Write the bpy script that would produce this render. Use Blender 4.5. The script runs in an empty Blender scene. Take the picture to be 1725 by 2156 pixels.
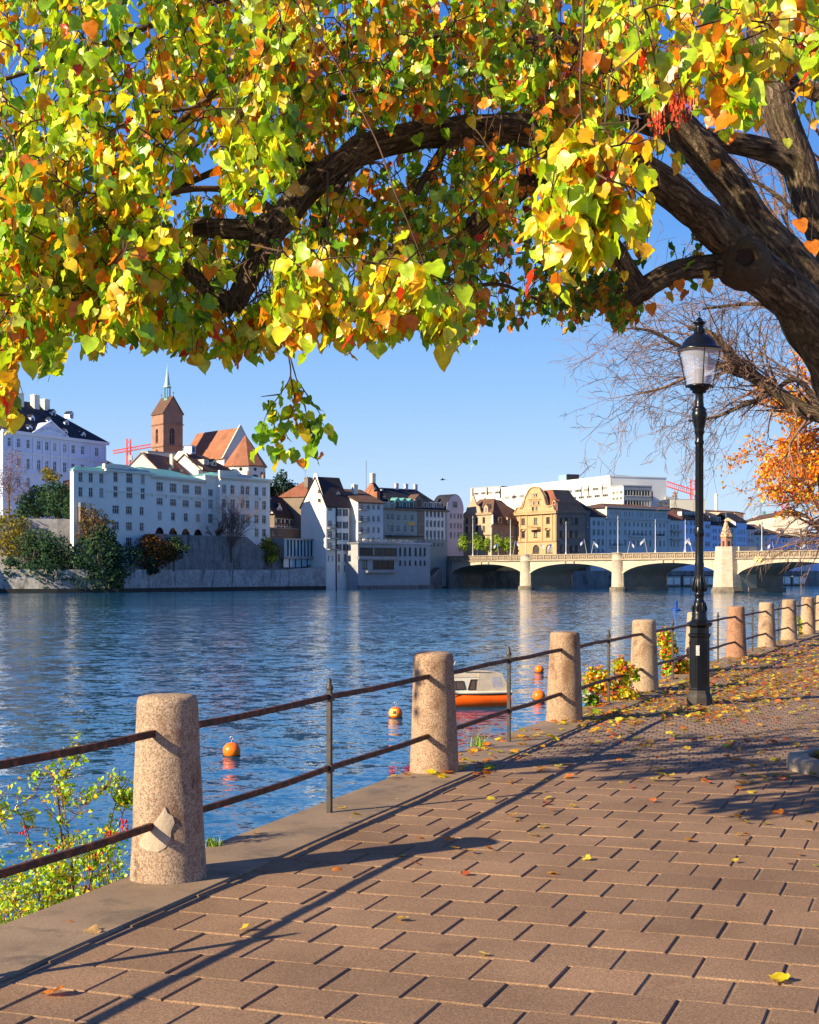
import bpy, math, random
import numpy as np
from math import sin, cos, pi, radians, sqrt, atan2
from mathutils import Vector, Matrix, noise as mnoise

scene = bpy.context.scene
COL = scene.collection
rnd = random.Random(7)

# ------------------------------------------------------------------ camera, sky, sun, exposure
F, CX, HY, CZ, WZ = 3150.0, 862.5, 1205.0, 1.7, -3.4     # focal length in picture units, centre column, horizon row, eye height, water level
cam_d = bpy.data.cameras.new('camera')
cam = bpy.data.objects.new('camera', cam_d); COL.objects.link(cam)
cam.location = (0, 0, CZ); cam.rotation_euler = (pi/2, 0, 0)
cam_d.sensor_fit = 'HORIZONTAL'; cam_d.sensor_width = 36; cam_d.lens = 36*F/1725.0
cam_d.shift_y = (HY-1078)/1725.0
cam_d.clip_start = .1; cam_d.clip_end = 6000
scene.camera = cam

SUN_EL = radians(25.8); SX, SY = -.838, -.546             # horizontal direction towards the sun
world = bpy.data.worlds.new('World'); scene.world = world; world.use_nodes = True
wn = world.node_tree; wn.nodes.clear()
sky = wn.nodes.new('ShaderNodeTexSky'); sky.sky_type = 'NISHITA'; sky.sun_disc = False
sky.sun_elevation = SUN_EL; sky.sun_rotation = atan2(SX, SY)
sky.air_density = 1.0; sky.dust_density = .35; sky.ozone_density = 2.2; sky.altitude = 250
tc = wn.nodes.new('ShaderNodeTexCoord'); sx = wn.nodes.new('ShaderNodeSeparateXYZ'); wn.links.new(tc.outputs['Generated'], sx.inputs[0])
cr = wn.nodes.new('ShaderNodeValToRGB'); el = cr.color_ramp.elements       # clear autumn sky: pale at the horizon, deep blue overhead
for p_, c_ in ((.0, (.52,.66,.86)), (.05, (.44,.62,.88)), (.12, (.26,.49,.88)), (.22, (.10,.32,.80)), (.36, (.025,.17,.66)), (1, (.01,.08,.42))):
    e = el[0] if p_ == 0 else (el[len(el)-1] if p_ == 1 else el.new(p_)); e.position = p_; e.color = (*c_, 1)
wn.links.new(sx.outputs[2], cr.inputs[0])
gn = wn.nodes.new('ShaderNodeMix'); gn.data_type = 'RGBA'; gn.blend_type = 'MULTIPLY'; gn.inputs[0].default_value = 1
wn.links.new(cr.outputs[0], gn.inputs[6]); gn.inputs[7].default_value = (4.7, 4.7, 4.7, 1)
hs = wn.nodes.new('ShaderNodeMix'); hs.data_type = 'RGBA'; hs.inputs[0].default_value = .88
wn.links.new(sky.outputs[0], hs.inputs[6]); wn.links.new(gn.outputs[2], hs.inputs[7])
bg = wn.nodes.new('ShaderNodeBackground'); bg.inputs[1].default_value = .12
wo = wn.nodes.new('ShaderNodeOutputWorld')
wn.links.new(hs.outputs[2], bg.inputs[0]); wn.links.new(bg.outputs[0], wo.inputs[0])
sun_d = bpy.data.lights.new('sun', 'SUN'); sun_d.energy = 5.0; sun_d.angle = radians(.53); sun_d.color = (1, .84, .57)
sun = bpy.data.objects.new('sun', sun_d); COL.objects.link(sun)
sdir = Vector((SX*cos(SUN_EL), SY*cos(SUN_EL), sin(SUN_EL)))
sun.rotation_euler = sdir.to_track_quat('Z', 'Y').to_euler()
scene.view_settings.view_transform = 'Standard'; scene.view_settings.look = 'None'
scene.view_settings.exposure = .95; scene.view_settings.gamma = 1
try:
    scene.cycles.transparent_max_bounces = 16; scene.cycles.max_bounces = 8
except Exception: pass

# ------------------------------------------------------------------ helpers
def at(x, y, Y):                        # point seen at column x, row y, at distance Y
    return Vector(((x-CX)/F*Y, Y, CZ+(HY-y)/F*Y))
def gY(y): return CZ*F/(y-HY)           # distance of a promenade point seen at row y
def wY(y): return (CZ-WZ)*F/(y-HY)      # distance of a water point seen at row y

class MB:
    """collects faces; build() links them as one mesh object"""
    def __init__(s): s.v = []; s.f = []; s.m = []; s.uv = []; s.sm = []
    def face(s, pts, mi=0, uv=None, smooth=False):
        n = len(s.v); s.v += [tuple(p) for p in pts]; s.f.append(tuple(range(n, n+len(pts))))
        s.m.append(mi); s.uv.append(uv); s.sm.append(smooth)
    def grid(s, rings, mi=0, closed=True, smooth=True, uvs=None):
        """rings: list of equal-length point lists"""
        n0 = len(s.v); k = len(rings[0])
        for r in rings: s.v += [tuple(p) for p in r]
        for i in range(len(rings)-1):
            for j in range(k if closed else k-1):
                a = n0+i*k+j; b = n0+i*k+(j+1) % k
                s.f.append((a, b, b+k, a+k)); s.m.append(mi); s.sm.append(smooth)
                if uvs: s.uv.append((uvs(i, j), uvs(i, j+1), uvs(i+1, j+1), uvs(i+1, j)))
                else: s.uv.append(None)
        return n0
    def cap(s, ring, mi=0, flip=False):
        s.face(ring[::-1] if flip else ring, mi)
    def box(s, c, size, rz=0, mi=0, M=None):
        hx, hy, hz = size[0]/2, size[1]/2, size[2]/2
        cr, sr = cos(rz), sin(rz)
        P = []
        for dx, dy, dz in ((-1,-1,-1),(1,-1,-1),(1,1,-1),(-1,1,-1),(-1,-1,1),(1,-1,1),(1,1,1),(-1,1,1)):
            x, y = dx*hx, dy*hy
            p = Vector((x*cr-y*sr, x*sr+y*cr, dz*hz))
            if M: p = M @ p
            P.append((c[0]+p[0], c[1]+p[1], c[2]+p[2]))
        for q in ((0,3,2,1),(4,5,6,7),(0,1,5,4),(1,2,6,5),(2,3,7,6),(3,0,4,7)): s.face([P[i] for i in q], mi)
    def beam(s, a, b, w, h, mi=0):
        a, b = Vector(a), Vector(b); d = (b-a).normalized()
        up = Vector((0,0,1)) if abs(d.z) < .95 else Vector((1,0,0))
        r = d.cross(up).normalized(); u = r.cross(d)
        A = [a+r*sx*w/2+u*sz*h/2 for sx, sz in ((-1,-1),(1,-1),(1,1),(-1,1))]
        B = [p+(b-a) for p in A]
        for i in range(4): s.face([A[i], A[(i+1) % 4], B[(i+1) % 4], B[i]], mi)
        s.face(A[::-1], mi); s.face(B, mi)
    def tube(s, pts, rad, n=8, mi=0, smooth=True, cap=True, jit=0, vs=1.0):
        pts = [Vector(p) for p in pts]; rings = []; L = 0; Ls = []
        if not hasattr(rad, '__len__'): rad = [rad]*len(pts)
        ref = Vector((0,0,1))
        d0 = (pts[1]-pts[0]).normalized()
        if abs(d0.z) > .9: ref = Vector((1,0,0))
        r = d0.cross(ref).normalized()
        for i, p in enumerate(pts):
            d = (pts[min(i+1, len(pts)-1)]-pts[max(i-1, 0)]).normalized()
            r = (r-d*r.dot(d)).normalized(); u = d.cross(r)
            if i: L += (p-pts[i-1]).length
            Ls.append(L)
            ring = []
            for j in range(n):
                a = 2*pi*j/n; q = (r*cos(a)+u*sin(a))
                rr = rad[i]
                if jit: rr *= 1+jit*mnoise.noise(p*2.3/max(.05, 8*rad[i])+q*1.3)
                ring.append(p+q*rr)
            rings.append(ring)
        s.grid(rings, mi, True, smooth, lambda i, j: (j/n, Ls[i]*vs))
        if cap and n > 3:
            s.face(rings[-1], mi); s.face(rings[0][::-1], mi)
    def lathe(s, c, prof, n=24, mi=0, smooth=True, sq=0, rot=0, cap=True):
        rings = []
        for r, z in prof:
            rings.append([(c[0]+r*cos(2*pi*j/n+rot), c[1]+r*sin(2*pi*j/n+rot), c[2]+z) for j in range(n)])
        s.grid(rings, mi, True, smooth)
        if cap:
            if prof[0][0] > 1e-4: s.face(rings[0][::-1], mi)
            if prof[-1][0] > 1e-4: s.face(rings[-1], mi)
    def mesh(s, name, mats):
        me = bpy.data.meshes.new(name)
        me.from_pydata(s.v, [], s.f); me.update()
        for m in mats: me.materials.append(m)
        me.polygons.foreach_set('material_index', s.m)
        me.polygons.foreach_set('use_smooth', s.sm)
        if any(u is not None for u in s.uv):
            ul = me.uv_layers.new(name='UVMap'); arr = []
            for f, u in zip(s.f, s.uv):
                for k in range(len(f)): arr += list(u[k]) if u else [0., 0.]
            ul.data.foreach_set('uv', arr)
        return me
    def build(s, name, mats, parent=None, loc=None):
        if not isinstance(mats, (list, tuple)): mats = [mats]
        return link(name, s.mesh(name, mats), parent, loc)

def link(name, data, parent=None, loc=None, mat=None):
    o = bpy.data.objects.new(name, data); COL.objects.link(o)
    if parent: o.parent = parent
    if loc is not None: o.location = loc
    if mat is not None: o.matrix_local = mat
    return o
def thing(name, label, cat, loc=(0,0,0), rz=0, group=None):
    o = bpy.data.objects.new(name, None); COL.objects.link(o); o.empty_display_size = .2
    o.location = loc; o.rotation_euler = (0, 0, rz)
    return tag(o, label, cat, group)
def tag(o, label=None, cat=None, group=None, kind=None):
    if label: o['label'] = label
    if cat: o['category'] = cat
    if group: o['group'] = group
    if kind: o['kind'] = kind
    return o
def struct(o): o['kind'] = 'structure'; return o
def stuff(o): o['kind'] = 'stuff'; return o

# ------------------------------------------------------------------ materials
def newmat(name):
    m = bpy.data.materials.new(name); m.use_nodes = True
    nt = m.node_tree; b = nt.nodes['Principled BSDF']
    return m, nt, b
def N(nt, t, **kw):
    n = nt.nodes.new(t)
    for k, v in kw.items():
        if k in n.inputs: n.inputs[k].default_value = v
        else: setattr(n, k, v)
    return n
def ramp(nt, fac, stops, interp='LINEAR'):
    r = nt.nodes.new('ShaderNodeValToRGB'); r.color_ramp.interpolation = interp
    el = r.color_ramp.elements
    while len(el) < len(stops): el.new(.5)
    for e, (p, c) in zip(el, stops): e.position = p; e.color = (*c, 1) if len(c) == 3 else c
    nt.links.new(fac, r.inputs[0]); return r.outputs[0]
def mixc(nt, fac, a, b, mode='MIX'):
    n = nt.nodes.new('ShaderNodeMix'); n.data_type = 'RGBA'; n.blend_type = mode
    for s, v in ((n.inputs[0], fac), (n.inputs[6], a), (n.inputs[7], b)):
        if hasattr(v, 'links') or hasattr(v, 'node'): nt.links.new(v, s)
        else: s.default_value = v if not isinstance(v, tuple) else (*v[:3], 1)
    return n.outputs[2]
def pos(nt, scale=(1,1,1), coord='P'):
    if coord == 'P': o = N(nt, 'ShaderNodeNewGeometry').outputs['Position']
    elif coord == 'UV': o = N(nt, 'ShaderNodeTexCoord').outputs['UV']
    else: o = N(nt, 'ShaderNodeTexCoord').outputs['Object']
    mp = N(nt, 'ShaderNodeMapping'); mp.inputs['Scale'].default_value = scale
    nt.links.new(o, mp.inputs[0]); return mp.outputs[0]
def nz(nt, vec, scale, detail=4, rough=.55, dist=0):
    n = N(nt, 'ShaderNodeTexNoise', Scale=scale, Detail=detail, Roughness=rough, Distortion=dist)
    nt.links.new(vec, n.inputs['Vector']); return n.outputs['Fac']
def bump(nt, b, h, strength, dist):
    n = N(nt, 'ShaderNodeBump', Strength=strength, Distance=dist)
    nt.links.new(h, n.inputs['Height']); nt.links.new(n.outputs[0], b.inputs['Normal']); return n
def mat(name, col, rough=.7, var=.18, scale=1.0, fine=0, fscale=40, bmp=0, bdist=.02, metal=0, stain=None, objvar=0, spec=.3, sv=(1,1,1), coord='P'):
    """painted / plaster / stone surface: base colour with slow tonal variation, fine grain, optional stains"""
    m, nt, b = newmat(name)
    v = pos(nt, sv, coord)
    f = nz(nt, v, scale, 5, .6)
    lo = tuple(c*(1-var) for c in col); hi = tuple(min(1, c*(1+var)) for c in col)
    c = ramp(nt, f, [(.3, lo), (.7, hi)])
    if fine:
        g = nz(nt, v, fscale, 3, .7)
        c = mixc(nt, fine, c, ramp(nt, g, [(.35, (.25,.25,.25)), (.65, (1,1,1))]), 'MULTIPLY')
    if stain:
        s = nz(nt, pos(nt, (1,1,.25), coord), scale*1.7, 6, .7, .5)
        s = ramp(nt, s, [(.52, (0,0,0)), (.68, (1,1,1))])
        c = mixc(nt, s, c, stain)
    if objvar:
        oi = N(nt, 'ShaderNodeObjectInfo')
        r = ramp(nt, oi.outputs['Random'], [(0, (1-objvar,)*3), (1, (1,)*3)])
        c = mixc(nt, 1.0, c, r, 'MULTIPLY')
    nt.links.new(c, b.inputs['Base Color'])
    b.inputs['Roughness'].default_value = rough; b.inputs['Metallic'].default_value = metal
    b.inputs['Specular IOR Level'].default_value = spec
    if bmp: bump(nt, b, nz(nt, v, fscale, 4, .65), bmp, bdist)
    return m
def glassmat(name, col=(.02,.03,.04), rough=.08):
    m, nt, b = newmat(name)
    b.inputs['Base Color'].default_value = (*col, 1); b.inputs['Roughness'].default_value = rough
    b.inputs['Specular IOR Level'].default_value = .7
    v = pos(nt); bump(nt, b, nz(nt, v, 1.2, 2), .08, .05)
    return m
# ------------------------------------------------------------------ water
def water_mat():
    m, nt, b = newmat('river_water'); nn = []
    calm = ramp(nt, nz(nt, pos(nt, (.012,.03,1)), 1.6, 4, .6, .6), [(.35, (.55,)*3), (.62, (1.1,)*3)])
    tot = None
    for sc, k, det, v in ((.38, .12, 3, (.8,1,1)), (1.7, .27, 4, (.85,1,1)), (6.5, .18, 3, (1,1,1))):
        n = N(nt, 'ShaderNodeTexNoise', Scale=sc, Detail=det, Roughness=.6, Distortion=.3); nt.links.new(pos(nt, v), n.inputs['Vector'])
        s_ = N(nt, 'ShaderNodeVectorMath', operation='SUBTRACT'); nt.links.new(n.outputs['Color'], s_.inputs[0]); s_.inputs[1].default_value = (.5,.5,.5)
        q = N(nt, 'ShaderNodeVectorMath', operation='MULTIPLY'); nt.links.new(s_.outputs[0], q.inputs[0]); q.inputs[1].default_value = (k*2*.8, k*2, 0)
        if tot is None: tot = q.outputs[0]
        else:
            ad = N(nt, 'ShaderNodeVectorMath', operation='ADD'); nt.links.new(tot, ad.inputs[0]); nt.links.new(q.outputs[0], ad.inputs[1]); tot = ad.outputs[0]
    q = N(nt, 'ShaderNodeVectorMath', operation='MULTIPLY'); nt.links.new(tot, q.inputs[0]); nt.links.new(calm, q.inputs[1])
    ad = N(nt, 'ShaderNodeVectorMath', operation='ADD'); nt.links.new(q.outputs[0], ad.inputs[0]); ad.inputs[1].default_value = (0,0,1)
    no = N(nt, 'ShaderNodeVectorMath', operation='NORMALIZE'); nt.links.new(ad.outputs[0], no.inputs[0]); nt.links.new(no.outputs[0], b.inputs['Normal'])
    col = ramp(nt, nz(nt, pos(nt, (.02,.02,1)), 1.3, 3), [(.35, (.004,.060,.165)), (.65, (.01,.095,.175))])
    nt.links.new(col, b.inputs['Base Color'])
    b.inputs['Roughness'].default_value = .06; b.inputs['IOR'].default_value = 1.333
    return m
M_water = water_mat()
mb = MB(); mb.face([(-2500,-300,WZ),(2500,-300,WZ),(2500,3500,WZ),(-2500,3500,WZ)])
struct(mb.build('river_water', M_water))

# ------------------------------------------------------------------ promenade edge line
def Xe(Y):
    if Y < 8.2: return -1.6+.345*(Y-8.2)
    if Y > 60: return Xe(60)+(.345+.0018*51.8)*(Y-60)
    return -1.6+.345*(Y-8.2)+.0009*(Y-8.2)**2
def edge(Y, off=0):
    s = .345+(0 if Y < 8.2 else .0018*(min(Y, 60)-8.2)); n = sqrt(1+s*s)
    return Vector((Xe(Y)+off/n, Y-off*s/n, 0))
def edge_px(px, off):                  # the point on the offset edge line seen at column px
    lo, hi = 3, 120
    for _ in range(60):
        mid = (lo+hi)/2; p = edge(mid, off)
        if CX+F*p.x/p.y < px: lo = mid
        else: hi = mid
    return edge(lo, off), lo
D = Vector((.338, .941, 0)).normalized(); E = Vector((D.y, -D.x, 0))       # along the promenade, across it

def paver_mat():
    m, nt, b = newmat('exposed_aggregate_concrete')
    v = pos(nt)
    base = ramp(nt, nz(nt, v, .9, 5, .6), [(.3, (.24,.148,.088)), (.7, (.37,.232,.142))])
    sp = N(nt, 'ShaderNodeTexVoronoi', Scale=190); nt.links.new(v, sp.inputs['Vector'])
    spc = ramp(nt, sp.outputs['Color'], [(0, (.45,.42,.4)), (.45, (.9,.88,.85)), (.8, (1.1,1.08,1.05)), (1, (1.9,1.85,1.75))])
    c = mixc(nt, .8, base, spc, 'MULTIPLY')
    c = mixc(nt, .55, c, ramp(nt, nz(nt, v, 75, 4, .85), [(.38, (.35,.32,.30)), (.52, (1,1,1)), (.68, (1.35,1.3,1.25))]), 'MULTIPLY')
    st = ramp(nt, nz(nt, v, 2.3, 5, .65, .4), [(.60, (0,0,0)), (.74, (1,1,1))])
    c = mixc(nt, mixc(nt, 1.0, st, (.4,.4,.4), 'MULTIPLY'), c, (.12,.055,.035))
    oi = N(nt, 'ShaderNodeObjectInfo')
    c = mixc(nt, 1.0, c, ramp(nt, oi.outputs['Random'], [(0, (.86,.85,.84)), (.5, (.97,.97,.97)), (1, (1.08,1.06,1.03))]), 'MULTIPLY')
    nt.links.new(c, b.inputs['Base Color']); b.inputs['Roughness'].default_value = .82; b.inputs['Specular IOR Level'].default_value = .25
    bump(nt, b, nz(nt, v, 130, 3, .75), .55, .004)
    return m
M_paver = paver_mat()
M_sett = mat('stone_sett', (.25,.165,.11), .8, .3, 6, .4, 60, .4, .006)
M_sand = mat('joint_sand', (.26,.18,.12), .95, .25, 8, .4, 150, .3, .004)
M_coping = mat('coping_concrete', (.31,.215,.14), .85, .22, 1.6, .45, 110, .5, .004, stain=(.13,.10,.075))
M_quay = mat('quay_masonry', (.25,.22,.19), .9, .3, .8, .4, 14, .5, .03, stain=(.08,.08,.06))

# ground sheet of joint sand below the pavers
mb = MB()
Ys = [2, 5]+[5+i*1.5 for i in range(1, 60)]+[100, 140, 220, 400]
Ys = sorted(set([-30, -8]+Ys))
L = [edge(y, .55) for y in Ys]
mb.grid([[ (p.x, p.y, -.009), (p.x+3, p.y-1, -.009), (p.x+60, p.y-4, -.009)] for p in L], closed=False, smooth=False)
struct(mb.build('ground', M_sand))
# quay wall of this bank, down into the river
mb = MB()
mb.grid([[(edge(y,.02).x, edge(y,.02).y, -.16), (edge(y,-.35).x, edge(y,-.35).y, WZ-1)] for y in Ys], closed=False, smooth=False)
struct(mb.build('quay_wall', M_quay))

# pavers
PW = .352
def paver_mesh(name, w, l, ch=.006):
    mb = MB(); rings = []
    for i, (ins, z) in enumerate(((0,-.03),(0,-ch),(ch,0))):
        a, b_ = w/2-ins, l/2-ins
        rings.append([(-a,-b_,z),(a,-b_,z),(a,b_,z),(-a,b_,z)])
    mb.grid(rings, 0, True, False); mb.face(rings[-1])
    return mb.mesh(name, [M_paver])
pm = [paver_mesh('paver', PW-.009-.002*k, PW-.006) for k in range(3)]
pave = struct(bpy.data.objects.new('pavement', None)); COL.objects.link(pave)
O0 = Vector((-.95, 5.0, 0)); ang = atan2(E.y, E.x)
cells = []
smax = (13.6-5)/.941                                   # the paver field ends here
for r in range(-5, 26):
    for k in range(-4, 26):
        p = O0+D*(r*PW)+E*((k+(.5 if r % 2 else 0))*PW)
        if p.x < Xe(p.y)+.50: continue
        if (p-Vector((.42, 13.55, 0))).dot(D) > 0: continue
        if p.y < 3.4 or p.x > .31*p.y+1.2: continue
        if (p-Vector((4.15, 12.9, 0))).length < .82: continue
        inview = abs(CX+F*p.x/p.y-862) < 900 and p.y > 5.35
        cells.append((not inview, p.y, r, k, p))
cells.sort(key=lambda c: (c[0], c[1]))
rest = MB()
for i, (_, _, r, k, p) in enumerate(cells):
    dz = rnd.uniform(-.003, .0015); a = ang+rnd.uniform(-.006, .006)
    q = p+D*rnd.uniform(-.002,.002)+E*rnd.uniform(-.002,.002)
    M = Matrix.Translation((q.x, q.y, dz)) @ Matrix.Rotation(a, 4, 'Z') @ Matrix.Rotation(rnd.uniform(-.004,.004), 4, 'X') @ Matrix.Rotation(rnd.uniform(-.003,.003), 4, 'Y')
    if i < 300: link('paver', pm[rnd.randrange(3)], pave, mat=M)
    else:
        me = pm[0]
        for f in me.polygons: rest.face([M @ me.vertices[v].co for v in f.vertices])
if rest.f: stuff(rest.build('outer_pavers', M_paver, pave))
# small setts beyond the pavers: real stones near, the same colours carried on by one sheet farther off
mb = MB(); sw, sl = .125, .125
S0 = Vector((.42, 13.55, 0))
for r in range(0, 116):
    for k in range(-30, 80):
        p = S0+D*((r+.5)*sl+.004)+E*((k+(.5 if r % 2 else 0))*sw)
        if p.x < Xe(p.y)+.52 or p.x > .285*p.y+.4: continue
        if (p-Vector((4.15, 12.9, 0))).length < .82: continue
        a, b_ = sw/2-rnd.uniform(.0015,.0035), sl/2-rnd.uniform(.0015,.0035); z = rnd.uniform(-.004,-.0005); ch = .006
        th = rnd.uniform(-.05,.05); e = E*cos(th)+D*sin(th); d = D*cos(th)-E*sin(th)
        lo = [p-e*a-d*b_, p+e*a-d*b_, p+e*a+d*b_, p-e*a+d*b_]; a -= ch; b_ -= ch
        hi = [p-e*a-d*b_, p+e*a-d*b_, p+e*a+d*b_, p-e*a+d*b_]
        R0 = [(q.x,q.y,-.014) for q in lo]; R1 = [(q.x,q.y,z) for q in hi]
        mb.grid([R0, R1], 0, True, False); mb.face(R1)
stuff(mb.build('setts', M_sett, pave))
mb = MB()
Y2 = [y for y in Ys if y > 24]
fs = S0+D*(116*sl)
def sheet_pt(y, o): return edge(y, o)
rows = []
for y in [27.6]+[28+i*2 for i in range(20)]+[100, 160, 300]:
    p = edge(y, .5); rows.append([(p.x, p.y, -.006), (p.x+14, p.y-.36*14, -.006)])
mb.grid(rows, closed=False, smooth=False)
M_sett_far = mat('setts_far_colour', (.25,.155,.11), .85, .3, 3, .6, 14, .5, .01)
struct(mb.build('far_paving', M_sett_far))

# coping blocks
cop = struct(bpy.data.objects.new('coping', None)); COL.objects.link(cop)
y = 1.5
while y < 64:
    y2 = y+2.35; mb = MB(); sec = []
    for t in range(5):
        yy = y+.004+(y2-y-.008)*t/4
        pts = [(-.03,-.16),(-.03,-.02),(-.012,.004),(.28,.012),(.545,.010),(.555,.002),(.555,-.16)]
        sec.append([(edge(yy,o).x, edge(yy,o).y, z) for o, z in pts])
    mb.grid(sec, 0, True, False); mb.face(sec[0][::-1]); mb.face(sec[-1])
    mb.build('coping_stone', M_coping, cop); y = y2

# ------------------------------------------------------------------ granite posts and iron rails
def post_mat():
    m, nt, b = newmat('pink_granite')
    v = pos(nt); oi = N(nt, 'ShaderNodeObjectInfo')
    base = mixc(nt, nz(nt, v, 3.2, 5, .65), (.36,.255,.18), (.56,.44,.32))
    base = mixc(nt, 1.0, base, oi.outputs['Color'], 'MULTIPLY')
    g = nz(nt, v, 95, 3, .8)
    g2 = nz(nt, v, 48, 3, .8); base = mixc(nt, .5, base, ramp(nt, g2, [(.38, (.4,.34,.3)), (.5, (1,.95,.92)), (.66, (1.2,1.15,1.1))]), 'MULTIPLY')
    c = mixc(nt, .75, base, ramp(nt, g, [(.38, (.25,.2,.18)), (.5, (.85,.82,.8)), (.66, (1.25,1.22,1.2))]), 'MULTIPLY')
    st = ramp(nt, nz(nt, pos(nt, (1,1,.6)), 4.5, 6, .7, .6), [(.50, (0,0,0)), (.64, (1,1,1))])
    c = mixc(nt, mixc(nt, 1.0, st, (.68,.68,.68), 'MULTIPLY'), c, (.17,.08,.045))
    s2 = ramp(nt, nz(nt, v, 7, 5, .7, .4), [(.60, (0,0,0)), (.68, (.7,.7,.7))]); c = mixc(nt, s2, c, (.07,.045,.035))
    nt.links.new(c, b.inputs['Base Color']); b.inputs['Roughness'].default_value = .85; b.inputs['Specular IOR Level'].default_value = .2
    bump(nt, b, nz(nt, v, 70, 4, .75), .8, .008)
    return m
M_post = post_mat()
M_mortar = mat('pale_mortar', (.50,.395,.29), .9, .12, 12, .25, 120, .4, .003)
def iron_mat():
    m, nt, b = newmat('rusty_iron')
    v = pos(nt)
    r = ramp(nt, nz(nt, v, 16, 5, .7), [(.38, (.02,.014,.012)), (.5, (.085,.028,.012)), (.66, (.24,.07,.025))])
    nt.links.new(r, b.inputs['Base Color']); b.inputs['Roughness'].default_value = .62; b.inputs['Metallic'].default_value = .25
    bump(nt, b, nz(nt, v, 90, 3, .7), .4, .003)
    return m
M_iron = iron_mat()
M_iron2 = mat('grey_painted_iron', (.085,.07,.06), .5, .35, 9, .4, 60, .3, .002, metal=.2)
post_px = [355, 915, 1188.5, 1356.5, 1467, 1551, 1615, 1662, 1701, 1731, 1756, 1778]
PH = 1.015
def post_mesh():
    mb = MB(); prof = [(.214,-.02),(.212,.0),(.205,.10)]
    for i in range(1, 13): t = i/12; prof.append((.205-.036*t, .10+.86*t))
    prof += [(.166,.985),(.158,1.003),(.13,1.013),(.07,1.018),(0,1.02)]
    n = 44; rings = []
    for r, z in prof:
        rings.append([((r*(1+.018*mnoise.noise(Vector((cos(a)*2.2, sin(a)*2.2, z*5)))+.006*mnoise.noise(Vector((cos(a)*9, sin(a)*9, z*24)))))*cos(a),
                       (r*(1+.018*mnoise.noise(Vector((cos(a)*2.2, sin(a)*2.2, z*5)))+.006*mnoise.noise(Vector((cos(a)*9, sin(a)*9, z*24)))))*sin(a), z+.004*mnoise.noise(Vector((cos(a)*3*r/.1, sin(a)*3*r/.1, z)))) for a in [2*pi*j/n for j in range(n)]])
    mb.grid(rings, 0); return mb.mesh('post', [M_post])
pme = post_mesh()
post_labels = [
 'nearest thick granite post, with a pale mortar patch and dark crack at its lower rail',
 'second granite post from the left, standing left of the orange cabin boat',
 'third granite post, standing just left of the blue tarpaulin and flowers',
 'fourth granite post, pale, between the orange flower bush and the street lamp',
 'granite post mostly hidden behind the black lamp base',
 'reddish granite post, the first to the right of the street lamp',
 'pale granite post next beyond the reddish one',
 'second pale granite post beyond the reddish one',
 'third pale granite post beyond the reddish one, near the right edge',
 'far granite post cut by the right edge of the picture',
 'granite post beyond the right edge, next after the cut one', 'last granite post far along the promenade']
tints = [(1,1,1),(1.02,.95,.92),(1,.93,.85),(1.15,1.14,1.05),(1.2,1.2,1.15),(.98,.72,.62),(1.15,1.1,1.0),(1.1,1.05,.95),(1.15,1.1,1.0),(1.1,1.1,1),(1.1,1,1),(1,1,1)]
posts = []
P0 = Vector((0,0,0))
for i, px in enumerate(post_px):
    p, yy = edge_px(px, .215)
    if i == 0: first = p
    o = link('granite_post', pme, None, (p.x, p.y, .006)); o.rotation_euler = (rnd.uniform(-.012,.012), rnd.uniform(-.012,.012), rnd.uniform(0,6.28))
    o.color = (*tints[i], 1)
    tag(o, post_labels[i], 'post', 'granite posts along the promenade edge'); posts.append(p)
p = first-D*4.95
o = link('granite_post', pme, None, (p.x, p.y, .006)); tag(o, 'granite post just outside the picture at the lower left', 'post', 'granite posts along the promenade edge')
posts0 = [p]+posts
# mortar patch with crack on the nearest post
c = posts[0]; mb = MB(); patch = []
R_ = lambda z: .205-.036*max(0,(z-.1)/.86)+.0005
outline = [((x-530)/1852, (2060-y)/1852) for x, y in ((236,1660),(262,1600),(295,1545),(345,1510),(385,1490),(380,1445),(440,1360),(497,1280),(520,1340),(575,1375),(592,1440),(552,1530),(553,1600),(500,1685),(430,1728),(330,1725),(270,1695))]
cen = (-.055,.27)
def onpost(s, z, ex=0):
    th = -pi/2+.157+math.asin(s/.2); r = R_(z)+ex
    return (c.x+r*cos(th), c.y+r*sin(th), z+.006)
for i in range(len(outline)):
    a, b_ = outline[i], outline[(i+1) % len(outline)]
    for k in range(4):
        t0, t1 = k/4, (k+1)/4
        q = [(cen[0]+(a[0]-cen[0])*t0, cen[1]+(a[1]-cen[1])*t0), (cen[0]+(a[0]-cen[0])*t1, cen[1]+(a[1]-cen[1])*t1),
             (cen[0]+(b_[0]-cen[0])*t1, cen[1]+(b_[1]-cen[1])*t1), (cen[0]+(b_[0]-cen[0])*t0, cen[1]+(b_[1]-cen[1])*t0)]
        mb.face([onpost(s, z, .003 if (t > .9) else .004) for (s, z), t in zip(q, (t0,t1,t1,t0))] if k else [onpost(*cen, .004)]+[onpost(s, z, .004) for s, z in (q[1], q[2])])
    mb.face([onpost(*a, .003), onpost(*b_, .003), onpost(*b_, -.01), onpost(*a, -.01)])
patch_o = mb.build('mortar_patch', M_mortar)
post0 = [o for o in bpy.data.objects if o.get('label') == post_labels[0]][0]
bpy.context.view_layer.update()
patch_o.parent = post0; patch_o.matrix_parent_inverse = post0.matrix_world.inverted()

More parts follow.
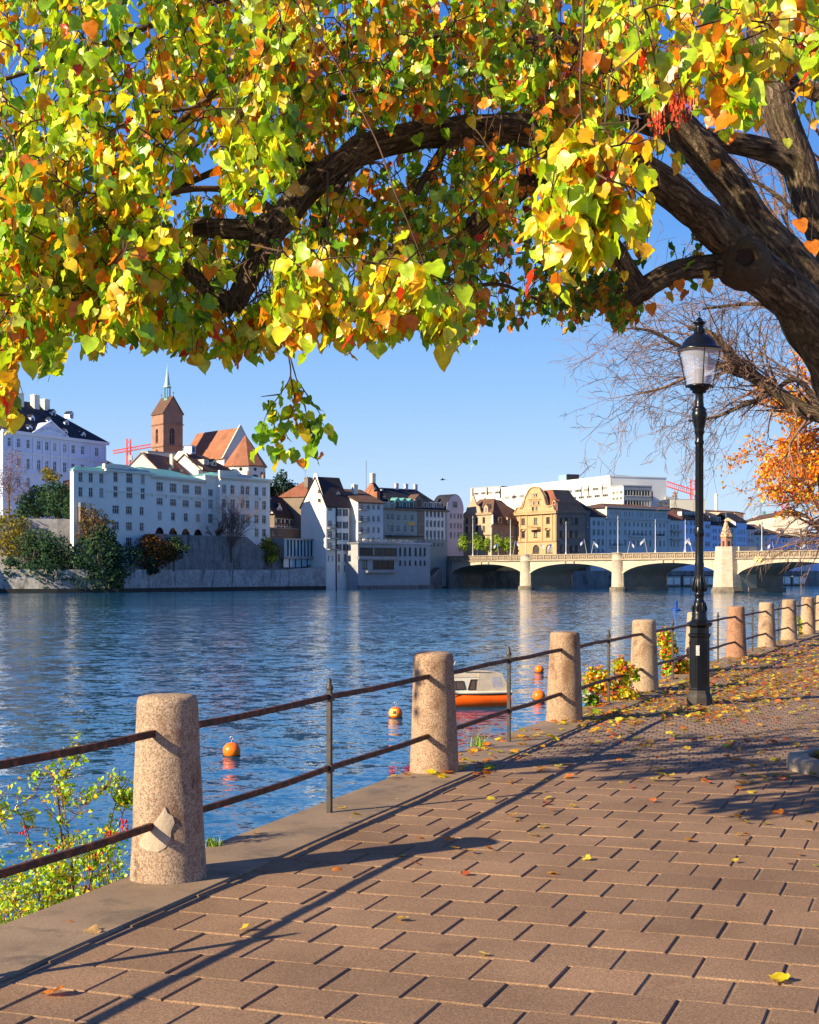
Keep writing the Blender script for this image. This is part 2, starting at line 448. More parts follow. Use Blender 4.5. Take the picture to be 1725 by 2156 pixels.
def picket(h=.93, w=.04):
    mb = MB(); mb.box((0,0,h/2-.05), (w, w*.75, h+.02)); z = h-.045
    mb.lathe((0,0,z), [(.026,-.012),(.03,0),(.026,.012),(.014,.03),(.018,.05),(.010,.068),(.0,.075)], 8, 0, True)
    for zz in (.82, .32): mb.box((0,0,zz), (w*1.45, w*1.3, .05))
    return mb.mesh('upright', [M_iron2])
pk = picket()
for i in range(len(posts0)-1):
    a, b_ = posts0[i], posts0[i+1]; m_ = (a+b_)/2; dv = (b_-a); rz = atan2(dv.y, dv.x)
    where = ['nearest the camera, left of the patched post', 'between the patched post and the second post', 'between the second and third posts, before the cabin boat',
             'between the third and fourth posts, before the flower bush', 'left of the lamp, before the red flowers', 'right of the lamp base, up to the reddish post',
             'just beyond the reddish post', 'between the two pale posts past the reddish one', 'between the last posts in view', 'at the right picture edge', 'beyond the picture edge', 'farthest along'][i]
    t = thing('iron_railing', 'rusty two-bar iron railing '+where, 'railing', (m_.x, m_.y, 0), rz, 'iron railing sections between the granite posts')
    L_ = dv.length
    for zz in (.82, .32):
        mb = MB(); n = 6; w, h = .016, .038
        for s in (-1, 1):
            pass
        pts = [(-L_/2+L_*k/n, .004*sin(k*1.7+i), zz+.006*sin(k*2.1+i+zz)) for k in range(n+1)]
        rings = [[(x, y-w/2*1.5, z-h/2), (x, y+w/2*1.5, z-h/2), (x, y+w/2*1.5, z+h/2), (x, y-w/2*1.5, z+h/2)] for x, y, z in pts]
        mb.grid(rings, 0, True, False); mb.face(rings[0]); mb.face(rings[-1][::-1]); mb.build('rail', M_iron, t)
    if i > 3 and L_ > 3.5: pass
    link('upright', pk, t, (0,0,0))

# ------------------------------------------------------------------ street lamp
def black_paint():
    m, nt, b = newmat('glossy_black_paint')
    v = pos(nt)
    nt.links.new(ramp(nt, nz(nt, v, 6, 4), [(.3,(.003,.0035,.005)),(.7,(.007,.0075,.010))]), b.inputs['Base Color'])
    b.inputs['Roughness'].default_value = .3; b.inputs['Specular IOR Level'].default_value = .35
    bump(nt, b, nz(nt, v, 22, 3), .25, .006); return m
M_black = black_paint()
M_plinth = mat('worn_dark_metal', (.06,.05,.045), .6, .3, 8, .4, 60, .3, .004)
M_inner = mat('lamp_reflector', (.62,.45,.30), .45, .1, 10)
M_burner = mat('burner_tube', (.11,.075,.055), .5, .15, 12)
lp = Vector((610.5/F*19.25, 19.25, 0))
lt = thing('street_lamp', 'tall black cast-iron street lamp with glass lantern beside the posts', 'street lamp', lp)
mb = MB()
def octa(prof, n=8, rot=pi/8): mb.lathe((0,0,0), [(r/cos(pi/8), z) for r, z in prof], n, 0, False, rot=rot)
octa([(.152,-.02),(.152,.10),(.140,.13),(.128,.15),(.126,.19)]); mb.build('plinth', M_plinth, lt)
mb = MB(); octa([(.124,.18),(.130,.20),(.122,.22),(.120,.86),(.134,.885),(.134,.905),(.115,.92),(.114,.99),(.150,1.02),(.152,1.05),(.112,1.07),(.098,1.085)])
for k in range(8):
    a = pi/8+k*pi/4+pi/8; r = .1215
    mb.box((r*cos(a), r*sin(a), .54), (.008,.055,.56), a)
mb.build('pedestal', M_black, lt)
mb = MB()
mb.lathe((0,0,0), [(.10,1.08),(.104,1.11),(.094,1.13),(.10,1.165),(.09,1.19),(.084,1.25),(.082,1.31),(.062,1.33),(.056,1.37),(.06,1.40),(.074,1.415),(.06,1.43),(.066,1.45),(.080,1.49),(.078,1.53),(.062,1.60),(.055,1.66),(.062,1.71),(.056,1.75),(.062,1.80),(.054,1.84),(.053,2.0)], 20)
for k in range(8):
    a = k*pi/4
    mb.tube([(.083*cos(a),.083*sin(a),1.45),(.09*cos(a),.09*sin(a),1.5),(.07*cos(a),.07*sin(a),1.6),(.058*cos(a),.058*sin(a),1.66)], [.006,.014,.008,.003], 5)
    mb.tube([(.085*cos(a+.3),.085*sin(a+.3),1.19),(.093*cos(a+.3),.093*sin(a+.3),1.24),(.08*cos(a+.3),.08*sin(a+.3),1.31)], [.012,.016,.004], 5)
mb.build('ornate_base', M_black, lt)
mb = MB()
mb.lathe((0,0,0), [(.053,2.0),(.050,3.34),(.060,3.36),(.062,3.38),(.051,3.40),(.052,3.47),(.064,3.49),(.062,3.53),(.070,3.58),(.082,3.63),(.096,3.70),(.10,3.745),(.085,3.77),(.098,3.79),(.07,3.82),(.056,3.84),(.060,3.86),(.054,3.88),(.052,4.0),(.06,4.02)], 20)
for k in range(10):
    a = k*pi/5; mb.tube([(.05*cos(a),.05*sin(a),2.1),(.049*cos(a),.049*sin(a),3.3)], .0045, 4)
mb.lathe((0,0,0), [(.053,2.16),(.062,2.18),(.064,2.22),(.056,2.26),(.052,2.28)], 20)
mb.build('shaft', M_black, lt)
mb = MB()
mb.lathe((0,0,0), [(.06,4.0),(.088,4.01),(.092,4.04),(.12,4.05),(.125,4.075),(.165,4.085),(.172,4.105),(.150,4.115),(.05,4.116)], 24)
mb.build('lantern_holder', M_black, lt)
mb = MB(); mb.lathe((0,0,0), [(.067,4.11),(.067,4.31),(.062,4.313)], 20); mb.build('burner', M_burner, lt)
gm, nt, b = newmat('lantern_glass'); b.inputs['Roughness'].default_value = .06; b.inputs['Alpha'].default_value = .17; b.inputs['Base Color'].default_value = (.72,.76,.95,1)
mb = MB(); mb.lathe((0,0,0), [(.158,4.115),(.242,4.54)], 36, cap=False); mb.lathe((0,0,0), [(.239,4.54),(.155,4.115)], 36, cap=False)
mb.build('lantern_glass', gm, lt)
mb = MB(); mb.lathe((0,0,0), [(.286,4.555),(.292,4.575),(.26,4.59),(.235,4.61),(.212,4.65),(.185,4.69),(.15,4.725),(.10,4.755),(.072,4.77),(.06,4.78),(.06,4.84),(.052,4.85),(.050,4.88),(.078,4.905),(.086,4.92),(.05,4.93),(.035,4.96),(.022,4.975),(.012,4.985),(.02,5.005),(.01,5.025),(.006,5.06),(0,5.065)], 32)
for k in range(10):
    a = k*pi/5; mb.box((.062*cos(a), .062*sin(a), 4.81), (.012,.012,.06), a)
mb.build('lantern_roof', M_black, lt)
mb = MB(); mb.lathe((0,0,0), [(.286,4.553),(.20,4.60),(.10,4.63),(0,4.635)][::-1], 32); mb.build('reflector', M_inner, lt)
for k in range(4):
    a = k*pi/2+.05; mb = MB(); mb.tube([(.172*cos(a),.172*sin(a),4.085),(.272*cos(a),.272*sin(a),4.56)], .007, 6)
    mb.lathe((.172*cos(a),.172*sin(a),4.07), [(.0,0),(.016,.008),(.0,.03)], 8); mb.build('lantern_rod', M_black, lt)
M_sticker = mat('paper_sticker', (.6,.58,.55), .7, .3, 30)
mb = MB(); a = -pi/2-pi/8*1.0; mb.box((-.045, -.124, .70), (.045,.004,.13), -.0); mb.build('sticker', M_sticker, lt)

# ------------------------------------------------------------------ tree pit kerb at the right
M_kerb = mat('kerb_stone', (.44,.34,.24), .85, .2, 3, .3, 90, .4, .004)
pc = Vector((4.15, 12.9, 0)); mb = MB(); prof = [(.87,-.02),(.87,.085),(.855,.105),(.70,.11),(.68,.10),(.67,-.02)]
mb.lathe(pc, prof, 48, 0, True, cap=False); tag(mb.build('tree_pit_kerb', M_kerb), 'round pale stone kerb of a tree pit at the right edge', 'kerb')
M_soil = mat('soil', (.05,.03,.02), .95, .4, 12, .5, 60, .8, .02)
mb = MB(); mb.lathe(pc, [(.69,.03),(.3,.06),(0,.07)], 24, 0, True, cap=False); struct(mb.build('soil', M_soil))
# ------------------------------------------------------------------ far bank: materials
M_white = mat('white_render', (.80,.765,.68), .85, .06, .15, .1, 2, .1, .02)
M_blueren = mat('pale_blue_render', (.50,.60,.84), .85, .05, .15)
M_bluetrim = mat('pale_blue_stone_trim', (.60,.67,.84), .8, .05, .4)
M_cream = mat('cream_render', (.72,.66,.52), .85, .06, .15)
M_greengrey = mat('grey_green_render', (.28,.34,.31), .85, .1, .2)
M_grey = mat('grey_render', (.54,.54,.53), .85, .08, .2)
M_pinkgrey = mat('pinkish_render', (.56,.49,.50), .85, .08, .2)
M_brown = mat('brown_plaster', (.22,.17,.13), .85, .15, .3)
M_sand_st = mat('yellow_sandstone', (.52,.335,.175), .85, .12, .6, .15, 5, .2, .05)
M_tan = mat('tan_sandstone', (.46,.34,.22), .85, .12, .6, .15, 5)
M_red_st = mat('red_sandstone', (.36,.20,.14), .9, .16, .5, .3, 5, .2, .05)
M_win = glassmat('window_glass', (.02,.02,.022), .3); M_win.node_tree.nodes['Principled BSDF'].inputs['Specular IOR Level'].default_value = .28
_nt = M_win.node_tree; _nt.links.new(ramp(_nt, N(_nt, 'ShaderNodeObjectInfo').outputs['Random'], [(0, (.012,.013,.015)), (.45, (.03,.03,.033)), (.7, (.07,.065,.06)), (.86, (.20,.18,.15)), (1, (.30,.28,.25))]), _nt.nodes['Principled BSDF'].inputs['Base Color'])
M_frame = mat('white_window_frame', (.50,.49,.46), .6, .04)
M_frame_b = mat('brown_window_frame', (.10,.07,.05), .6, .1)
M_shut = mat('green_shutter_paint', (.035,.055,.05), .6, .1)
M_grn_roof = mat('green_copper_sheet', (.13,.33,.30), .5, .2, .3)
M_concrete = mat('grey_concrete', (.36,.36,.36), .8, .1, .5)
M_metal = mat('grey_metal', (.25,.26,.28), .4, .1, .5, metal=.3)
M_modern = mat('white_cladding', (.80,.78,.70), .6, .03, .1)
def roof_mat(name, col, var=.25):
    m, nt, b = newmat(name); v = pos(nt)
    c = ramp(nt, nz(nt, v, .35, 5, .7), [(.3, tuple(x*(1-var) for x in col)), (.7, tuple(x*(1+var) for x in col))])
    w = N(nt, 'ShaderNodeTexWave', wave_type='BANDS', bands_direction='Z', Scale=1.3, Distortion=1.2, Detail=2); nt.links.new(v, w.inputs['Vector'])
    c = mixc(nt, .35, c, ramp(nt, w.outputs['Fac'], [(.2, (.6,.6,.6)), (.6, (1,1,1))]), 'MULTIPLY')
    c = mixc(nt, .4, c, ramp(nt, nz(nt, v, 2.5, 3, .7), [(.35, (.5,.5,.5)), (.65, (1.1,1.1,1.1))]), 'MULTIPLY')
    nt.links.new(c, b.inputs['Base Color']); b.inputs['Roughness'].default_value = .85; b.inputs['Specular IOR Level'].default_value = .15
    return m
M_tile_o = roof_mat('orange_roof_tiles', (.36,.15,.085))
M_tile_r = roof_mat('red_brown_roof_tiles', (.26,.10,.065))
M_tile_b = roof_mat('brown_roof_tiles', (.15,.085,.06))
M_tile_d = roof_mat('dark_roof_tiles', (.055,.04,.042))
M_slate = roof_mat('dark_slate', (.035,.037,.05))

# ------------------------------------------------------------------ buildings
class House:
    """a box on a footprint: front edge from column xl at distance Yl to column xr at distance Yr, running back `deep` metres"""
    def __init__(s, name, label, cat, xl, Yl, xr, Yr, deep, z0=0., group=None):
        s.P = Vector(((xl-CX)/F*Yl, Yl, 0)); s.Q = Vector(((xr-CX)/F*Yr, Yr, 0)); s.deep = deep; s.z0 = z0
        s.u = (s.Q-s.P).normalized(); s.L = (s.Q-s.P).length; s.v = Vector((-s.u.y, s.u.x, 0)); s.Yl = Yl; s.Yr = Yr
        s.rz = atan2(s.u.y, s.u.x)
        s.t = thing(name, label, cat, (s.P.x, s.P.y, z0), s.rz, group)
    def s(s_, px, side='front'):            # distance along the front wall of the point seen at column px
        k = (px-CX)/F; return (k*s_.P.y-s_.P.x)/(s_.u.x-k*s_.u.y)
    def z(s, py, px=None):                  # height of a front wall point, in local coordinates
        Y = s.Yl if px is None else s.P.y+s.u.y*s.s(px)
        return CZ+(HY-py)/F*Y-s.z0
    def side(s, which):                     # returns (local matrix, length) of a wall
        if which == 'front': return Matrix.Identity(4), s.L
        if which == 'left': return Matrix.Translation((0, s.deep, 0)) @ Matrix.Rotation(-pi/2, 4, 'Z'), s.deep
        if which == 'right': return Matrix.Translation((s.L, 0, 0)) @ Matrix.Rotation(pi/2, 4, 'Z'), s.deep
        return Matrix.Translation((s.L, s.deep, 0)) @ Matrix.Rotation(pi, 4, 'Z'), s.L
    def sleft(s, px):                       # coordinate along the left wall (from its back corner) of the point seen at px
        k = (px-CX)/F; w = (k*s.P.y-s.P.x)/(s.v.x-k*s.v.y); return s.deep-w, w
    def zleft(s, px, py):
        k, w = s.sleft(px); Y = s.P.y+s.v.y*w; return CZ+(HY-py)/F*Y-s.z0
    def wall(s, which, zb, zt, m, wins=(), name='wall', reveal=.22, gable=None, glass=None, frame=None, trim=None):
        """wall with real openings. wins: (centre, width, z bottom, z top, kind)"""
        M, L = s.side(which); mb = MB(); rects = []
        for w in wins:
            c, ww, a, b = w[:4]; rects.append((max(.05, c-ww/2), min(L-.05, c+ww/2), a, b, w[4] if len(w) > 4 else ''))
        zs = sorted(set([zb, zt]+[r[2] for r in rects]+[r[3] for r in rects])); zs = [z for z in zs if zb <= z <= zt]
        pt = lambda x, y, z: tuple(M @ Vector((x, y, z)))
        for a, b in zip(zs, zs[1:]):
            if b-a < 1e-4: continue
            cut = sorted([(r[0], r[1]) for r in rects if r[2] <= a+1e-5 and r[3] >= b-1e-5]); x = 0
            for c0, c1 in cut:
                if c0 > x: mb.face([pt(x,0,a), pt(c0,0,a), pt(c0,0,b), pt(x,0,b)])
                x = max(x, c1)
            if x < L: mb.face([pt(x,0,a), pt(L,0,a), pt(L,0,b), pt(x,0,b)])
        for x0, x1, a, b, kd in rects:
            mb.face([pt(x0,0,a), pt(x0,reveal,a), pt(x0,reveal,b), pt(x0,0,b)]); mb.face([pt(x1,0,a), pt(x1,0,b), pt(x1,reveal,b), pt(x1,reveal,a)])
            mb.face([pt(x0,0,a), pt(x1,0,a), pt(x1,reveal,a), pt(x0,reveal,a)]); mb.face([pt(x0,0,b), pt(x0,reveal,b), pt(x1,reveal,b), pt(x1,0,b)])
            if 'arch' in kd or 'lancet' in kd:
                h = (x1-x0)/2; hh = h if 'arch' in kd else h*1.7; zc = b-hh; n = 8; xm = (x0+x1)/2
                if zc > a:
                    for sg in (-1, 1):
                        arc = [(xm+sg*h*cos(pi/2*k/n), zc+hh*sin(pi/2*k/n)**(1 if 'arch' in kd else .75)) for k in range(n+1)]
                        for k in range(n):
                            (xa, za), (xb, zb_) = arc[k], arc[k+1]; xe = xm+sg*h
                            mb.face([pt(xe,0,za), pt(xe,0,zb_), pt(xb,0,zb_), pt(xa,0,za)]); mb.face([pt(xa,0,za), pt(xb,0,zb_), pt(xb,reveal,zb_), pt(xa,reveal,za)])
        if gable:                               # gable: list of (x, z) points of the outline above the wall, closed on zt
            mb.face([pt(x,0,z) for x, z in gable])
        o = mb.build(name, m, s.t)
        for x0, x1, a, b, kd in rects:
            if 'open' in kd: 
                q = MB(); q.face([pt(x0,reveal+.7,a), pt(x1,reveal+.7,a), pt(x1,reveal+.7,b), pt(x0,reveal+.7,b)]); q.face([pt(x0,reveal,a), pt(x0,reveal+.7,a), pt(x0,reveal+.7,b), pt(x0,reveal,b)]); q.face([pt(x1,reveal,a), pt(x1,reveal,b), pt(x1,reveal+.7,b), pt(x1,reveal+.7,a)]); q.build('niche', M_tile_d, s.t); continue  # dark niche faces: shade inside the openings put into the colour
            s.window(M, (x0+x1)/2, x1-x0, a, b, kd, reveal, frame)
        return o
    cache = {}
    def window(s, M, xc, w, a, b, kd, reveal, frame):
        frame = frame or M_frame; w = round(w, 1); h = round(b-a, 1)
        key = (w, h, kd, frame.name)
        if key not in House.cache:
            mb = MB(); f = min(.13, w*.09)+.03
            def bar(x0, x1, z0, z1, y=-.04, d=.08): mb.box(((x0+x1)/2, y, (z0+z1)/2), (x1-x0, d, z1-z0))
            bar(-w/2, -w/2+f, 0, h); bar(w/2-f, w/2, 0, h); bar(-w/2+f, w/2-f, 0, f); bar(-w/2+f, w/2-f, h-f, h)
            nm = 3 if 'tri' in kd else (4 if 'quad' in kd else 2)
            for k in range(1, nm): bar(-w/2+w*k/nm-f*.45, -w/2+w*k/nm+f*.45, f, h-f, -.037)
            if 'plain' not in kd: bar(-w/2+f, w/2-f, h*.62-f*.4, h*.62+f*.4, -.034)
            if 'surround' in kd:
                e = .22
                for q in ((-w/2-e,-w/2,-.1,h+e),(w/2,w/2+e,-.1,h+e),(-w/2,w/2,h,h+e)): mb.box(((q[0]+q[1])/2, -reveal-.02, (q[2]+q[3])/2), (q[1]-q[0], .1, q[3]-q[2]))
            mb.box((0, -reveal-.04, -.06), (w+.3, .25, .12))
            g = MB(); g.face([(-w/2+.02,0,.02),(w/2-.02,0,.02),(w/2-.02,0,h-.02),(-w/2+.02,0,h-.02)])
            sh = None
            if 'shut' in kd:
                sh = MB(); sh.box((0,0,h/2), (w*.46, .06, h))
                for k in range(1, 6): sh.box((0,-.035,h*k/6), (w*.4, .02, h*.05))
                sh = sh.mesh('shutter', [M_shut])
            House.cache[key] = (mb.mesh('window', [frame]), g.mesh('pane', [M_win]), sh)
        fm, gm_, sh = House.cache[key]
        o = link('window', fm, s.t, mat=M @ Matrix.Translation((xc, reveal-.01, a)))
        link('pane', gm_, o)
        if sh:
            for sg in (-1, 1): link('shutter', sh, o, (sg*(w/2+w*.24), -reveal-.03, 0))
    def box(s, name, x0, x1, y0, y1, z0, z1, m):
        mb = MB(); mb.box(((x0+x1)/2, (y0+y1)/2, (z0+z1)/2), (x1-x0, y1-y0, z1-z0)); return mb.build(name, m, s.t)
    def plain(s, zt, m, sides=('left','right','back'), zb=0):
        for w in sides: s.wall(w, zb, zt, m)
    def roof(s, zt, ridge, m, hl=0., hr=0., over=.5, rf=.5, parent=None, name='roof', x0=0, x1=None, y0=0, y1=None):
        """ridge parallel to the front; hl/hr: inset of the ridge ends; rf: ridge position front to back"""
        x1 = s.L if x1 is None else x1; y1 = s.deep if y1 is None else y1
        mb = MB(); X0, X1, Y0, Y1 = x0-over, x1+over, y0-over, y1+over; ym = y0+(y1-y0)*rf
        a, b, c, d = (X0,Y0,zt), (X1,Y0,zt), (X1,Y1,zt), (X0,Y1,zt); e, f = (x0+hl-(over if not hl else 0), ym, ridge), (x1-hr+(over if not hr else 0), ym, ridge)
        t = -.35
        dn = lambda p: (p[0], p[1], p[2]+t)
        mb.face([a,b,f,e]); mb.face([c,d,e,f])
        if hl: mb.face([d,a,e])
        if hr: mb.face([b,c,f])
        for p, q in ((a,b),(c,d)): mb.face([dn(p), dn(q), q, p])
        for p, q, g_ in ((d,a,e),(b,c,f)):
            mb.face([dn(p), dn(g_), g_, p]); mb.face([dn(g_), dn(q), q, g_])
        mb.face([dn(a), dn(e), dn(f), dn(b)]); mb.face([dn(c), dn(f), dn(e), dn(d)])
        return mb.build(name, m, s.t)
    def mansard(s, zt, zm, ridge, m, m2=None, over=.4, ins=1.6, hl=4, hr=4):
        mb = MB(); X0, X1, Y0, Y1 = -over, s.L+over, -over, s.deep+over
        A = [(X0,Y0,zt),(X1,Y0,zt),(X1,Y1,zt),(X0,Y1,zt)]; B = [(ins,ins,zm),(s.L-ins,ins,zm),(s.L-ins,s.deep-ins,zm),(ins,s.deep-ins,zm)]
        e, f = (ins+hl, s.deep/2, ridge), (s.L-ins-hr, s.deep/2, ridge)
        mb.grid([[(p[0],p[1],p[2]-.3) for p in A], A, B], 0, True, False); mb.face([B[0],B[1],f,e]); mb.face([B[2],B[3],e,f]); mb.face([B[3],B[0],e]); mb.face([B[1],B[2],f])
        return mb.build('roof', m, s.t)
    def dormer(s, x, y, z, w, h, m=None, rm=None, d=2.2, kd='gable', ph=.7):
        rm = rm or M_slate; m = m or M_frame
        mb = MB(); mb.face([(-w/2,0,0),(w/2,0,0),(w/2,0,h),(-w/2,0,h)]); mb.face([(-w/2,0,0),(-w/2,0,h),(-w/2,d,h),(-w/2,d,0)]); mb.face([(w/2,0,0),(w/2,d,0),(w/2,d,h),(w/2,0,h)])
        if kd == 'gable': mb.face([(-w/2,0,h),(w/2,0,h),(0,0,h+w*.4)])
        o = mb.build('dormer', m, s.t, (x, y, z))
        mb = MB(); e = .12
        if kd == 'gable':
            for sg in (-1, 1):
                P = [(sg*(w/2+e),-e,h-.05),(0,-e,h+w*.4+.08),(0,d,h+w*.4+.08),(sg*(w/2+e),d,h-.05)]
                mb.face(P); mb.face([(p[0],p[1],p[2]-.08) for p in P][::-1]); mb.face([P[0],P[1],(P[1][0],P[1][1],P[1][2]-.08),(P[0][0],P[0][1],P[0][2]-.08)])
        else: mb.box((0, d/2, h+.06), (w+2*e, d+2*e, .12))
        mb.build('dormer_roof', rm, o)
        mb = MB(); mb.box((0,-.02,h*.5), (w*.55,.04,h*.7)); mb.build('dormer_window', M_win, o)
        return o
    def chimney(s, x, y, z0, z1, w=1.0, d=.8, m=None):
        mb = MB(); mb.box((0,0,(z1-z0)/2), (w,d,z1-z0)); mb.box((0,0,z1-z0+.08), (w+.25,d+.25,.16)); 
        mb.box((-.2*w,0,z1-z0+.3), (.25*w,.25,.3)); mb.box((.22*w,0,z1-z0+.3), (.25*w,.25,.3)); mb.build('chimney', m or M_cream, s.t, (x, y, z0))
    def cornice(s, z, m, h=.5, d=.4, name='cornice', which='front'):
        M, L = s.side(which); mb = MB(); mb.box((0,0,0), (L+2*d*.9, d, h)); mb.box((0,-.15,h*.35), (L+2.4*d*.9, d, h*.3))
        link(name, mb.mesh(name, [m]), s.t, mat=M @ Matrix.Translation((L/2, -d/2+.02, z)))
    def cols(s, pxs, w):                     # columns given by picture column, width in picture units
        out = []
        for p in pxs:
            a, b = s.s(p-w/2), s.s(p+w/2); out.append(((a+b)/2, abs(b-a)))
        return out
    def grid(s, pxs, w, rows, kd=''):
        return [(c, ww, zb, zt, kd) for (zb, zt) in rows for c, ww in s.cols(pxs, w)]
    def rows(s, *ys):                        # (ytop, ybottom[, at column]) -> (zb, zt)
        return [(s.z(r[1], r[2] if len(r) > 2 else None), s.z(r[0], r[2] if len(r) > 2 else None)) for r in ys]

BZ = 6.0                                     # street level behind the bridge
# ---- pale blue palace on the hill
h = House('palace', 'large pale blue hillside palace with dark hipped roof and pediment', 'building', 6, 427, 223, 470, 26, 14)
zt = h.z(905); R1, R2, R3 = h.rows((925,944.5,59.7),(965.5,988.4,59.7),(1003,1026,39.5))
c1 = [20,39.5,59.7,82,99,115.7,136.8,154.6,174.4]
h.wall('front', 0, zt, M_blueren, h.grid(c1+[204], 7.3, [R1])+h.grid([39.5,59.7,136.8,154.6,174.4,204], 7.3, [R2])+h.grid([82,99,115.7], 7.3, [R2], 'arch')+h.grid([39.5,59.7,99,136.8], 7.5, [R3]), frame=M_bluetrim)
h.plain(zt, M_blueren); h.cornice(zt-.3, M_bluetrim, .9, .8); h.cornice((R1[0]+R2[1])/2, M_bluetrim, .45, .3, 'string_course'); h.cornice(R3[1]+1.0, M_bluetrim, .35, .3, 'string_course')
h.roof(zt+.2, h.z(846, 92)+1.5, M_slate, 10, 17, .7)
for p in (28, 70, 91, 107.5, 128, 146, 192, 221):
    mb = MB(); x = h.s(p); mb.box((x,-.14,(R2[0]+zt)/2-.6), (.7,.25,zt-R2[0]-1.5)); mb.build('pilaster', M_bluetrim, h.t)
xa, xb = h.s(67), h.s(138); za = zt+.1; zp = h.z(889, 103)
mb = MB(); mb.face([(xa,-.5,za),(xb,-.5,za),((xa+xb)/2,-.5,zp)]); mb.face([(xa,-.5,za),((xa+xb)/2,-.5,zp),((xa+xb)/2,9,zp),(xa,4,za)]); mb.face([(xb,-.5,za),(xb,4,za),((xa+xb)/2,9,zp),((xa+xb)/2,-.5,zp)])
mb.beam((xa-.4,-.75,za),((xa+xb)/2,-.75,zp+.25), .5, .5); mb.beam((xb+.4,-.75,za),((xa+xb)/2,-.75,zp+.25), .5, .5); mb.beam((xa-.4,-.75,za-.1),(xb+.4,-.75,za-.1), .5, .6)
pd = mb.build('pediment', M_bluetrim, h.t)
mb = MB()
for k in range(9):
    mb.lathe(((xa+xb)/2+(k-4)*1.1, -.5, za+1.2+.9*(1-abs(k-4)/4)), [(0,-.5),(.4,-.2),(.35,.3),(0,.5)], 6)
mb.build('relief_ornament', M_blueren, pd)
zr = h.z(846, 92)+1.5
for px, py, t_ in ((58.7,903,0),(134,912,0),(171.6,917,0),(100,884,0),(136,888,0),(108.5,864,0),(146,868,0),(64,879,0)):
    x = h.s(px); z = h.z(py, px)*1.0; y = 13*(max(.05, (z-zt)/(zr-zt)))
    z = CZ+(HY-py)/F*(h.P.y+h.u.y*x+h.v.y*y)-h.z0; y = 13*max(.05, (z-zt)/(zr-zt))
    x = ((px-CX)/F*(h.P.y+h.v.y*y)-h.P.x-h.v.x*y)/(h.u.x-(px-CX)/F*h.u.y)
    h.dormer(x, y-.9, z-.8, 1.9, 1.5, M_bluetrim, M_slate)
for px, py0, py1 in ((114,862,833),(136,868,842),(81,858,829)):
    x = h.s(px)+4.5; y = 11; z = CZ+(HY-py1)/F*(h.P.y+h.u.y*x+h.v.y*y)-h.z0; h.chimney(x, y, z-6.5, z, 2.4, 1.6, M_white)

# ---- white college building in four wings
def wing(xl, Yl, xr, Yr, deep, z0):
    return House('wing', None, None, xl, Yl, xr, Yr, deep, z0)
W = House('college_building', 'long white college building above the river with arched basement openings', 'building', 223, 388, 318, 404, 7, -2)
def as_part(h2, parent):                      # turn a helper house into a part of another thing: its pieces hang under the parent directly
    bpy.context.view_layer.update()
    for ch in list(h2.t.children):
        mw = ch.matrix_world.copy(); ch.parent = parent; ch.matrix_parent_inverse = Matrix.Identity(4)
        ch.matrix_local = parent.matrix_world.inverted() @ mw
    bpy.data.objects.remove(h2.t)
zt = W.z(989.5)
rr = W.rows((992,1013),(1023,1047,243.6),(1062.8,1080.5),(1097,1115),(1132,1150,272))
W.wall('front', 0, zt, M_white, W.grid([243.6], 9, [rr[0], rr[1]])+W.grid([272.9], 13.5, [rr[0]], 'tri')+W.grid([272.9], 13, [rr[1]], 'tri')+W.grid([300.8], 8.5, [rr[0], rr[1]])
       + W.grid([244], 14, [rr[2],rr[3]], 'tri')+W.grid([271.8], 13, [rr[2],rr[3],rr[4]], 'tri')+W.grid([298.6], 8.5, [rr[2],rr[3]]))
W.plain(zt, M_white, ('left','back','right'))
W.cornice(zt, M_white, .5, .7); W.cornice((rr[0][0]+rr[1][1])/2-2.0, M_white, .3, .25, 'string_course')
W.box('parapet', 0, W.L*.52, .3, 1.2, zt+.2, zt+1.7, M_cream); W.box('parapet', W.L*.55, W.L, .5, 1.2, zt+.2, zt+1.1, M_grey)
W.roof(zt+.25, zt+2.2, M_grn_roof, 6, 6, .5)
h = wing(155, 381, 222.5, 388, 1.6, -2); zt1 = h.z(991); r1 = h.rows((994,1013.6),(1024.7,1045))
h.wall('front', 0, zt1, M_white, h.grid([169.7,191.4,213.7], 8.8, r1)); h.plain(zt1, M_white); h.cornice(zt1, M_white, .5, .6); h.roof(zt1+.25, zt1+1.2, M_grn_roof, 1, 1, .3)
h.box('balcony', h.s(163), h.s(174), -1.4, 0, h.z(1068), h.z(1058), M_metal); h.box('bay', h.s(164), h.s(173), -1.2, 0, h.z(1100), h.z(1069), M_brown)
as_part(h, W.t)
h = wing(318, 404, 432, 430, 16, -2); zt3 = h.z(1001)
ra = h.rows((1015,1034,336.5),(1048,1063,336.5),(1076.8,1094.4,336.5),(1110,1134,336.5)); cc = [336.5,364.8,391.6,417.3]
h.wall('front', 0, zt3, M_white, h.grid(cc, 14, [ra[0]], 'tri')+h.grid(cc, 13, [ra[1]], 'tri')+h.grid(cc, 8.5, [ra[2]])+h.grid(cc, 19, [ra[3]], 'arch open'))
h.plain(zt3, M_white, ('back','right')); h.cornice(zt3, M_white, .5, .7); h.roof(zt3+.3, zt3+3.0, M_grn_roof, 6, 6, .5); h.cornice(h.z(1041,336), M_white, .3, .25, 'string_course')
for p in (321,350,378,404,429): h.box('bracket', h.s(p)-.35, h.s(p)+.35, -.5, 0, h.z(1047,336), h.z(1041,336), M_white)
mb = MB()
for k in range(46): mb.box((h.L*(k+.5)/46, -.2, zt3-.65), (.3,.35,.35))
stuff(mb.build('dentils', M_cream, h.t)); as_part(h, W.t)
h = wing(432, 430, 463, 434, 14, -2); zt4 = h.z(1002)
rb = h.rows((1029,1044),(1051,1070),(1081,1101))
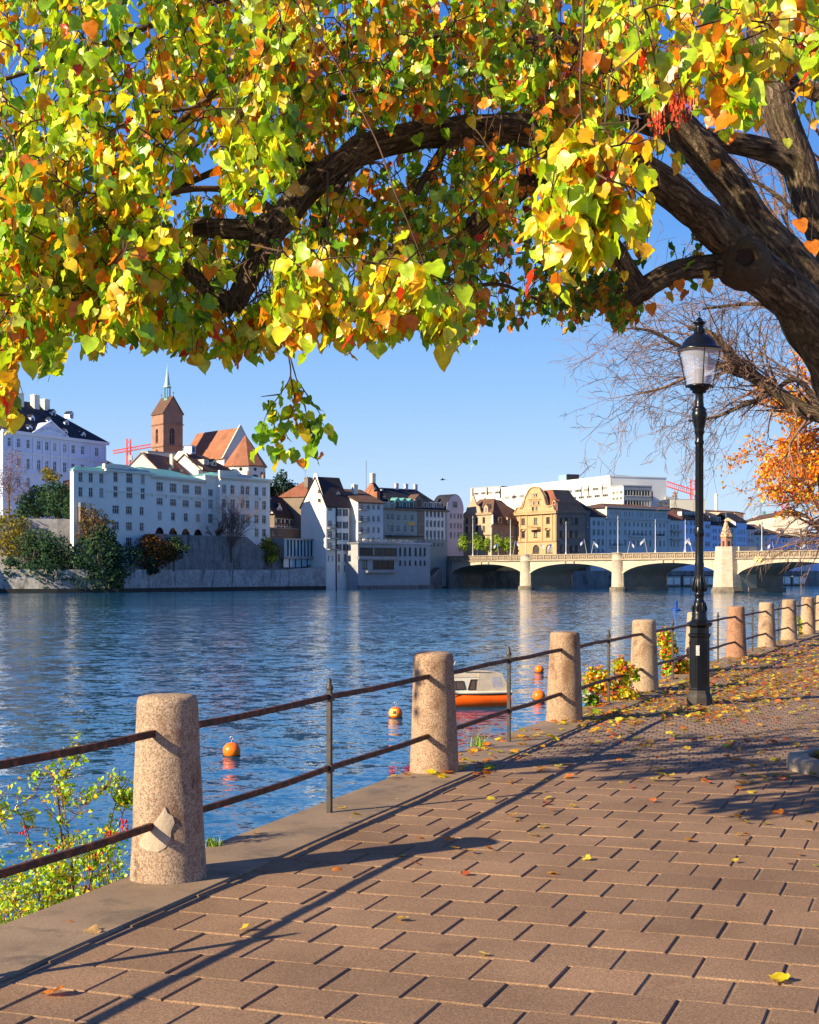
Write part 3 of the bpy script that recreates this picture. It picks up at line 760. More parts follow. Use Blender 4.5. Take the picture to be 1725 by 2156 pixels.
h.wall('front', 0, zt4, M_white, h.grid([443.7], 10.5, rb, 'tri')); h.plain(zt4, M_white, ('left','back')); h.cornice(zt4, M_white, .5, .6); as_part(h, W.t)
h = wing(463, 432, 568.5, 449, 17, -2); zt5 = h.z(1004)
rc = h.rows((1020,1039,472),(1050,1069,472),(1081,1099.6,472),(1113,1130,540))
h.wall('front', 0, zt5, M_white, h.grid([472.3,490], 9, rc[:3])+h.grid([511,521.5], 8, rc[:3])+h.grid([540.6,556.3], 8, rc))
h.plain(zt5, M_white); h.cornice(zt5, M_white, .5, .7); h.roof(zt5+.25, zt5+2.0, M_grn_roof, 5, 5, .5); h.cornice(h.z(1045,490), M_white, .3, .25, 'string_course')
h.box('parapet', .3, h.L*.36, .3, 1.0, zt5+.2, zt5+2.0, M_cream); h.box('parapet', h.L*.38, h.L*.65, .3, 1, zt5+.2, zt5+1.2, M_pinkgrey)
mb = MB()
for k in range(40): mb.box((h.L*(k+.5)/40, -.2, zt5-.65), (.3,.35,.35))
stuff(mb.build('dentils', M_cream, h.t))
for p in (478,513,548): h.box('bracket', h.s(p)-.3, h.s(p)+.3, -.45, 0, h.z(1050,490), h.z(1045,490), M_white)
as_part(h, W.t)

# ---- church: tower, nave, apse
def ray_len(P, d, px):                         # distance from P along d to the point seen at column px
    k = (px-CX)/F; return (k*P.y-P.x)/(d.x-k*d.y)
C0 = at(344, 900, 500); u = Vector((.8,.6,0)); 
T = House('church', 'gothic church with red sandstone tower, green spire and orange roof', 'church', 344, 500, 385, 500+.6*ray_len(C0, u, 385), 8.2, 22)
zt = T.z(868); zc = T.z(834.5, 364)
w1 = [(T.L*.45, 1.9, T.z(935), T.z(900), 'lancet')]
kk, ww = T.sleft(330.5)
T.wall('left', 0, zt, M_red_st, [(kk, 1.9, T.zleft(330,932.7), T.zleft(330,903), 'lancet'), (kk, 1.3, T.zleft(330,960), T.zleft(330,946), 'lancet')], reveal=.5, frame=M_red_st)
T.wall('front', 0, zt, M_red_st, w1, gable=[(0,zt),(T.L,zt),(T.L/2,zc)], reveal=.5, frame=M_red_st)
T.wall('back', 0, zt, M_red_st, gable=[(0,zt),(T.L,zt),(T.L/2,zc)]); T.wall('right', 0, zt, M_red_st)
mb = MB(); L_, dd = T.L, T.deep
for sg, x in ((0,-.35),(1,L_+.35)):
    P = [(x,-.3,zt-.2),(L_/2,-.3,zc+.25),(L_/2,dd+.3,zc+.25),(x,dd+.3,zt-.2)]
    mb.face(P); Q = [(p[0],p[1],p[2]-.3) for p in P]; mb.face(Q[::-1]); mb.face([P[0],P[1],Q[1],Q[0]]); mb.face([P[0],Q[0],Q[3],P[3]]); mb.face([P[3],P[2],Q[2],Q[3]])
mb.build('tower_roof', M_tile_b, T.t)
for z in (T.z(892), T.z(939)):
    for wch in ('front','left'): T.cornice(z, M_red_st, .35, .3, 'string_course', wch)
cx_, cy_ = L_/2, dd/2; zb = T.z(837, 353); z1 = T.z(812, 353); z2 = T.z(763, 353)
mb = MB()
for k in range(6):
    a = k*pi/3; mb.box((cx_+1.0*cos(a), cy_+1.0*sin(a), (zb+z1)/2), (.28,.28,z1-zb+.4), a)
mb.lathe((cx_,cy_,zb-.6), [(1.35,0),(1.3,.9),(1.1,1.0)], 6, smooth=False); mb.build('belfry', M_grn_roof, T.t)
mb = MB(); mb.lathe((cx_,cy_,z1), [(1.55,-.1),(1.5,.15),(1.1,.7),(.8,2.2),(.35,5),(0,z2-z1)], 6, smooth=False)
mb.tube([(cx_,cy_,z2-.4),(cx_,cy_,z2+1.6)], .07, 5); mb.beam((cx_-.4,cy_,z2+1.1),(cx_+.4,cy_,z2+1.1), .08,.08); mb.build('spire', mat('pale_copper', (.32,.55,.45), .5, .15, .6), T.t)
for y in (-.2, dd+.2):
    mb = MB(); mb.tube([(cx_,y,zc),(cx_,y,zc+1.6)], .12, 5); mb.beam((cx_-.35,y,zc+1.2),(cx_+.35,y,zc+1.2),.15,.15); mb.build('gable_cross', M_red_st, T.t)
# nave
P = at(472, 960, 496); hN = House('nave', None, None, 472, 496, 540, 496+.627*ray_len(P, Vector((.779,.627,0)), 540), 28, 22)
ze, zr = hN.z(962), hN.z(901, 505)
hN.wall('front', 0, ze, M_white, gable=[(-.2,ze-.3),(hN.L+.2,ze-.3),(hN.L/2,zr+.9)], name='gable_wall'); hN.wall('left', 0, ze, M_white); hN.wall('right', 0, ze, M_white); hN.wall('back', 0, ze, M_white, gable=[(0,ze),(hN.L,ze),(hN.L/2,zr)])
mb = MB()
for x in (-.6, hN.L+.6):
    Pp = [(x,.3,ze-.4),(hN.L/2,.3,zr+.2),(hN.L/2,hN.deep,zr+.2),(x,hN.deep,ze-.4)]; Q = [(p[0],p[1],p[2]-.3) for p in Pp]
    mb.face(Pp); mb.face(Q[::-1]); mb.face([Pp[0],Pp[3],Q[3],Q[0]]); mb.face([Pp[0],Pp[1],Q[1],Q[0]])
mb.build('nave_roof', M_tile_o, hN.t); 
mb = MB(); mb.beam((-.5,.1,ze-.5),(hN.L/2,.1,zr+.9),.6,.5); mb.beam((hN.L+.5,.1,ze-.5),(hN.L/2,.1,zr+.9),.6,.5); mb.build('gable_coping', M_cream, hN.t)
as_part(hN, T.t)
ac = at(517, 980, 489); aw = T.t.matrix_world.inverted() if False else None
bpy.context.view_layer.update(); inv = T.t.matrix_world.inverted()
def in_church(mb, name, m):
    o = mb.build(name, m); o.parent = T.t; o.matrix_parent_inverse = inv; return o
za, zb_ = CZ+(HY-982)/F*489, CZ+(HY-917)/F*489
mb = MB(); n = 8; rot = .25
mb.lathe((ac.x,ac.y,22), [(6.6,0),(6.6,za-22)], n, smooth=False, rot=rot, cap=False); in_church(mb, 'apse_wall', M_white)
mb = MB(); mb.lathe((ac.x,ac.y,za), [(7.2,-.35),(7.25,0),(.25,zb_-za),(0,zb_-za+.1)], n, smooth=False, rot=rot); in_church(mb, 'apse_roof', M_tile_o)
for k in range(n):
    a = rot+2*pi*(k+.5)/n; r = 6.6*cos(pi/n)
    if sin(a) > .5: continue
    mb = MB()
    R = [(1.3*cos(t), 1.3*sin(t)) for t in [pi*j/10 for j in range(11)]]
    pts = [(-1.3,-4.5),(1.3,-4.5)]+R
    def P3(x, z, o=.06): return (ac.x+(r+o)*cos(a)-x*sin(a), ac.y+(r+o)*sin(a)+x*cos(a), za-4.2+z)
    mb.face([P3(x, z) for x, z in pts]); in_church(mb, 'church_window', M_win)
    mb = MB(); mb.face([P3(.55*cos(t), 2.9+.55*sin(t)) for t in [2*pi*j/12 for j in range(12)]]); in_church(mb, 'oculus', M_win)
    mb = MB(); a2 = rot+2*pi*k/n; mb.box((ac.x+6.9*cos(a2), ac.y+6.9*sin(a2), (22+za-2)/2), (1.2,.8,za-2-22), a2); in_church(mb, 'buttress', M_red_st)

# ---- small houses between palace, college and church
h = House('hill_house', 'brown roofed house between the blue palace and the church', 'house', 225, 478, 262, 500, 12, 20)
zt = h.z(979); h.wall('front', 0, zt, M_cream); h.plain(zt, M_cream); h.roof(zt, h.z(945, 232)-2, M_tile_b, 0, 6); h.chimney(3, 5, h.z(952), h.z(937), 1, 1, M_tile_d)
h = House('hill_house', 'cream house with reddish roof in front of the church tower', 'house', 340, 452, 410, 476, 13, 18)
zt = h.z(995); h.wall('front', 0, zt, M_cream); h.wall('left', 0, zt, M_cream, gable=[(0,zt),(13,zt),(6.5,zt+6.5)]); h.plain(zt, M_cream, ('right','back')); h.roof(zt, zt+6.3, M_tile_r, 0, 0, .3)
h.chimney(h.s(377), 2.5, zt+1, zt+6.3, .9, .9)
h.dormer(h.s(366), 1.2, zt+1, 1.6, 1.1, M_cream, M_tile_r, kd='shed'); h.dormer(h.s(390), 1.2, zt+1, 1.6, 1.1, M_cream, M_tile_r, kd='shed')
h = House('hill_house', 'flat roofed cream house directly below the church tower', 'house', 312, 486, 392, 496, 4, 22)
zt = h.z(951); h.wall('front', 0, zt, M_cream, h.grid([322,330], 4, [h.rows((980,990))[0]])); h.plain(zt, M_cream); h.box('roof', -.3, h.L+.3, -.3, 4.3, zt, zt+.3, M_concrete)
h = House('hill_house', 'house with white stepped firewall and dark brown roof below the church nave', 'house', 425, 470, 502, 486, 14, 18)
zt = h.z(990); zr = h.z(944, 425)-1.4
h.wall('front', 0, zt, M_cream, h.grid([440,448,457,466], 5, [h.rows((992,998))[0]])); h.wall('left', 0, zt, M_white, gable=[(-.5,zt),(14.3,zt),(14.3,zt+.8),(10,zr-3.0),(7,zr+.9),(4.5,zr+.9),(-.5,zt+1)]); h.plain(zt, M_cream, ('right','back'))
h.roof(zt, zr, M_tile_b, 0, 9, .4); h.dormer(h.s(446), 2.2, zt+2.2, 2.4, 1.6, M_cream, M_tile_b, 3, 'shed'); h.dormer(h.s(462), 2.0, zt+2, 2.0, 1.4, M_cream, M_tile_b, 3)
h.dormer(h.s(434), 5, zt+5.6, 2.0, 2.4, M_blueren, M_tile_b, 3, 'shed')

# ---- half-timbered house on the slope
h = House('half_timbered_house', 'dark half-timbered house tucked between the college and the gabled house', 'house', 578, 470, 625, 486, 9, 8)
zt = h.z(1085); h.wall('front', 0, zt, M_white, h.grid([587,596,605,614], 5, h.rows((1092,1100),(1108,1116)), 'plain'), frame=M_frame_b); h.plain(zt, M_brown); h.roof(zt, zt+6.5, M_tile_d, 0, 0, .6)
for z in (zt-.2, h.z(1104), h.z(1089), h.z(1119), h.z(1101)): h.box('timber_beam', 0, h.L, -.12, 0, z-.15, z+.15, M_frame_b)
for k in range(9): h.box('timber_post', h.L*k/8-.12, h.L*k/8+.12, -.1, 0, h.z(1122), zt-.4, M_frame_b)
h.dormer(h.s(594), .8, zt+.8, 3.6, 1.8, M_white, M_tile_d, 3); 
h = House('hill_house', 'dark roofed house high on the wooded slope behind the gabled house', 'house', 600, 505, 646, 520, 12, 10)
zt = h.z(1065); h.wall('front', 0, zt, M_brown, h.grid([610,620], 6, h.rows((1075,1088)))); h.plain(zt, M_brown); h.roof(zt, h.z(1023), M_tile_d, 0, 0, .6); h.chimney(h.L*.9, 6, h.z(1030), h.z(1012), 2.2, 1.6, M_cream)
h = House('brick_annex', 'low reddish brown building beside the half-timbered house', 'building', 563, 464, 634, 482, 6, 2)
zt = h.z(1112); h.wall('front', 0, zt, M_brown, h.grid([575,590], 5, h.rows((1118,1126)))); h.plain(zt, M_brown); h.box('roof', -.2, h.L+.2, -.2, 6.2, zt, zt+.3, M_concrete)

# ---- glass pavilion on the quay
h = House('glass_pavilion', 'low grey pavilion on the quay with a long glazed front', 'building', 597, 444, 681, 459, 9, 3.2)
zt = h.z(1133); zg0, zg1 = h.z(1170), h.z(1140); zs0, zs1 = h.z(1194), h.z(1177)
M_blueglass, nt, b = newmat('pale_blue_glass'); b.inputs['Base Color'].default_value = (.30,.48,.55,1); b.inputs['Roughness'].default_value = .12; b.inputs['Metallic'].default_value = .1
h.box('roof_slab', -.3, h.L+.3, -.5, 9.2, zt-.5, zt, M_metal); h.box('floor_slab', -.3, h.L+.3, -.5, 9.2, zg0-.9, zg0-.1, M_metal); h.box('end_wall', h.L-1.2, h.L+.3, -.5, 9, zg0-.1, zt-.5, M_metal); h.box('end_wall', -.3, .5, -.5, 9, zg0-.1, zt-.5, M_metal)
h.box('core', .4, h.L-.4, 2, 9, 0, zt-.5, M_concrete)
n = 11
for k in range(n):
    x0, x1 = .5+(h.L-1.7)*k/n, .5+(h.L-1.7)*(k+1)/n
    h.box('pane', x0+.06, x1-.06, .1, .16, zg0-.1, zt-.5, M_blueglass); h.box('mullion', x1-.06, x1+.06, -.3, .3, zg0-.1, zt-.5, M_slate)
for k in range(5):
    x0, x1 = h.s(599)+k*(h.s(661)-h.s(599))/5, h.s(599)+(k+1)*(h.s(661)-h.s(599))/5
    h.box('pane', x0+.1, x1-.1, .4, .46, max(0, zs0-.8+k*.35), zs1, M_blueglass); h.box('mullion', x1-.1, x1+.1, .2, .5, 0, zs1+.2, M_slate)

# ---- white gabled house
g = House('gabled_house', 'tall white house with sunlit gable and green shutters rising from the river', 'house', 687, 450, 735.5, 450+.67*ray_len(at(687,0,450), Vector((.74,.67,0)), 735.5), 12.3, -4)
zt = g.z(1066); zr = zt+9.2
cw = g.rows((1087,1101),(1111,1126,707),(1135,1149,707),(1160,1173,707)); cs = g.rows((1167,1183,707),(1190,1205,707))
rws = g.rows((1071.5,1086,712),(1098,1112,712),(1122,1137,712),(1145.5,1159,712),(1166.5,1183,712),(1190,1204,712))
wn_ = g.grid([714,727.5], 5.2, rws[:4], 'shut')+g.grid([714,727.5], 5.6, rws[4:5])+g.grid([713.5,726.5], 3.6, rws[5:6], 'plain')
wn_ += g.grid([695.5], 9, [g.rows((1067,1075,697))[0], g.rows((1096,1108,697))[0], g.rows((1118,1132,697))[0], g.rows((1142,1156,697))[0]], 'tri')+g.grid([692,700], 2.5, [g.rows((1170,1181,697))[0]], 'plain')
g.wall('front', 0, zt, M_white, wn_)
dp = g.deep
k1, _ = g.sleft(671)
gw = [(g.sleft(676-3)[0], 1.2, g.zleft(672,1037), g.zleft(672,1031), ''), (g.sleft(673)[0], 1.2, g.zleft(672,1056), g.zleft(672,1050), '')]
g.wall('left', 0, zt, M_white, name='gable_wall', gable=[(0,zt),(dp,zt),(dp*.68,zr-1.1),(dp*.63,zr+.9),(dp*.52,zr+.9),(dp*.48,zr-1.1)]); g.plain(zt, M_white, ('right','back'))
M_, _L = g.side('left')
for a in gw: g.window(M_ @ Matrix.Translation((0,-.22,0)), a[0], a[1], a[2], a[3], 'plain', .12, M_frame_b)
g.roof(zt, zr, M_tile_d, 0, 0, .35, rf=.42)
g.dormer(g.s(722), 2.0, zt+2.6, 1.8, 1.5, M_frame, M_tile_d)
for yb in (1111.5, 1133, 1156):
    z = g.z(yb, 697); xb0, xb1 = g.s(688), g.s(706); g.box('balcony_floor', xb0, xb1, -1.6, 0, z-.25, z, M_concrete)
    mb = MB(); 
    for k in range(9): mb.box((xb0+(xb1-xb0)*k/8, -1.55, z+.5), (.06,.06,1.0))
    mb.box(((xb0+xb1)/2, -1.55, z+1.0), (xb1-xb0,.08,.08)); stuff(mb.build('balcony_railing', M_slate, g.t))
g.box('downpipe', g.s(707), g.s(707)+.25, -.25, -.02, .5, zt-.3, M_slate)

# ---- narrow house with a sloping firewall and four window columns
h = House('townhouse', 'grey townhouse with brown lean-to roof and bright reflecting windows', 'house', 754, 455, 807, 455+.67*ray_len(at(754,0,455), Vector((.74,.67,0)), 807), 11, -4)
zt = h.z(1057); zr = zt+4.2
R4 = h.rows((1062,1072,760),(1085,1097.5,760),(1109,1121,760),(1131,1143,760))
h.wall('front', 0, zt, M_grey, h.grid([776,787,797.5], 5, R4)+h.grid([761.5], 8.5, R4, 'tri')); h.wall('left', 0, zt, M_white, gable=[(0,zt),(11,zt),(0,zr+.6)]); h.wall('right', 0, zt, M_grey); h.wall('back', 0, zr, M_grey)
mb = MB(); A_ = [(-.4,-.7,zt),(h.L+.4,-.7,zt),(h.L+.4,11,zr+.4),(-.4,11,zr+.4)]; mb.face(A_); mb.face([(p[0],p[1],p[2]-.35) for p in A_][::-1])
for i in range(4): p, q = A_[i], A_[(i+1) % 4]; mb.face([p,(p[0],p[1],p[2]-.35),(q[0],q[1],q[2]-.35),q])
mb.build('roof', M_tile_b, h.t); h.chimney(h.L*.45, 7, zt+2, zt+5.6, 1.6, 1.2, M_cream)
for r in R4[:3]:
    z = r[0]-.1; x0, x1 = h.s(755), h.s(774); h.box('balcony_floor', x0, x1, -1.2, 0, z-.2, z, M_concrete); mb = MB()
    for k in range(9): mb.box((x0+(x1-x0)*k/8, -1.15, z+.5), (.06,.06,1))
    mb.box(((x0+x1)/2, -1.15, z+1), (x1-x0,.08,.08)); stuff(mb.build('balcony_railing', M_slate, h.t))
h = House('hill_house', 'house with big red-brown hipped roof behind the white gable', 'house', 676, 478, 745, 496, 16, 5)
zt = h.z(1045); h.wall('front', 0, zt, M_brown); h.plain(zt, M_brown); h.roof(zt, h.z(1005), M_tile_r, 5, 7); h.chimney(2, 6, h.z(1025), h.z(1005), 3, 1.4, M_brown)
for p in (687, 713): 
    mb = MB(); x = h.s(p); mb.tube([(x,8,h.z(1010)),(x,8,h.z(983 if p < 700 else 990))], .08, 4); mb.beam((x-1,8,h.z(988 if p<700 else 995)),(x+1,8,h.z(988 if p<700 else 995)),.08,.08); mb.build('aerial', M_metal, h.t)

# ---- long dark-roofed block
h = House('long_block', 'long riverside block with dark roof, orange end hip and mixed facades', 'building', 807, 470, 942, 470+.67*ray_len(at(807,0,470), Vector((.74,.67,0)), 942), 15, -3)
xa, xb, xc, xd = h.s(807), h.s(832), h.s(879), h.s(942)
zt = h.z(1056); zt2 = h.z(1073, 860)
wa = h.grid([817.8,826.4], 5.5, [h.rows((1058,1070))[0]])+h.grid([817.8,826.4], 5.5, h.rows((1080.3,1094),(1104.6,1119.8)), 'arch')
wb = h.grid([839,853.5,868], 6, h.rows((1083,1096,840)))+h.grid([839,853.5,868], 6, h.rows((1106,1120,840)), 'arch')
wd = h.grid([884,892], 3.5, h.rows((1095,1103,888),(1117,1126,888)))
we = h.grid([899,907.3,915.2,923,931], 4.8, h.rows((1076,1088.6,899),(1097,1109.4,899),(1117,1132,899),(1142,1152,899)), 'plain')
h.wall('front', 0, zt2, M_greengrey, wa[2:]+wb+wd+we); h.plain(zt2, M_greengrey, ('right','back')); h.wall('left', 0, zt, M_cream)
h.box('upper_bay', xa, xb, 0, 3, zt2, zt, M_greengrey)
for p in (817.8, 826.4): h.window(Matrix.Identity(4), h.s(p), 1.2, h.rows((1058,1070))[0][0], h.rows((1058,1070))[0][1], 'plain', .0, M_frame)
h.box('plaster_face', h.s(879)+.1, h.s(895), -.12, -.02, 4, zt2, M_brown)
for k in range(6):
    x = h.s(895)+(h.s(935)-h.s(895))*k/5; h.box('white_pilaster', x-.28, x+.28, -.18, 0, h.z(1136, 899), zt2-.3, M_white)
for yy in (1092, 1113):
    for k in range(5):
        x0 = h.s(895)+(h.s(935)-h.s(895))*k/5; x1 = h.s(895)+(h.s(935)-h.s(895))*(k+1)/5; h.box('white_panel', x0+.3, x1-.3, -.1, -.01, h.z(yy+3.3,899), h.z(yy-3,899), M_white)
h.cornice(zt2, M_brown, .5, .6)
zr = h.z(1006, 790); zr2 = h.z(1026, 860)
h.roof(zt2+.1, zr, M_slate, 3.5, 3.0, .5, x0=xa, x1=h.s(840), y0=2.9, y1=15); h.roof(zt2, zr2, M_slate, 0, 7, .5, x0=h.s(834))
mb = MB(); mb.face([(-.6,3.2,zt+.1),(-.6,12.5,zt+.1),(3.2,8.6,zr+.1)]); mb.build('hip_tiles', M_tile_o, h.t)
h.box('orange_dormer', h.s(795)+1.2, h.s(812)-1, 1.6, 3.4, zt2+3, zt+3.2, M_tile_o)
for p in (839, 853.5, 868): h.dormer(h.s(p), .3, zt2+.4, 2.4, 2.3, M_grn_roof, M_grn_roof, 3)
for p in (898,907,916,925,934): h.dormer(h.s(p), .6, zt2+.8, 1.3, 2.0, M_frame, M_slate, 2.5, 'shed')
h.dormer(h.s(884), .3, zt2+.5, 3.4, 3.2, M_brown, M_tile_b, 4)
for p, q in ((818,1026),(832,1027),(817,1040),(830,1044),(845,1045)): h.dormer(h.s(p), 3.9+ (1045-q)*.12, zt2+3.2+(1045-q)*.16, .8, .6, M_frame, M_slate, 1.2)
for p in (868,888,908): h.chimney(h.s(p), 7.5, zr2-1.5, zr2+1.4, 1.1, .9, M_pinkgrey)
h.chimney(2.6, 8, zr-1, zr+1.8, 1.4, 1.2, M_cream)
mb = MB(); mb.tube([(h.s(806),8,zr-9),(h.s(806),8,zr+6)], .12, 5); mb.build('aerial', M_metal, h.t)
h.box('awning', h.s(812), h.s(878), -3.0, 0, h.z(1130,812), h.z(1127,812), M_shut)
M_gold = mat('gilded_letters', (.75,.45,.08), .4, .1, metal=.3); mb = MB()
for k in range(7):                                # gilded lettering, too small in the photograph to read
    x = h.s(857)+(h.s(871)-h.s(857))*k/6; mb.box((x, -.2, h.z(1102,860)), (.22,.1,.85)); mb.box((x+.25, -.2, h.z(1102,860)+(.3 if k % 2 else -.3)), (.3,.1,.18))
stuff(mb.build('gilded_lettering', M_gold, h.t))
# rounded gable house at the bridge head
h = House('corner_house', 'pinkish corner house with rounded gable at the bridge head', 'house', 941, 491, 976, 491+.67*ray_len(at(941,0,491), Vector((.74,.67,0)), 976), 7, 0)
zt = h.z(1074); wn_ = h.grid([950,957.5,965,971], 3.8, h.rows((1081,1091,950),(1101,1112,950),(1120,1132,950)), 'plain')
h.wall('front', 0, zt, M_pinkgrey, wn_, gable=[(0,zt)]+[(h.L/2-h.L/2*cos(t), zt+5.2*sin(t)) for t in [pi*j/12 for j in range(13)]][::-1][::-1]); h.plain(zt, M_pinkgrey)
mb = MB(); R = [[(h.L/2-h.L/2*cos(t)*1.04, y, zt+5.4*sin(t)) for t in [pi*j/12 for j in range(13)]] for y in (-.3, .0, 6.9)]
mb.grid(R[1:], 0, False, False); mb.build('roof', M_slate, h.t); h.window(Matrix.Identity(4), h.L/2, 2.2, zt+.8, zt+3, 'tri', .0, M_frame)

# ---- riverside terrace: modern part and arcade
h = House('river_terrace', 'grey riverside restaurant terrace with glazed band and arched windows', 'building', 754, 450.5, 906, 450.5+.67*ray_len(at(754,0,450.5), Vector((.74,.67,0)), 906), 4.6, -4.2)
xm = h.s(838); zt = h.z(1144)
ar = h.rows((1152,1170,843))[0]; sr = h.rows((1180,1190,843))[0]
gl = h.rows((1153,1170,790))[0]; sl = h.rows((1180,1198,790))[0]
wns = [((h.s(757)+h.s(786))/2, h.s(786)-h.s(757), *gl, 'quad'), ((h.s(788)+h.s(836))/2, h.s(836)-h.s(788), *gl, 'quad'), ((h.s(785)+h.s(830))/2, h.s(830)-h.s(785), *sl, 'quad plain'), (h.s(768), 2.2, *sl, 'plain')]
wns += h.grid([843,853,863.5,875.5,885.5,894.5], 5, [ar], 'arch')+h.grid([843,853,863.5,875.5,885.5,894.5], 4, [sr], 'plain')
h.wall('front', 0, zt, M_concrete, wns, frame=M_frame_b); h.plain(zt, M_concrete)
h.box('roof_slab', -.4, xm, -.8, 4.5, zt-.1, zt+.35, M_metal); h.box('floor_slab', -.4, xm, -1.0, -.02, h.z(1178,790), h.z(1172,790), M_metal); h.box('balcony', h.s(768), h.s(832), -1.6, -.02, h.z(1206,790), h.z(1201,790), M_metal)
h.box('roof_slab', xm, h.L+.3, -.4, 4.5, zt+.0, zt+.45, M_pinkgrey)
mb = MB()
for k in range(60): mb.box((h.L*k/59, -.1, zt+.95), (.06,.06,1.0))
mb.box((h.L/2, -.1, zt+1.45), (h.L,.07,.07)); stuff(mb.build('terrace_railing', M_metal, h.t))
h.box('footing', -.3, h.L+.3, -.9, -.03, 0, 1.9, M_quay)
M_cloth = mat('white_parasol_cloth', (.7,.7,.7), .8)
for k in range(9):
    x = 3+k*(h.L-6)/8; q = h.t.matrix_world if False else None
    w = h.P+h.u*x+h.v*2.6; t = thing('terrace_table', 'small white cafe table with two chairs on the river terrace, '+['at its left end','second from the left','third from the left','fourth from the left','in the middle','fourth from the right','third from the right','second from the right','at its right end'][k], 'table', (w.x, w.y, h.z0+zt+.45), h.rz, 'cafe tables on the terrace')
    mb = MB(); mb.lathe((0,0,0), [(.3,0),(.05,.05),(.05,.7),(.6,.72),(.6,.76),(0,.77)], 10); mb.build('table', M_cloth, t)
    for sx_ in (-1, 1): mb = MB(); mb.box((sx_*1.0,0,.45), (.45,.45,.06)); mb.box((sx_*1.2,0,.75), (.05,.45,.6)); [mb.box((sx_*1.0+a_,b__,.22), (.05,.05,.44)) for a_ in (-.18,.18) for b__ in (-.18,.18)]; mb.build('chair', M_cloth, t)

# ---- houses behind the bridge
def bwalls(h, zt, m, wins=(), frame=None, gable=None): h.wall('front', 0, zt, m, wins, frame=frame, gable=gable); h.plain(zt, m)
P = at(1036, 0, 505); uu = Vector((.52,-.85,0))
h = House('townhouse', 'tan gabled townhouse with bay windows behind the green street trees', 'house', 973, 504.4, 1036, 492, 11, BZ)
zt = h.z(1084); cc = [983, 995.5, 1004, 1019]
P_ = h.Q; sw_ = []
for p in (1046, 1057, 1068, 1079):
    x = ray_len(P_, h.v, p); Yp = P_.y+h.v.y*x; zf = lambda y: CZ+(HY-y)/F*Yp-BZ
    if x < 10.4: sw_ += [(x, 1.1, zf(1130), zf(1119), ''), (x, 1.1, zf(1150), zf(1138), '')]
h.wall('front', 0, zt, M_tan, h.grid(cc, 5.5, h.rows((1091,1103),(1109,1121),(1132,1143))), frame=M_frame_b); h.wall('right', 0, zt-3.5, M_brown, sw_); h.wall('left', 0, zt, M_tan); h.wall('back', 0, zt-3, M_brown)  # right and back walls in brown: the shaded side put into the colour
h.cornice(zt, M_tan, .6, .6); h.cornice(h.z(1127), M_tan, .4, .5, 'string_course')
xg0, xg1 = h.s(980), h.s(1014); mb = MB(); G = [(xg0,zt),(xg1,zt),(xg1-1,zt+2.4),(xg1-2.4,zt+3),((xg0+xg1)/2,zt+6.5),(xg0+2.2,zt+3),(xg0+1,zt+2.4)]
mb.face([(x,-.1,z) for x, z in G]); mb.face([(x,.4,z) for x, z in G][::-1]); [mb.face([(G[i][0],-.1,G[i][1]),(G[(i+1)%7][0],-.1,G[(i+1)%7][1]),(G[(i+1)%7][0],.4,G[(i+1)%7][1]),(G[i][0],.4,G[i][1])]) for i in range(7)]; mb.build('gable', M_tan, h.t)
mb = MB(); L_, d_ = h.L, 11; A_ = [(-.3,.3,zt),(L_+.2,.3,zt),(L_+.8,-.3,zt-3.5),(L_+.8,d_,zt-3.5)]
mb.face([(-.3,.2,zt),(L_+.3,.2,zt),(L_-4,4.5,zt+5.2),(4,4.5,zt+5.2)]); mb.face([(L_+.3,.2,zt),(L_+.9,-.2,zt-3.6),(L_+.9,d_+.3,zt-3.6),(L_-1.2,d_+.3,zt+1.4),(L_-4,4.5,zt+5.2)]); mb.face([(-.3,.2,zt),(4,4.5,zt+5.2),(L_-4,4.5,zt+5.2),(L_-1.2,d_+.3,zt+1.4),(-.3,d_+.3,zt)])
mb.build('roof', M_tile_b, h.t)
for k in range(2): 
    mb = MB(); mb.box((L_-.1, 3+4*k, zt-2.2), (1.6,1.5,2.2)); o = mb.build('dormer', M_tan, h.t); mb = MB(); mb.box((L_+.72, 3+4*k, zt-2.2), (.06,.9,1.4)); mb.build('dormer_window', M_win, o); mb = MB(); mb.box((L_-.1, 3+4*k, zt-1.0), (1.9,1.9,.2)); mb.build('dormer_roof', M_tile_b, o)
h.dormer(h.s(1021), .5, zt+.3, 2.2, 2, M_tan, M_tile_b)
h = House('townhouse', 'house with tall white firewall and steep dark roof behind', 'house', 1060, 560, 1092, 580, 14, BZ)
zt = h.z(1082); zr = h.z(1042); bwalls(h, zt, M_white); M_, L_ = h.side('left'); mb = MB()
mb.face([tuple(M_ @ Vector(p)) for p in ((-1,-.1,zt-6),(14,-.1,zt-6),(14,-.1,zt-1),(11,-.1,zt+2),(8.4,-.1,zr),(5.0,-.1,zr),(2,-.1,zt+2),(-1,-.1,zt-2))]); mb.build('firewall', M_white, h.t); h.roof(zt, zr-1, M_tile_d, 0, 0, .3)
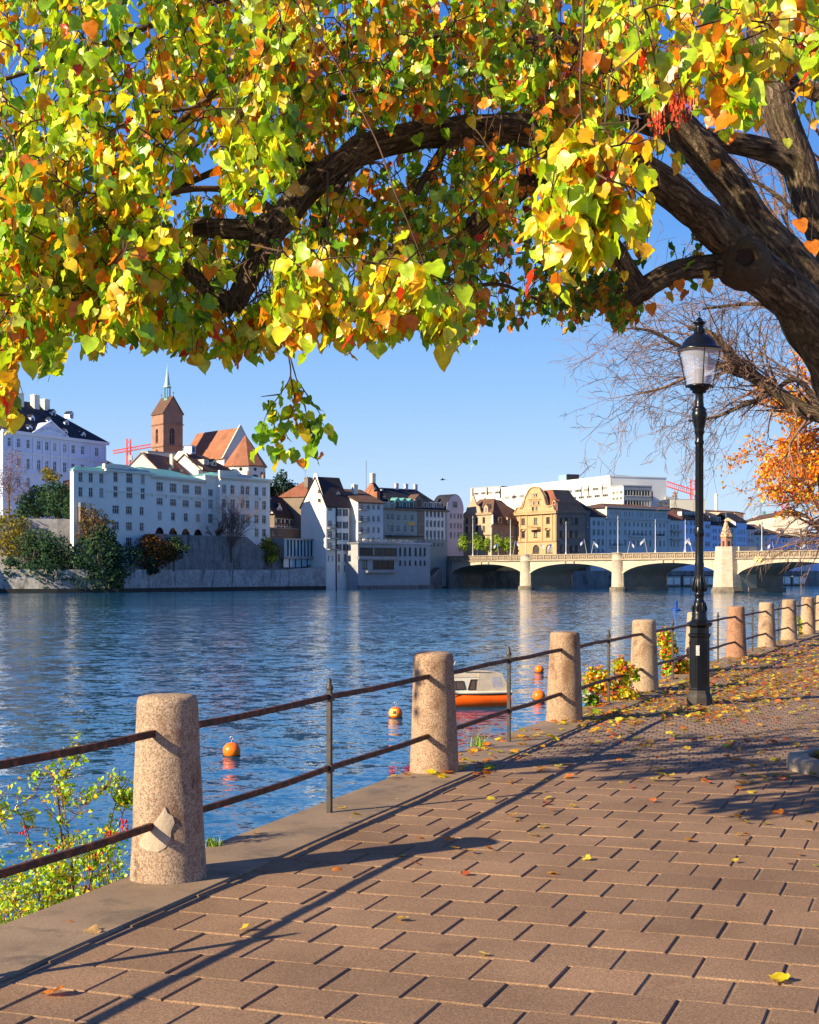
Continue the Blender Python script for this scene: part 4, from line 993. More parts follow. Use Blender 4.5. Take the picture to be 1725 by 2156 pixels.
# orange hotel
P = at(1172, 0, 480); a_ = ray_len(P, Vector((-.52,.85,0)), 1084.7)
h = House('sandstone_hotel', 'sunlit yellow sandstone hotel with curved baroque gable and red roof', 'building', 1084.7, 480+.85*a_, 1172, 480, 1, BZ)
b_ = ray_len(P, Vector((.85,.52,0)), 1233); h.deep = b_
zt = h.z(1077.8, 1172); zr = h.z(1030, 1172)
g3 = h.rows((1090,1103.5,1128),(1117,1131.8,1128),(1147,1165,1128))
wn_ = h.grid([1101.8,1128,1154], 7.7, g3[:2])+h.grid([1129,1156.6], 15, g3[2:], 'arch')
h.wall('front', 0, zt, M_sand_st, wn_, frame=M_frame_b, reveal=.35)
M_sand_shade = mat('shade_brown_wall', (.20,.165,.14), .85, .12, .3)  # darker than the sandstone front: side shade put into the wall colour
sw_ = []
for p in (1182, 1192.6, 1203, 1214):
    x = ray_len(P, h.v, p)
    Yp = P.y+h.v.y*x; zf = lambda y: CZ+(HY-y)/F*Yp-BZ
    sw_ += [(x, 1.3, zf(1104), zf(1090), 'plain'), (x, 1.3, zf(1132), zf(1117), 'plain'), (x, 1.3, zf(1163), zf(1148), 'arch')]
h.wall('right', 0, zt, M_sand_shade, sw_, frame=M_frame_b); h.wall('left', 0, zt, M_sand_shade); h.wall('back', 0, zt, M_sand_shade)
h.cornice(zt, M_sand_st, .9, .9); h.cornice(g3[2][1]+1.1, M_sand_st, .4, .4, 'string_course'); h.cornice(zt, M_sand_shade, .7, .6, 'cornice', 'right')
for p in (1087, 1096, 1110, 1142, 1163, 1170): h.box('pilaster', h.s(p)-.35, h.s(p)+.35, -.25, 0, g3[1][0]-1, zt-.5, M_sand_st)
# baroque gable
gx = lambda p: h.s(p); cxm = gx(1128)
prof = [(gx(1087),0),(gx(1090),2.6),(gx(1092),3.4),(gx(1098),2.6),(gx(1104),3.4),(gx(1107),6.5),(gx(1109),8.8),(gx(1112),10.2),(gx(1116),12.4),(gx(1121),13.8),(cxm,14.2)]
hh = (zr-zt)/12.2; left = [(x, zt+.3+z*hh*.98) for x, z in prof]; right = [(2*cxm-x, z) for x, z in left[:-1]][::-1]; G = left+right
mb = MB(); mb.face([(x,-.35,z) for x, z in G]); mb.face([(x,.7,z) for x, z in G][::-1])
for i in range(len(G)-1):
    (x0, z0), (x1, z1) = G[i], G[i+1]; mb.face([(x0,-.35,z0),(x0,.7,z0),(x1,.7,z1),(x1,-.35,z1)]); mb.beam((x0,-.5,z0),(x1,-.5,z1),.45,.35)
gb = mb.build('gable', M_sand_st, h.t)
def gwin(x, w, z, hgt, arch=False):
    q = MB(); q.box((x,-.38,z+hgt/2), (w,.06,hgt)); q.build('gable_window', M_win, gb); q = MB(); q.box((x,-.42,z-.1), (w+.5,.3,.2)); q.build('gable_sill', M_sand_st, gb); q = MB(); q.box((x,-.42,z+hgt+.1), (w+.5,.3,.2)); q.build('gable_lintel', M_sand_st, gb)
zz_ = lambda y: h.z(y, 1128)
for p in (1119.5, 1126.3, 1130.3, 1136.5): gwin(h.s(p), .75, zz_(1063), zz_(1056)-zz_(1063))
for p in (1124.3, 1132): gwin(h.s(p), 1.1, zz_(1075), zz_(1067)-zz_(1075))
for p in (1124, 1128, 1132): gwin(h.s(p), .6, zz_(1046), zz_(1040)-zz_(1046))
gwin(cxm, 6.5, zz_(1052), .15)
mb = MB(); ov = .4; A_ = [(-ov,.2,zt+.3),(h.L+ov,.2,zt+.3),(h.L+ov,h.deep+ov,zt+.3),(-ov,h.deep+ov,zt+.3)]; zr_ = zr+.3
B_ = [(h.L*.30,3.2,zr_),(h.L*.72,3.2,zr_),(h.L*.72,h.deep-2,zr_),(h.L*.3,h.deep-2,zr_)]
mid = [(1.6,1.6,zt+3.2),(h.L-1.6,1.6,zt+3.2),(h.L-1.6,h.deep-1.6,zt+3.2),(1.6,h.deep-1.6,zt+3.2)]
for i in range(4):
    j = (i+1) % 4; mi = 0 if i == 0 else 1
    mb.face([A_[i],A_[j],mid[j],mid[i]], mi); mb.face([mid[i],mid[j],B_[j],B_[i]], mi)
mb.face(B_, 1); mb.build('roof', [M_tile_r, M_slate], h.t)
for p in (1096.5, 1162): h.dormer(h.s(p), .9, zt+2.4, 1.5, 1.2, M_sand_st, M_tile_r, 2)
x0, x1 = h.s(1115), h.s(1144); zb = h.z(1113, 1128); h.box('balcony_floor', x0+1.2, x1-1.2, -1.6, -.02, zb-.4, zb, M_sand_st); mb = MB()
for k in range(10): mb.box((x0+1.4+(x1-x0-2.8)*k/9, -1.5, zb+.5), (.14,.14,1.0))
mb.box(((x0+x1)/2, -1.5, zb+1.0), (x1-x0-2.4,.25,.2)); mb.build('balcony_balustrade', M_sand_st, h.t)
for p in (1101.8, 1154): 
    mb = MB(); mb.tube([(h.s(p)-1.3,-.3,h.z(1116.5,1128)),(h.s(p)-.9,-.35,h.z(1113,1128)),(h.s(p),-.4,h.z(1111.5,1128)),(h.s(p)+.9,-.35,h.z(1113,1128)),(h.s(p)+1.3,-.3,h.z(1116.5,1128))], .22, 5); mb.build('window_ornament', M_sand_st, h.t)
# street row in shade
ROWP = at(1233, 0, 496); ROWD = Vector((.765,.644,0)).normalized()
def rowY(px): return ROWP.y+ROWD.y*ray_len(ROWP, ROWD, px)
def rowhouse(label, x0, x1, y_eave, y_ridge, m, rm, cols=(), w=4.5, rows=(), hl=0, hr=0, kind='roof', deep=13, name='townhouse', frame=None, kd=''):
    h = House(name, label, 'house', x0, rowY(x0), x1, rowY(x1), deep, BZ-4)
    zt = h.z(y_eave); bwalls(h, zt, m, h.grid(cols, w, h.rows(*rows), kd) if cols else (), frame)
    if kind == 'roof': h.roof(zt, h.z(y_ridge), rm, hl, hr, .4)
    elif kind == 'mansard': h.mansard(zt, zt+(h.z(y_ridge)-zt)*.75, h.z(y_ridge), rm)
    return h, zt
h, zt = rowhouse('narrow grey-brown house right behind the orange hotel', 1234, 1243, 1072, 1050, M_sand_shade, M_tile_d, (1238,), 4, ((1098,1110),(1120,1133)))
h, zt = rowhouse('shaded beige house with three window columns left of the grand hotel', 1243.5, 1277, 1086, 1066, M_grey, M_tile_d, (1251,1260.8,1269.6), 5, ((1096,1106.5),(1114,1127),(1134.6,1148.5),(1155,1163)))
GH, zt = rowhouse('grand hotel: long pale grey-blue facade with low brown roof and balconies', 1278, 1406, 1069, 1056, M_grey, M_tile_b, (), name='grand_hotel', kind='none', deep=16)
for ch in [c for c in GH.t.children]: bpy.data.objects.remove(ch)
G4 = GH.rows((1098,1107,1285),(1115,1126,1285),(1135.5,1149,1285)); at_ = GH.rows((1076.5,1085,1285))[0]; gcols = [1285.6,1295,1304,1317,1326,1335.3,1343.8,1352.8,1361,1369.6,1382,1390.5,1399]
GH.wall('front', 0, zt, M_grey, GH.grid(gcols, 3.9, G4)+GH.grid([1285,1289,1293.5,1298,1302.5,1306.5,1315,1319,1326,1333,1343,1349,1354,1361,1368,1372,1380,1384,1388.5,1393,1397.5,1401], 2.0, [at_], 'plain')); GH.plain(zt, M_grey)
GH.roof(zt, GH.z(1059,1330), M_tile_b, 6, 6, .8); GH.cornice(zt, M_white, .6, .8); GH.cornice(GH.z(1091,1285), M_grey, .6, .7, 'string_course')
for p0, p1, r in ((1324,1354,1),(1283,1306,2),(1378,1392,1)): 
    z = G4[r][0]-.2; GH.box('balcony_floor', GH.s(p0), GH.s(p1), -1.4, -.02, z-.25, z, M_white); mb = MB()
    for k in range(16): mb.box((GH.s(p0)+(GH.s(p1)-GH.s(p0))*k/15, -1.35, z+.5), (.07,.07,.9))
    stuff(mb.build('balcony_railing', M_slate, GH.t))
h, zt = rowhouse('beige house with balconies and steep reddish roof after the grand hotel', 1407, 1437, 1093, 1066, M_grey, M_tile_r, (1414,1420.5,1428), 3.2, ((1104,1113),(1120,1129),(1140,1151)), 0, 0)
for r in ((1117),(1135)): h.box('balcony', h.s(1411), h.s(1434), -1.2, -.02, h.z(r+2), h.z(r-1), M_metal)
h, zt = rowhouse('pale bluish house with dark mansard roof and dormers left of the lamp', 1437.5, 1468, 1093, 1067, M_blueren, M_tile_d, (1446,1455.5,1463), 4.5, ((1096,1105),(1112,1122),(1140,1150)), kind='mansard')
for p in (1442,1449,1456,1463): h.dormer(h.s(p), .6, zt+.6, 1.6, 2.2, M_frame, M_tile_d, 2, 'shed')
h, zt = rowhouse('bluish house partly behind the lamp post with slanting gable', 1468.5, 1497, 1095, 1074, M_blueren, M_tile_d, (1473,1488,1493), 4, ((1103,1112),(1121,1130),(1140,1150)), kind='mansard')
h, zt = rowhouse('bluish house with row of white dormers just left of the chapel', 1497.5, 1521, 1104, 1086, M_blueren, M_tile_d, (1503,1508,1516), 3.4, ((1113,1121),(1128,1137),(1144,1153)), kind='mansard')
for p in (1500,1504,1508.5,1513,1518): h.dormer(h.s(p), .6, zt+.5, 1.4, 2.4, M_frame, M_tile_d, 2, 'shed')
h, zt = rowhouse('small shaded blue house behind the chapel spire', 1521.5, 1549, 1108, 1092, M_grey, M_tile_d, (1543,), 3, ((1113,1121),(1128,1137),(1144,1153)), kind='mansard')
h = House('tall_townhouse', 'tall house with sunlit peach side wall rising above the blue row', 'house', 1548, 585, 1566, 600, 34, BZ-4)
zt = h.z(1077); bwalls(h, zt, mat('peach_render', (.66,.44,.30), .85, .08), h.grid([1556], 5, h.rows((1085,1092)))); h.roof(zt, h.z(1070), M_tile_b, 0, 0, .6); h.chimney(3, 8, zt, zt+7, 1.2, 1)
h, zt = rowhouse('violet-blue house with close rows of small windows', 1549.5, 1573, 1098, 1078, M_blueren, M_slate, (1554.5,1559,1563.5,1568), 2.2, ((1115,1123.5),(1131,1139),(1147,1155)), hl=0)
h, zt = rowhouse('shaded house with dark balconies left of the bridge lamp pole', 1573.5, 1589, 1112, 1098, M_pinkgrey, M_tile_d, (1578,1584), 3.5, ((1120,1127),(1134,1142)))
h, zt = rowhouse('brown roofed house right behind the bridge lamp pole', 1589.5, 1619, 1124, 1102, M_grey, M_tile_b, (1596,1606,1614), 3.5, ((1131,1138),(1144,1152)))
for p in (1600, 1610): h.dormer(h.s(p), .8, zt+.6, 1.8, 1.6, M_cream, M_tile_b, 2)
h, zt = rowhouse('blue-grey house with two pairs of windows and a brown roof', 1619.5, 1644, 1123, 1112, M_blueren, M_tile_b, (1626,1631,1637,1642), 3, ((1135,1144),(1151,1158)))
h, zt = rowhouse('blue-grey house with cream dormer below the red roof', 1644.5, 1662, 1130, 1118, M_blueren, M_tile_r, (1650,1656), 3.5, ((1135,1143),(1151,1158))); h.dormer(h.s(1650), .6, zt+.4, 2.6, 1.8, M_cream, M_tile_b, 2)
h, zt = rowhouse('shaded bluish house under the white gable house', 1662.5, 1685, 1130, 1122, M_blueren, M_slate, (1668,1674,1680), 3, ((1138,1146),(1151,1158)))
h, zt = rowhouse('row house with dark dormers near the right edge', 1685.5, 1706, 1128, 1112, M_grey, M_tile_b, (1690,1696,1702), 3, ((1136,1144),(1150,1158))); h.dormer(h.s(1692), .8, zt+.6, 2, 1.6, M_cream, M_tile_b, 2); h.dormer(h.s(1700), .8, zt+.6, 2, 1.6, M_cream, M_tile_b, 2)
h, zt = rowhouse('last blue row house at the right edge of the picture', 1706.5, 1740, 1130, 1118, M_blueren, M_tile_b, (1712,1718,1724), 3, ((1138,1146),(1151,1158)))
h = House('terraced_house', 'cream stepped row of roofs climbing left from the bridge lamp pole', 'house', 1566, 640, 1632, 575, 12, BZ); zt = h.z(1098); bwalls(h, zt, M_cream); h.roof(zt, h.z(1086), M_tile_b, 0, 0, .4); h.chimney(h.s(1579), 6, zt+1, h.z(1078,1579), 1.6, 1.2, M_grn_roof); h.chimney(h.s(1572), 4, zt, h.z(1088,1572), 2, 2)
h = House('red_roof_house', 'house with large steep red roof and shaded gable near the right edge', 'house', 1636, 660, 1664, 645, 14, BZ); zt = h.z(1124)
bwalls(h, zt, M_blueren); h.roof(zt, h.z(1095), M_tile_o, 0, 0, .5); h.chimney(h.s(1648), 2, zt+2, h.z(1103, 1648), 1.4, 1.2)
h.wall('right', zt-1, zt, M_blueren, gable=[(0,zt),(14,zt),(7,h.z(1095))])
h = House('white_gable_house', 'white sunlit gable house with brown roof at the right edge', 'house', 1680, 690, 1722, 660, 16, BZ); zt = h.z(1118); bwalls(h, zt, M_white, gable=[(0,zt),(h.L,zt),(h.L*.35,h.z(1099))])
mb = MB(); zr = h.z(1098)
for xa_ in (-.5, h.L+.5): mb.face([(xa_,-.4,zt-.2),(h.L*.35,-.4,zr+.2),(h.L*.35,16,zr+.2),(xa_,16,zt-.2)])
mb.build('roof', M_tile_b, h.t)
# white modern blocks behind
h = House('modern_block', 'large white modern office block rising behind the old roofs', 'building', 1019.5+36, 640, 1285, 560, 25, 0); zt = h.z(1017, 1160)
M_wband = glassmat('window_band', (.10,.11,.11), .2)
def band(h, p0, p1, y0, y1, n):
    for k in range(n):
        a0, a1 = h.s(p0)+(h.s(p1)-h.s(p0))*k/n, h.s(p0)+(h.s(p1)-h.s(p0))*(k+1)/n; yield a0, a1
h.wall('front', 0, zt, M_modern, [(( a0+a1)/2, (a1-a0)*.72, h.z(1042, 1160), h.z(1035.5, 1160), 'quad plain') for a0, a1 in band(h, 1060, 1283, 0, 0, 13)]+[((a0+a1)/2, (a1-a0)*.72, h.z(1056, 1160), h.z(1050, 1160), 'tri plain') for a0, a1 in band(h, 1200, 1283, 0, 0, 5)]); h.plain(zt, M_modern); h.box('roof', -.2, h.L+.2, -.2, 25.2, zt, zt+.4, M_modern)
for p in (1083,1111,1225,1240,1269): h.box('fin', h.s(p)-.12, h.s(p)+.12, -.3, -.02, h.z(1050,1160), h.z(1030,1160), M_slate)
h.box('roof_box', h.s(1172), h.s(1189), 1, 6, zt+.4, h.z(998, 1195), M_blueglass); h.box('roof_box_frame', h.s(1189), h.s(1191), .8, 6.2, zt+.4, h.z(997.5, 1195), M_slate)
h2 = House('lw', None, None, 991, 660, 1056, 645, 25, 0); z2 = h2.z(1029)
h2.wall('front', 0, z2, M_modern, [((a0+a1)/2, (a1-a0)*.7, h2.z(1043), h2.z(1037.5), 'tri plain') for a0, a1 in band(h2, 996, 1055, 0, 0, 4)]); h2.plain(z2, M_modern); h2.box('roof', -.2, h2.L+.2, -.2, 25.2, z2, z2+.4, M_concrete)
for p in (997,1027,1055): h2.box('fin', h2.s(p)-.13, h2.s(p)+.13, -.6, -.02, h2.z(1052), h2.z(1029), M_slate)
as_part(h2, h.t)
h = House('modern_block', 'lower white modern block with shaded glazed end, right of the big one', 'building', 1286, 560, 1313, 551, 12, 0); zt = h.z(1026)
h.wall('front', 0, zt, M_modern, [((a0+a1)/2, (a1-a0)*.75, h.z(yb), h.z(ya), 'tri plain') for ya, yb in ((1035,1042),(1048,1054)) for a0, a1 in band(h, 1288, 1312, 0, 0, 3)])
h.wall('right', 0, zt, M_metal, [(x, 3.6, z, z+2.2, 'tri plain') for x in (2.4,6,9.6) for z in (zt-3.6,zt-7.4,zt-11)]); h.wall('left', 0, zt, M_modern); h.wall('back', 0, zt, M_modern); h.box('roof', -.2, h.L+.2, -.2, 12.2, zt, zt+.4, M_concrete)  # grey right end: its shade put into the wall colour
h = House('rooftop_terraces', 'jumble of pale flat roof terraces behind the grand hotel', 'building', 1345, 590, 1412, 560, 14, 0); zt = h.z(1060); bwalls(h, zt, M_cream, h.grid([1352,1362,1372,1382,1392,1402], 4, h.rows((1063,1068)))); h.box('roof', 0, h.L, 0, 14, zt, zt+.3, M_concrete); h.box('lift_house', h.s(1360), h.s(1369), 2, 6, zt, zt+2.5, M_cream); h.box('lift_house', h.s(1385), h.s(1392), 2, 6, zt, zt+1.6, M_concrete)
# flag, small spire
def pole(px, yb, yt, Y, label, cat, r=.12, name='flagpole', group=None, lean=0, z0=None):
    a, b = at(px, yb, Y), at(px+lean, yt, Y); 
    if z0 is not None: a.z = z0
    t = thing(name, label, cat, a, 0, group); mb = MB(); mb.tube([(0,0,0), b-a], [r, r*.6], 6); mb.build('pole', M_frame, t); return t, b-a
def flagmesh(t, top, w, hgt, mats, rz=0, droop=.3):
    mb = MB(); n = 6
    for k in range(n):
        x0, x1 = w*k/n, w*(k+1)/n; y = lambda x: .12*sin(x*3); d0, d1 = droop*x0, droop*x1
        mb.face([(x0,y(x0),-d0-hgt),(x1,y(x1),-d1-hgt),(x1,y(x1),-d1),(x0,y(x0),-d0)], 0 if k < n/2 else min(1, len(mats)-1), smooth=True)
    o = link('flag', mb.mesh('flag', mats), t, mat=Matrix.Translation(top-Vector((0,0,.1))) @ Matrix.Rotation(rz, 4, 'Z'))
M_redp = mat('red_paint', (.60,.05,.04), .5, .1); M_bluef = mat('blue_flag', (.06,.07,.40), .8); M_whitef = mat('white_flag', (.5,.5,.55), .8)
t, top = pole(1375, 1072, 1033, 560, 'tall flagpole with red and white flag above the grand hotel', 'flag'); flagmesh(t, top, 2.6, 3.4, [M_redp, M_whitef], pi, .9)
sp = at(1421, 1062, 600); t = thing('church_spire', 'small openwork gothic spire poking above the roofs', 'spire', (sp.x, sp.y, 0))
z0, z1 = at(0,1066,600).z, at(0,1032,600).z
mb = MB(); mb.lathe((0,0,0), [(2.6,10),(2.6,z0)], 8, smooth=False); mb.build('tower', M_red_st, t); mb = MB(); mb.lathe((0,0,z0), [(2.7,0),(1.6,.8),(1.2,2),(.1,z1-z0)], 8, smooth=False)
for k in range(8):
    for j in range(5): a = k*pi/4; r = 1.7*(1-j/5.2)+.3; mb.lathe((r*cos(a), r*sin(a), z0+.6+j*1.15), [(0,-.2),(.18,0),(0,.5)], 4)
mb.build('spire', M_red_st, t)
# tower cranes
M_crane = mat('crane_red_paint', (.72,.10,.09), .5, .1)
def lattice(mb, a, b, w, n, r=.09):
    a, b = Vector(a), Vector(b); d = (b-a).normalized(); up = Vector((0,0,1)) if abs(d.z) < .9 else Vector((0,1,0)); s = d.cross(up).normalized()*w/2; u = s.cross(d).normalized()*w/2
    C = [s+u, -s+u, -s-u, s-u]
    for c in C: mb.beam(a+c, b+c, r*2, r*2)
    for k in range(n):
        p, q = a+(b-a)*k/n, a+(b-a)*(k+1)/n
        for i in range(4): mb.beam(p+C[i], q+C[(i+1) % 4], r, r)
def crane(label, px, Y, yb, yt, jibs, w=1.6):
    t = thing('tower_crane', label, 'crane', (at(px, yb, Y).x, Y, 0)); z1 = at(px, yt, Y).z
    mb = MB(); lattice(mb, (0,0,0), (0,0,z1), w, 26, .16); mb.build('mast', M_crane, t)
    for (p0, y0, p1, y1, ww) in jibs:
        a, b = at(p0, y0, Y), at(p1, y1, Y); o = Vector(t.location); mb = MB(); lattice(mb, a-o, b-o, ww, 14, .13); mb.build('jib', M_crane, t)
    mb = MB(); mb.box((.9,-.9,z1*.86), (1.6,1.6,2.2)); mb.build('cab', M_frame, t)
crane('red tower crane standing between the blue palace and church tower', 271, 640, 985, 924, [(238,952,318,938,1.3)], 1.5)
crane('bright red crane with raised jib just left of the lamp post', 1460, 700, 1075, 1009, [(1402,1018,1462,1037,2.2)], 2.2)
crane('faint red crane mast behind the orange autumn tree', 1653, 800, 1100, 1052, [(1653,1052,1700,1046,1.6)], 2.6)

# ------------------------------------------------------------------ hillside and quays of the far bank
M_hill = mat('dark_slope_earth', (.07,.075,.045), .95, .4, .15, .4, 1.5)
M_stone_l = mat('pale_quay_stone', (.50,.47,.43), .9, .3, .35, .55, 1.6, .5, .1, stain=(.14,.14,.12))
M_stone_d = mat('dark_retaining_stone', (.25,.23,.22), .9, .3, .3, .5, 2.0, .5, .1, stain=(.05,.05,.045))
M_algae = mat('wet_dark_stone', (.02,.022,.018), .6, .3, .6)
def ribbon(pts, zb, zt, m, name, back=40, parent=None, top=True):
    mb = MB(); R = []
    for (px, Y) in pts:
        p = at(px, 0, Y); R.append([(p.x, p.y, zb), (p.x, p.y, zt if not callable(zt) else zt(px))]+([(p.x-back*.55, p.y+back, zt if not callable(zt) else zt(px))] if top else []))
    mb.grid(R, 0, False, False); return mb.build(name, m, parent)
Q = [(-400,330),(-60,366),(0,371),(120,374),(250,380),(420,410),(597,436),(687,449)]
def wallthing(label, o, cat='wall', name='quay_wall'): return tag(o, label, cat)
o = ribbon(Q, WZ-1, lambda p: 2.4 if p < 600 else 3.3, M_stone_l, 'far_quay_wall'); wallthing('pale weathered stone quay wall along the far river bank', o)
Q2 = [(p, Y-1.6) for p, Y in Q]; o = ribbon(Q2, WZ-1, WZ+1.0, M_algae, 'quay_footing', 3); wallthing('dark wet stone footing ledge under the far quay wall', o)
Qt = [(p, Y-1.2) for p, Y in Q]; o = ribbon([(326,396),(340,399),(432,418),(520,433),(600,447)], -4, lambda p: at(0,1131,436).z if p < 590 else 2.5, M_stone_d, 'retaining_wall', 12); wallthing('tall dark retaining wall below the white college', o)
o = ribbon([(-300,375),(60,386),(120,388),(158,390)], -4, at(0,1097,404).z, mat('grey_stone', (.42,.40,.40), .9, .15, .4, .3, 2), 'retaining_wall', 70); wallthing('grey garden retaining wall below the blue palace', o)
mb = MB()
hp = [(-900,430,12),(-300,430,14),(20,424,15),(225,462,18),(340,470,18),(520,492,18),(640,505,12),(760,500,6),(960,520,5),(1240,600,5)]
R = [[at(px, 0, Y)*1 for _ in range(1)][0] for px, Y, z in hp]
G_ = []
for (px, Y, z), r in zip(hp, R): G_.append([(r.x, r.y, -5), (r.x, r.y, z), (r.x, r.y+30, z+4), (r.x, r.y+90, z+3), (r.x, r.y+400, z)])
mb.grid(G_, 0, False, True); struct(mb.build('hillside', M_hill))
# street-level ground and quay behind the bridge
mb = MB(); a, b_ = at(925, 0, 500), ROWP+ROWD*160
pts = [at(935,0,497), at(990,0,505), ROWP-ROWD*2+Vector((.6,-1,0))*0, ROWP+ROWD*60, ROWP+ROWD*200]
qd = Vector((ROWD.y, -ROWD.x, 0)); pts = [at(935,0,497), at(1000,0,496), ROWP-ROWD*18+qd*7, ROWP+qd*7, ROWP+ROWD*80+qd*7, ROWP+ROWD*260+qd*7]
mb.grid([[(p.x,p.y,WZ-1),(p.x,p.y,2.2),(p.x-90*qd.x,p.y-90*qd.y,2.2)] for p in pts], 0, False, False); o = mb.build('street_quay', M_stone_d); struct(o)
for k in range(12):
    p = ROWP+ROWD*(8+k*9)+qd*7.1; t = thing('boathouse', 'low riverside shed with pale shutters through '+(['the first bridge arch, leftmost','the first bridge arch, second from left','the first bridge arch, third from left','the bridge left of the second pier','the arch before the lamp, left one','the arch before the lamp, middle one','the arch before the lamp, right one','the gap beside the chapel pier','the right-hand arch, its left one','the right-hand arch, second one','the right-hand arch, third one','the right-hand arch at the picture edge'][k]), 'shed', (p.x, p.y, WZ+.6), atan2(ROWD.y, ROWD.x), 'sheds on the quay beyond the bridge')
    mb = MB(); mb.box((0,.4,1.6), (7.6,3,3.2)); mb.build('body', M_metal, t); mb = MB(); mb.box((-1.9,-1.15,1.5), (3,.1,2.2)); mb.build('shutter_door', M_white, t); mb = MB(); mb.box((1.9,-1.15,1.5), (3,.1,2.2)); mb.build('shutter_door', M_white, t); mb = MB(); mb.box((0,.4,3.3), (8,3.6,.2)); mb.build('roof', M_slate, t)
# far ground to the horizon on the right
mb = MB(); mb.face([(200,640,1.5),(1500,700,1.5),(1500,3000,1.5),(-1500,3000,1.5),(-1500,640,1.5)]); struct(mb.build('far_ground', M_hill))

# ------------------------------------------------------------------ bridge
def stone_courses(name, c1, c2, mortar, sc=1.0):
    m, nt, b = newmat(name)
    uv = N(nt, 'ShaderNodeTexCoord').outputs['UV']
    br = N(nt, 'ShaderNodeTexBrick', Scale=sc); br.inputs['Color1'].default_value = (*c1,1); br.inputs['Color2'].default_value = (*c2,1); br.inputs['Mortar'].default_value = (*mortar,1)
    br.inputs['Mortar Size'].default_value = .015; br.inputs['Brick Width'].default_value = 1.1; br.inputs['Row Height'].default_value = .5
    nt.links.new(uv, br.inputs['Vector'])
    v = pos(nt); c = mixc(nt, .55, br.outputs['Color'], ramp(nt, nz(nt, v, .7, 6, .7), [(.3, (.62,.58,.52)), (.65, (1.08,1.06,1.02))]), 'MULTIPLY')
    st = ramp(nt, nz(nt, pos(nt, (1,1,.2)), .9, 6, .7), [(.58, (0,0,0)), (.75, (.7,.7,.7))]); c = mixc(nt, st, c, (.20,.16,.12))
    nt.links.new(c, b.inputs['Base Color']); b.inputs['Roughness'].default_value = .9; b.inputs['Specular IOR Level'].default_value = .15; return m
M_bridge = stone_courses('bridge_sandstone', (.58,.50,.39), (.49,.42,.33), (.38,.32,.25))
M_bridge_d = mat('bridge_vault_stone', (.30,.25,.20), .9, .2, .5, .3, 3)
M_pierbase = mat('weathered_pier_foot', (.20,.165,.12), .9, .35, .8, .4, 4, .5, .1)
BP0 = Vector((35.3, 452, 0)); BP2 = Vector(((672/F)*378, 378, 0)); BD = (BP2-BP0)/2; SP = BD.length; bd = BD.normalized(); bn = Vector((bd.y, -bd.x, 0))
if bn.dot(Vector((-1,-.5,0))) < 0: bn = -bn
bt = thing('stone_bridge', 'long sandstone bridge with low arches across the river', 'bridge', BP0, atan2(bd.y, bd.x))
# local frame: x along the bridge, -y towards the camera side
bw = 16.0; ydir = -1 if (Matrix.Rotation(atan2(bd.y, bd.x), 3, 'Z') @ Vector((0,-1,0))).dot(bn) > 0 else 1
def BL(x, y, z): return (x, y*(-ydir), z)        # y<0 is the camera side
PT, PB, CR, SPR, PWD = 7.0, 5.35, 4.25, .4, 3.2  # parapet top, parapet foot, crown, springing, pier width
def arch_z(x, x0, x1):
    t = (x-x0)/(x1-x0)*2-1; R_ = 1.0; return SPR+(CR-SPR)*sqrt(max(0, 1-abs(t)**2.0))
for sp_ in range(-1, 5):
    hw0 = PWD/2 if sp_ != 2 else 3.3; hw1 = PWD/2 if sp_+1 != 2 else 3.3
    x0, x1 = sp_*SP+hw0*.9, (sp_+1)*SP-hw1*.9; n = 28
    mb = MB(); xs = [x0+(x1-x0)*(1-cos(pi*k/n))/2 for k in range(n+1)]
    for y in (0, bw):
        for a, b in zip(xs, xs[1:]):
            za, zb = arch_z(a, x0, x1), arch_z(b, x0, x1)
            q = [BL(a,y,za), BL(b,y,zb), BL(b,y,PB), BL(a,y,PB)]; mb.face(q, 0, [(a,za),(b,zb),(b,PB),(a,PB)])
        for a, b in ((x0-3.5, x0), (x1, x1+3.5)): mb.face([BL(a,y,-4.5), BL(b,y,-4.5), BL(b,y,PB), BL(a,y,PB)], 0, [(a,-4.5),(b,-4.5),(b,PB),(a,PB)])
        mb.build('spandrel_wall', M_bridge, bt); mb = MB()
    mb = MB()
    for a, b in zip(xs, xs[1:]):
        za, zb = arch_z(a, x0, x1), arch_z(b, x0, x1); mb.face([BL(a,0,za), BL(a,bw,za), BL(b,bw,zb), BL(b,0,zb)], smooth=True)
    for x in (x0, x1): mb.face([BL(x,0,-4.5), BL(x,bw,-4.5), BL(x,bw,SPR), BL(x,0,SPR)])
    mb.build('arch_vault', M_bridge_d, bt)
    mb = MB()
    ring = [[BL(a,-.12,arch_z(a,x0,x1)-.02), BL(a,-.12,arch_z(a,x0,x1)+.75), BL(a,.02,arch_z(a,x0,x1)+.75), BL(a,.02,arch_z(a,x0,x1)-.02)] for a in xs]
    mb.grid(ring, 0, True, False, lambda i, j: (i*1.1, j*.5)); mb.build('arch_ring', M_bridge, bt)
    mb = MB(); xm = (x0+x1)/2
    for xx in (xm-2, xm+2): mb.box(BL(xx,-.25,CR+.55), (.5,.4,.9))
    mb.build('keystone', M_bridge_d, bt)
X0, X1 = -SP-2, 5*SP
mb = MB(); mb.face([BL(X0,0,PB), BL(X1,0,PB), BL(X1,bw,PB), BL(X0,bw,PB)]); mb.build('deck', M_concrete, bt)
mb = MB()
for y in (-.35, bw): mb.box(BL((X0+X1)/2, y+.17, PB-.1), (X1-X0, .75, .3))
mb.build('parapet_foot', M_bridge, bt)
mb = MB()
for y in (-.1, bw-.1): mb.box(BL((X0+X1)/2, y+.1, PT-.1), (X1-X0, .6, .22))
mb.build('parapet_coping', M_bridge, bt)
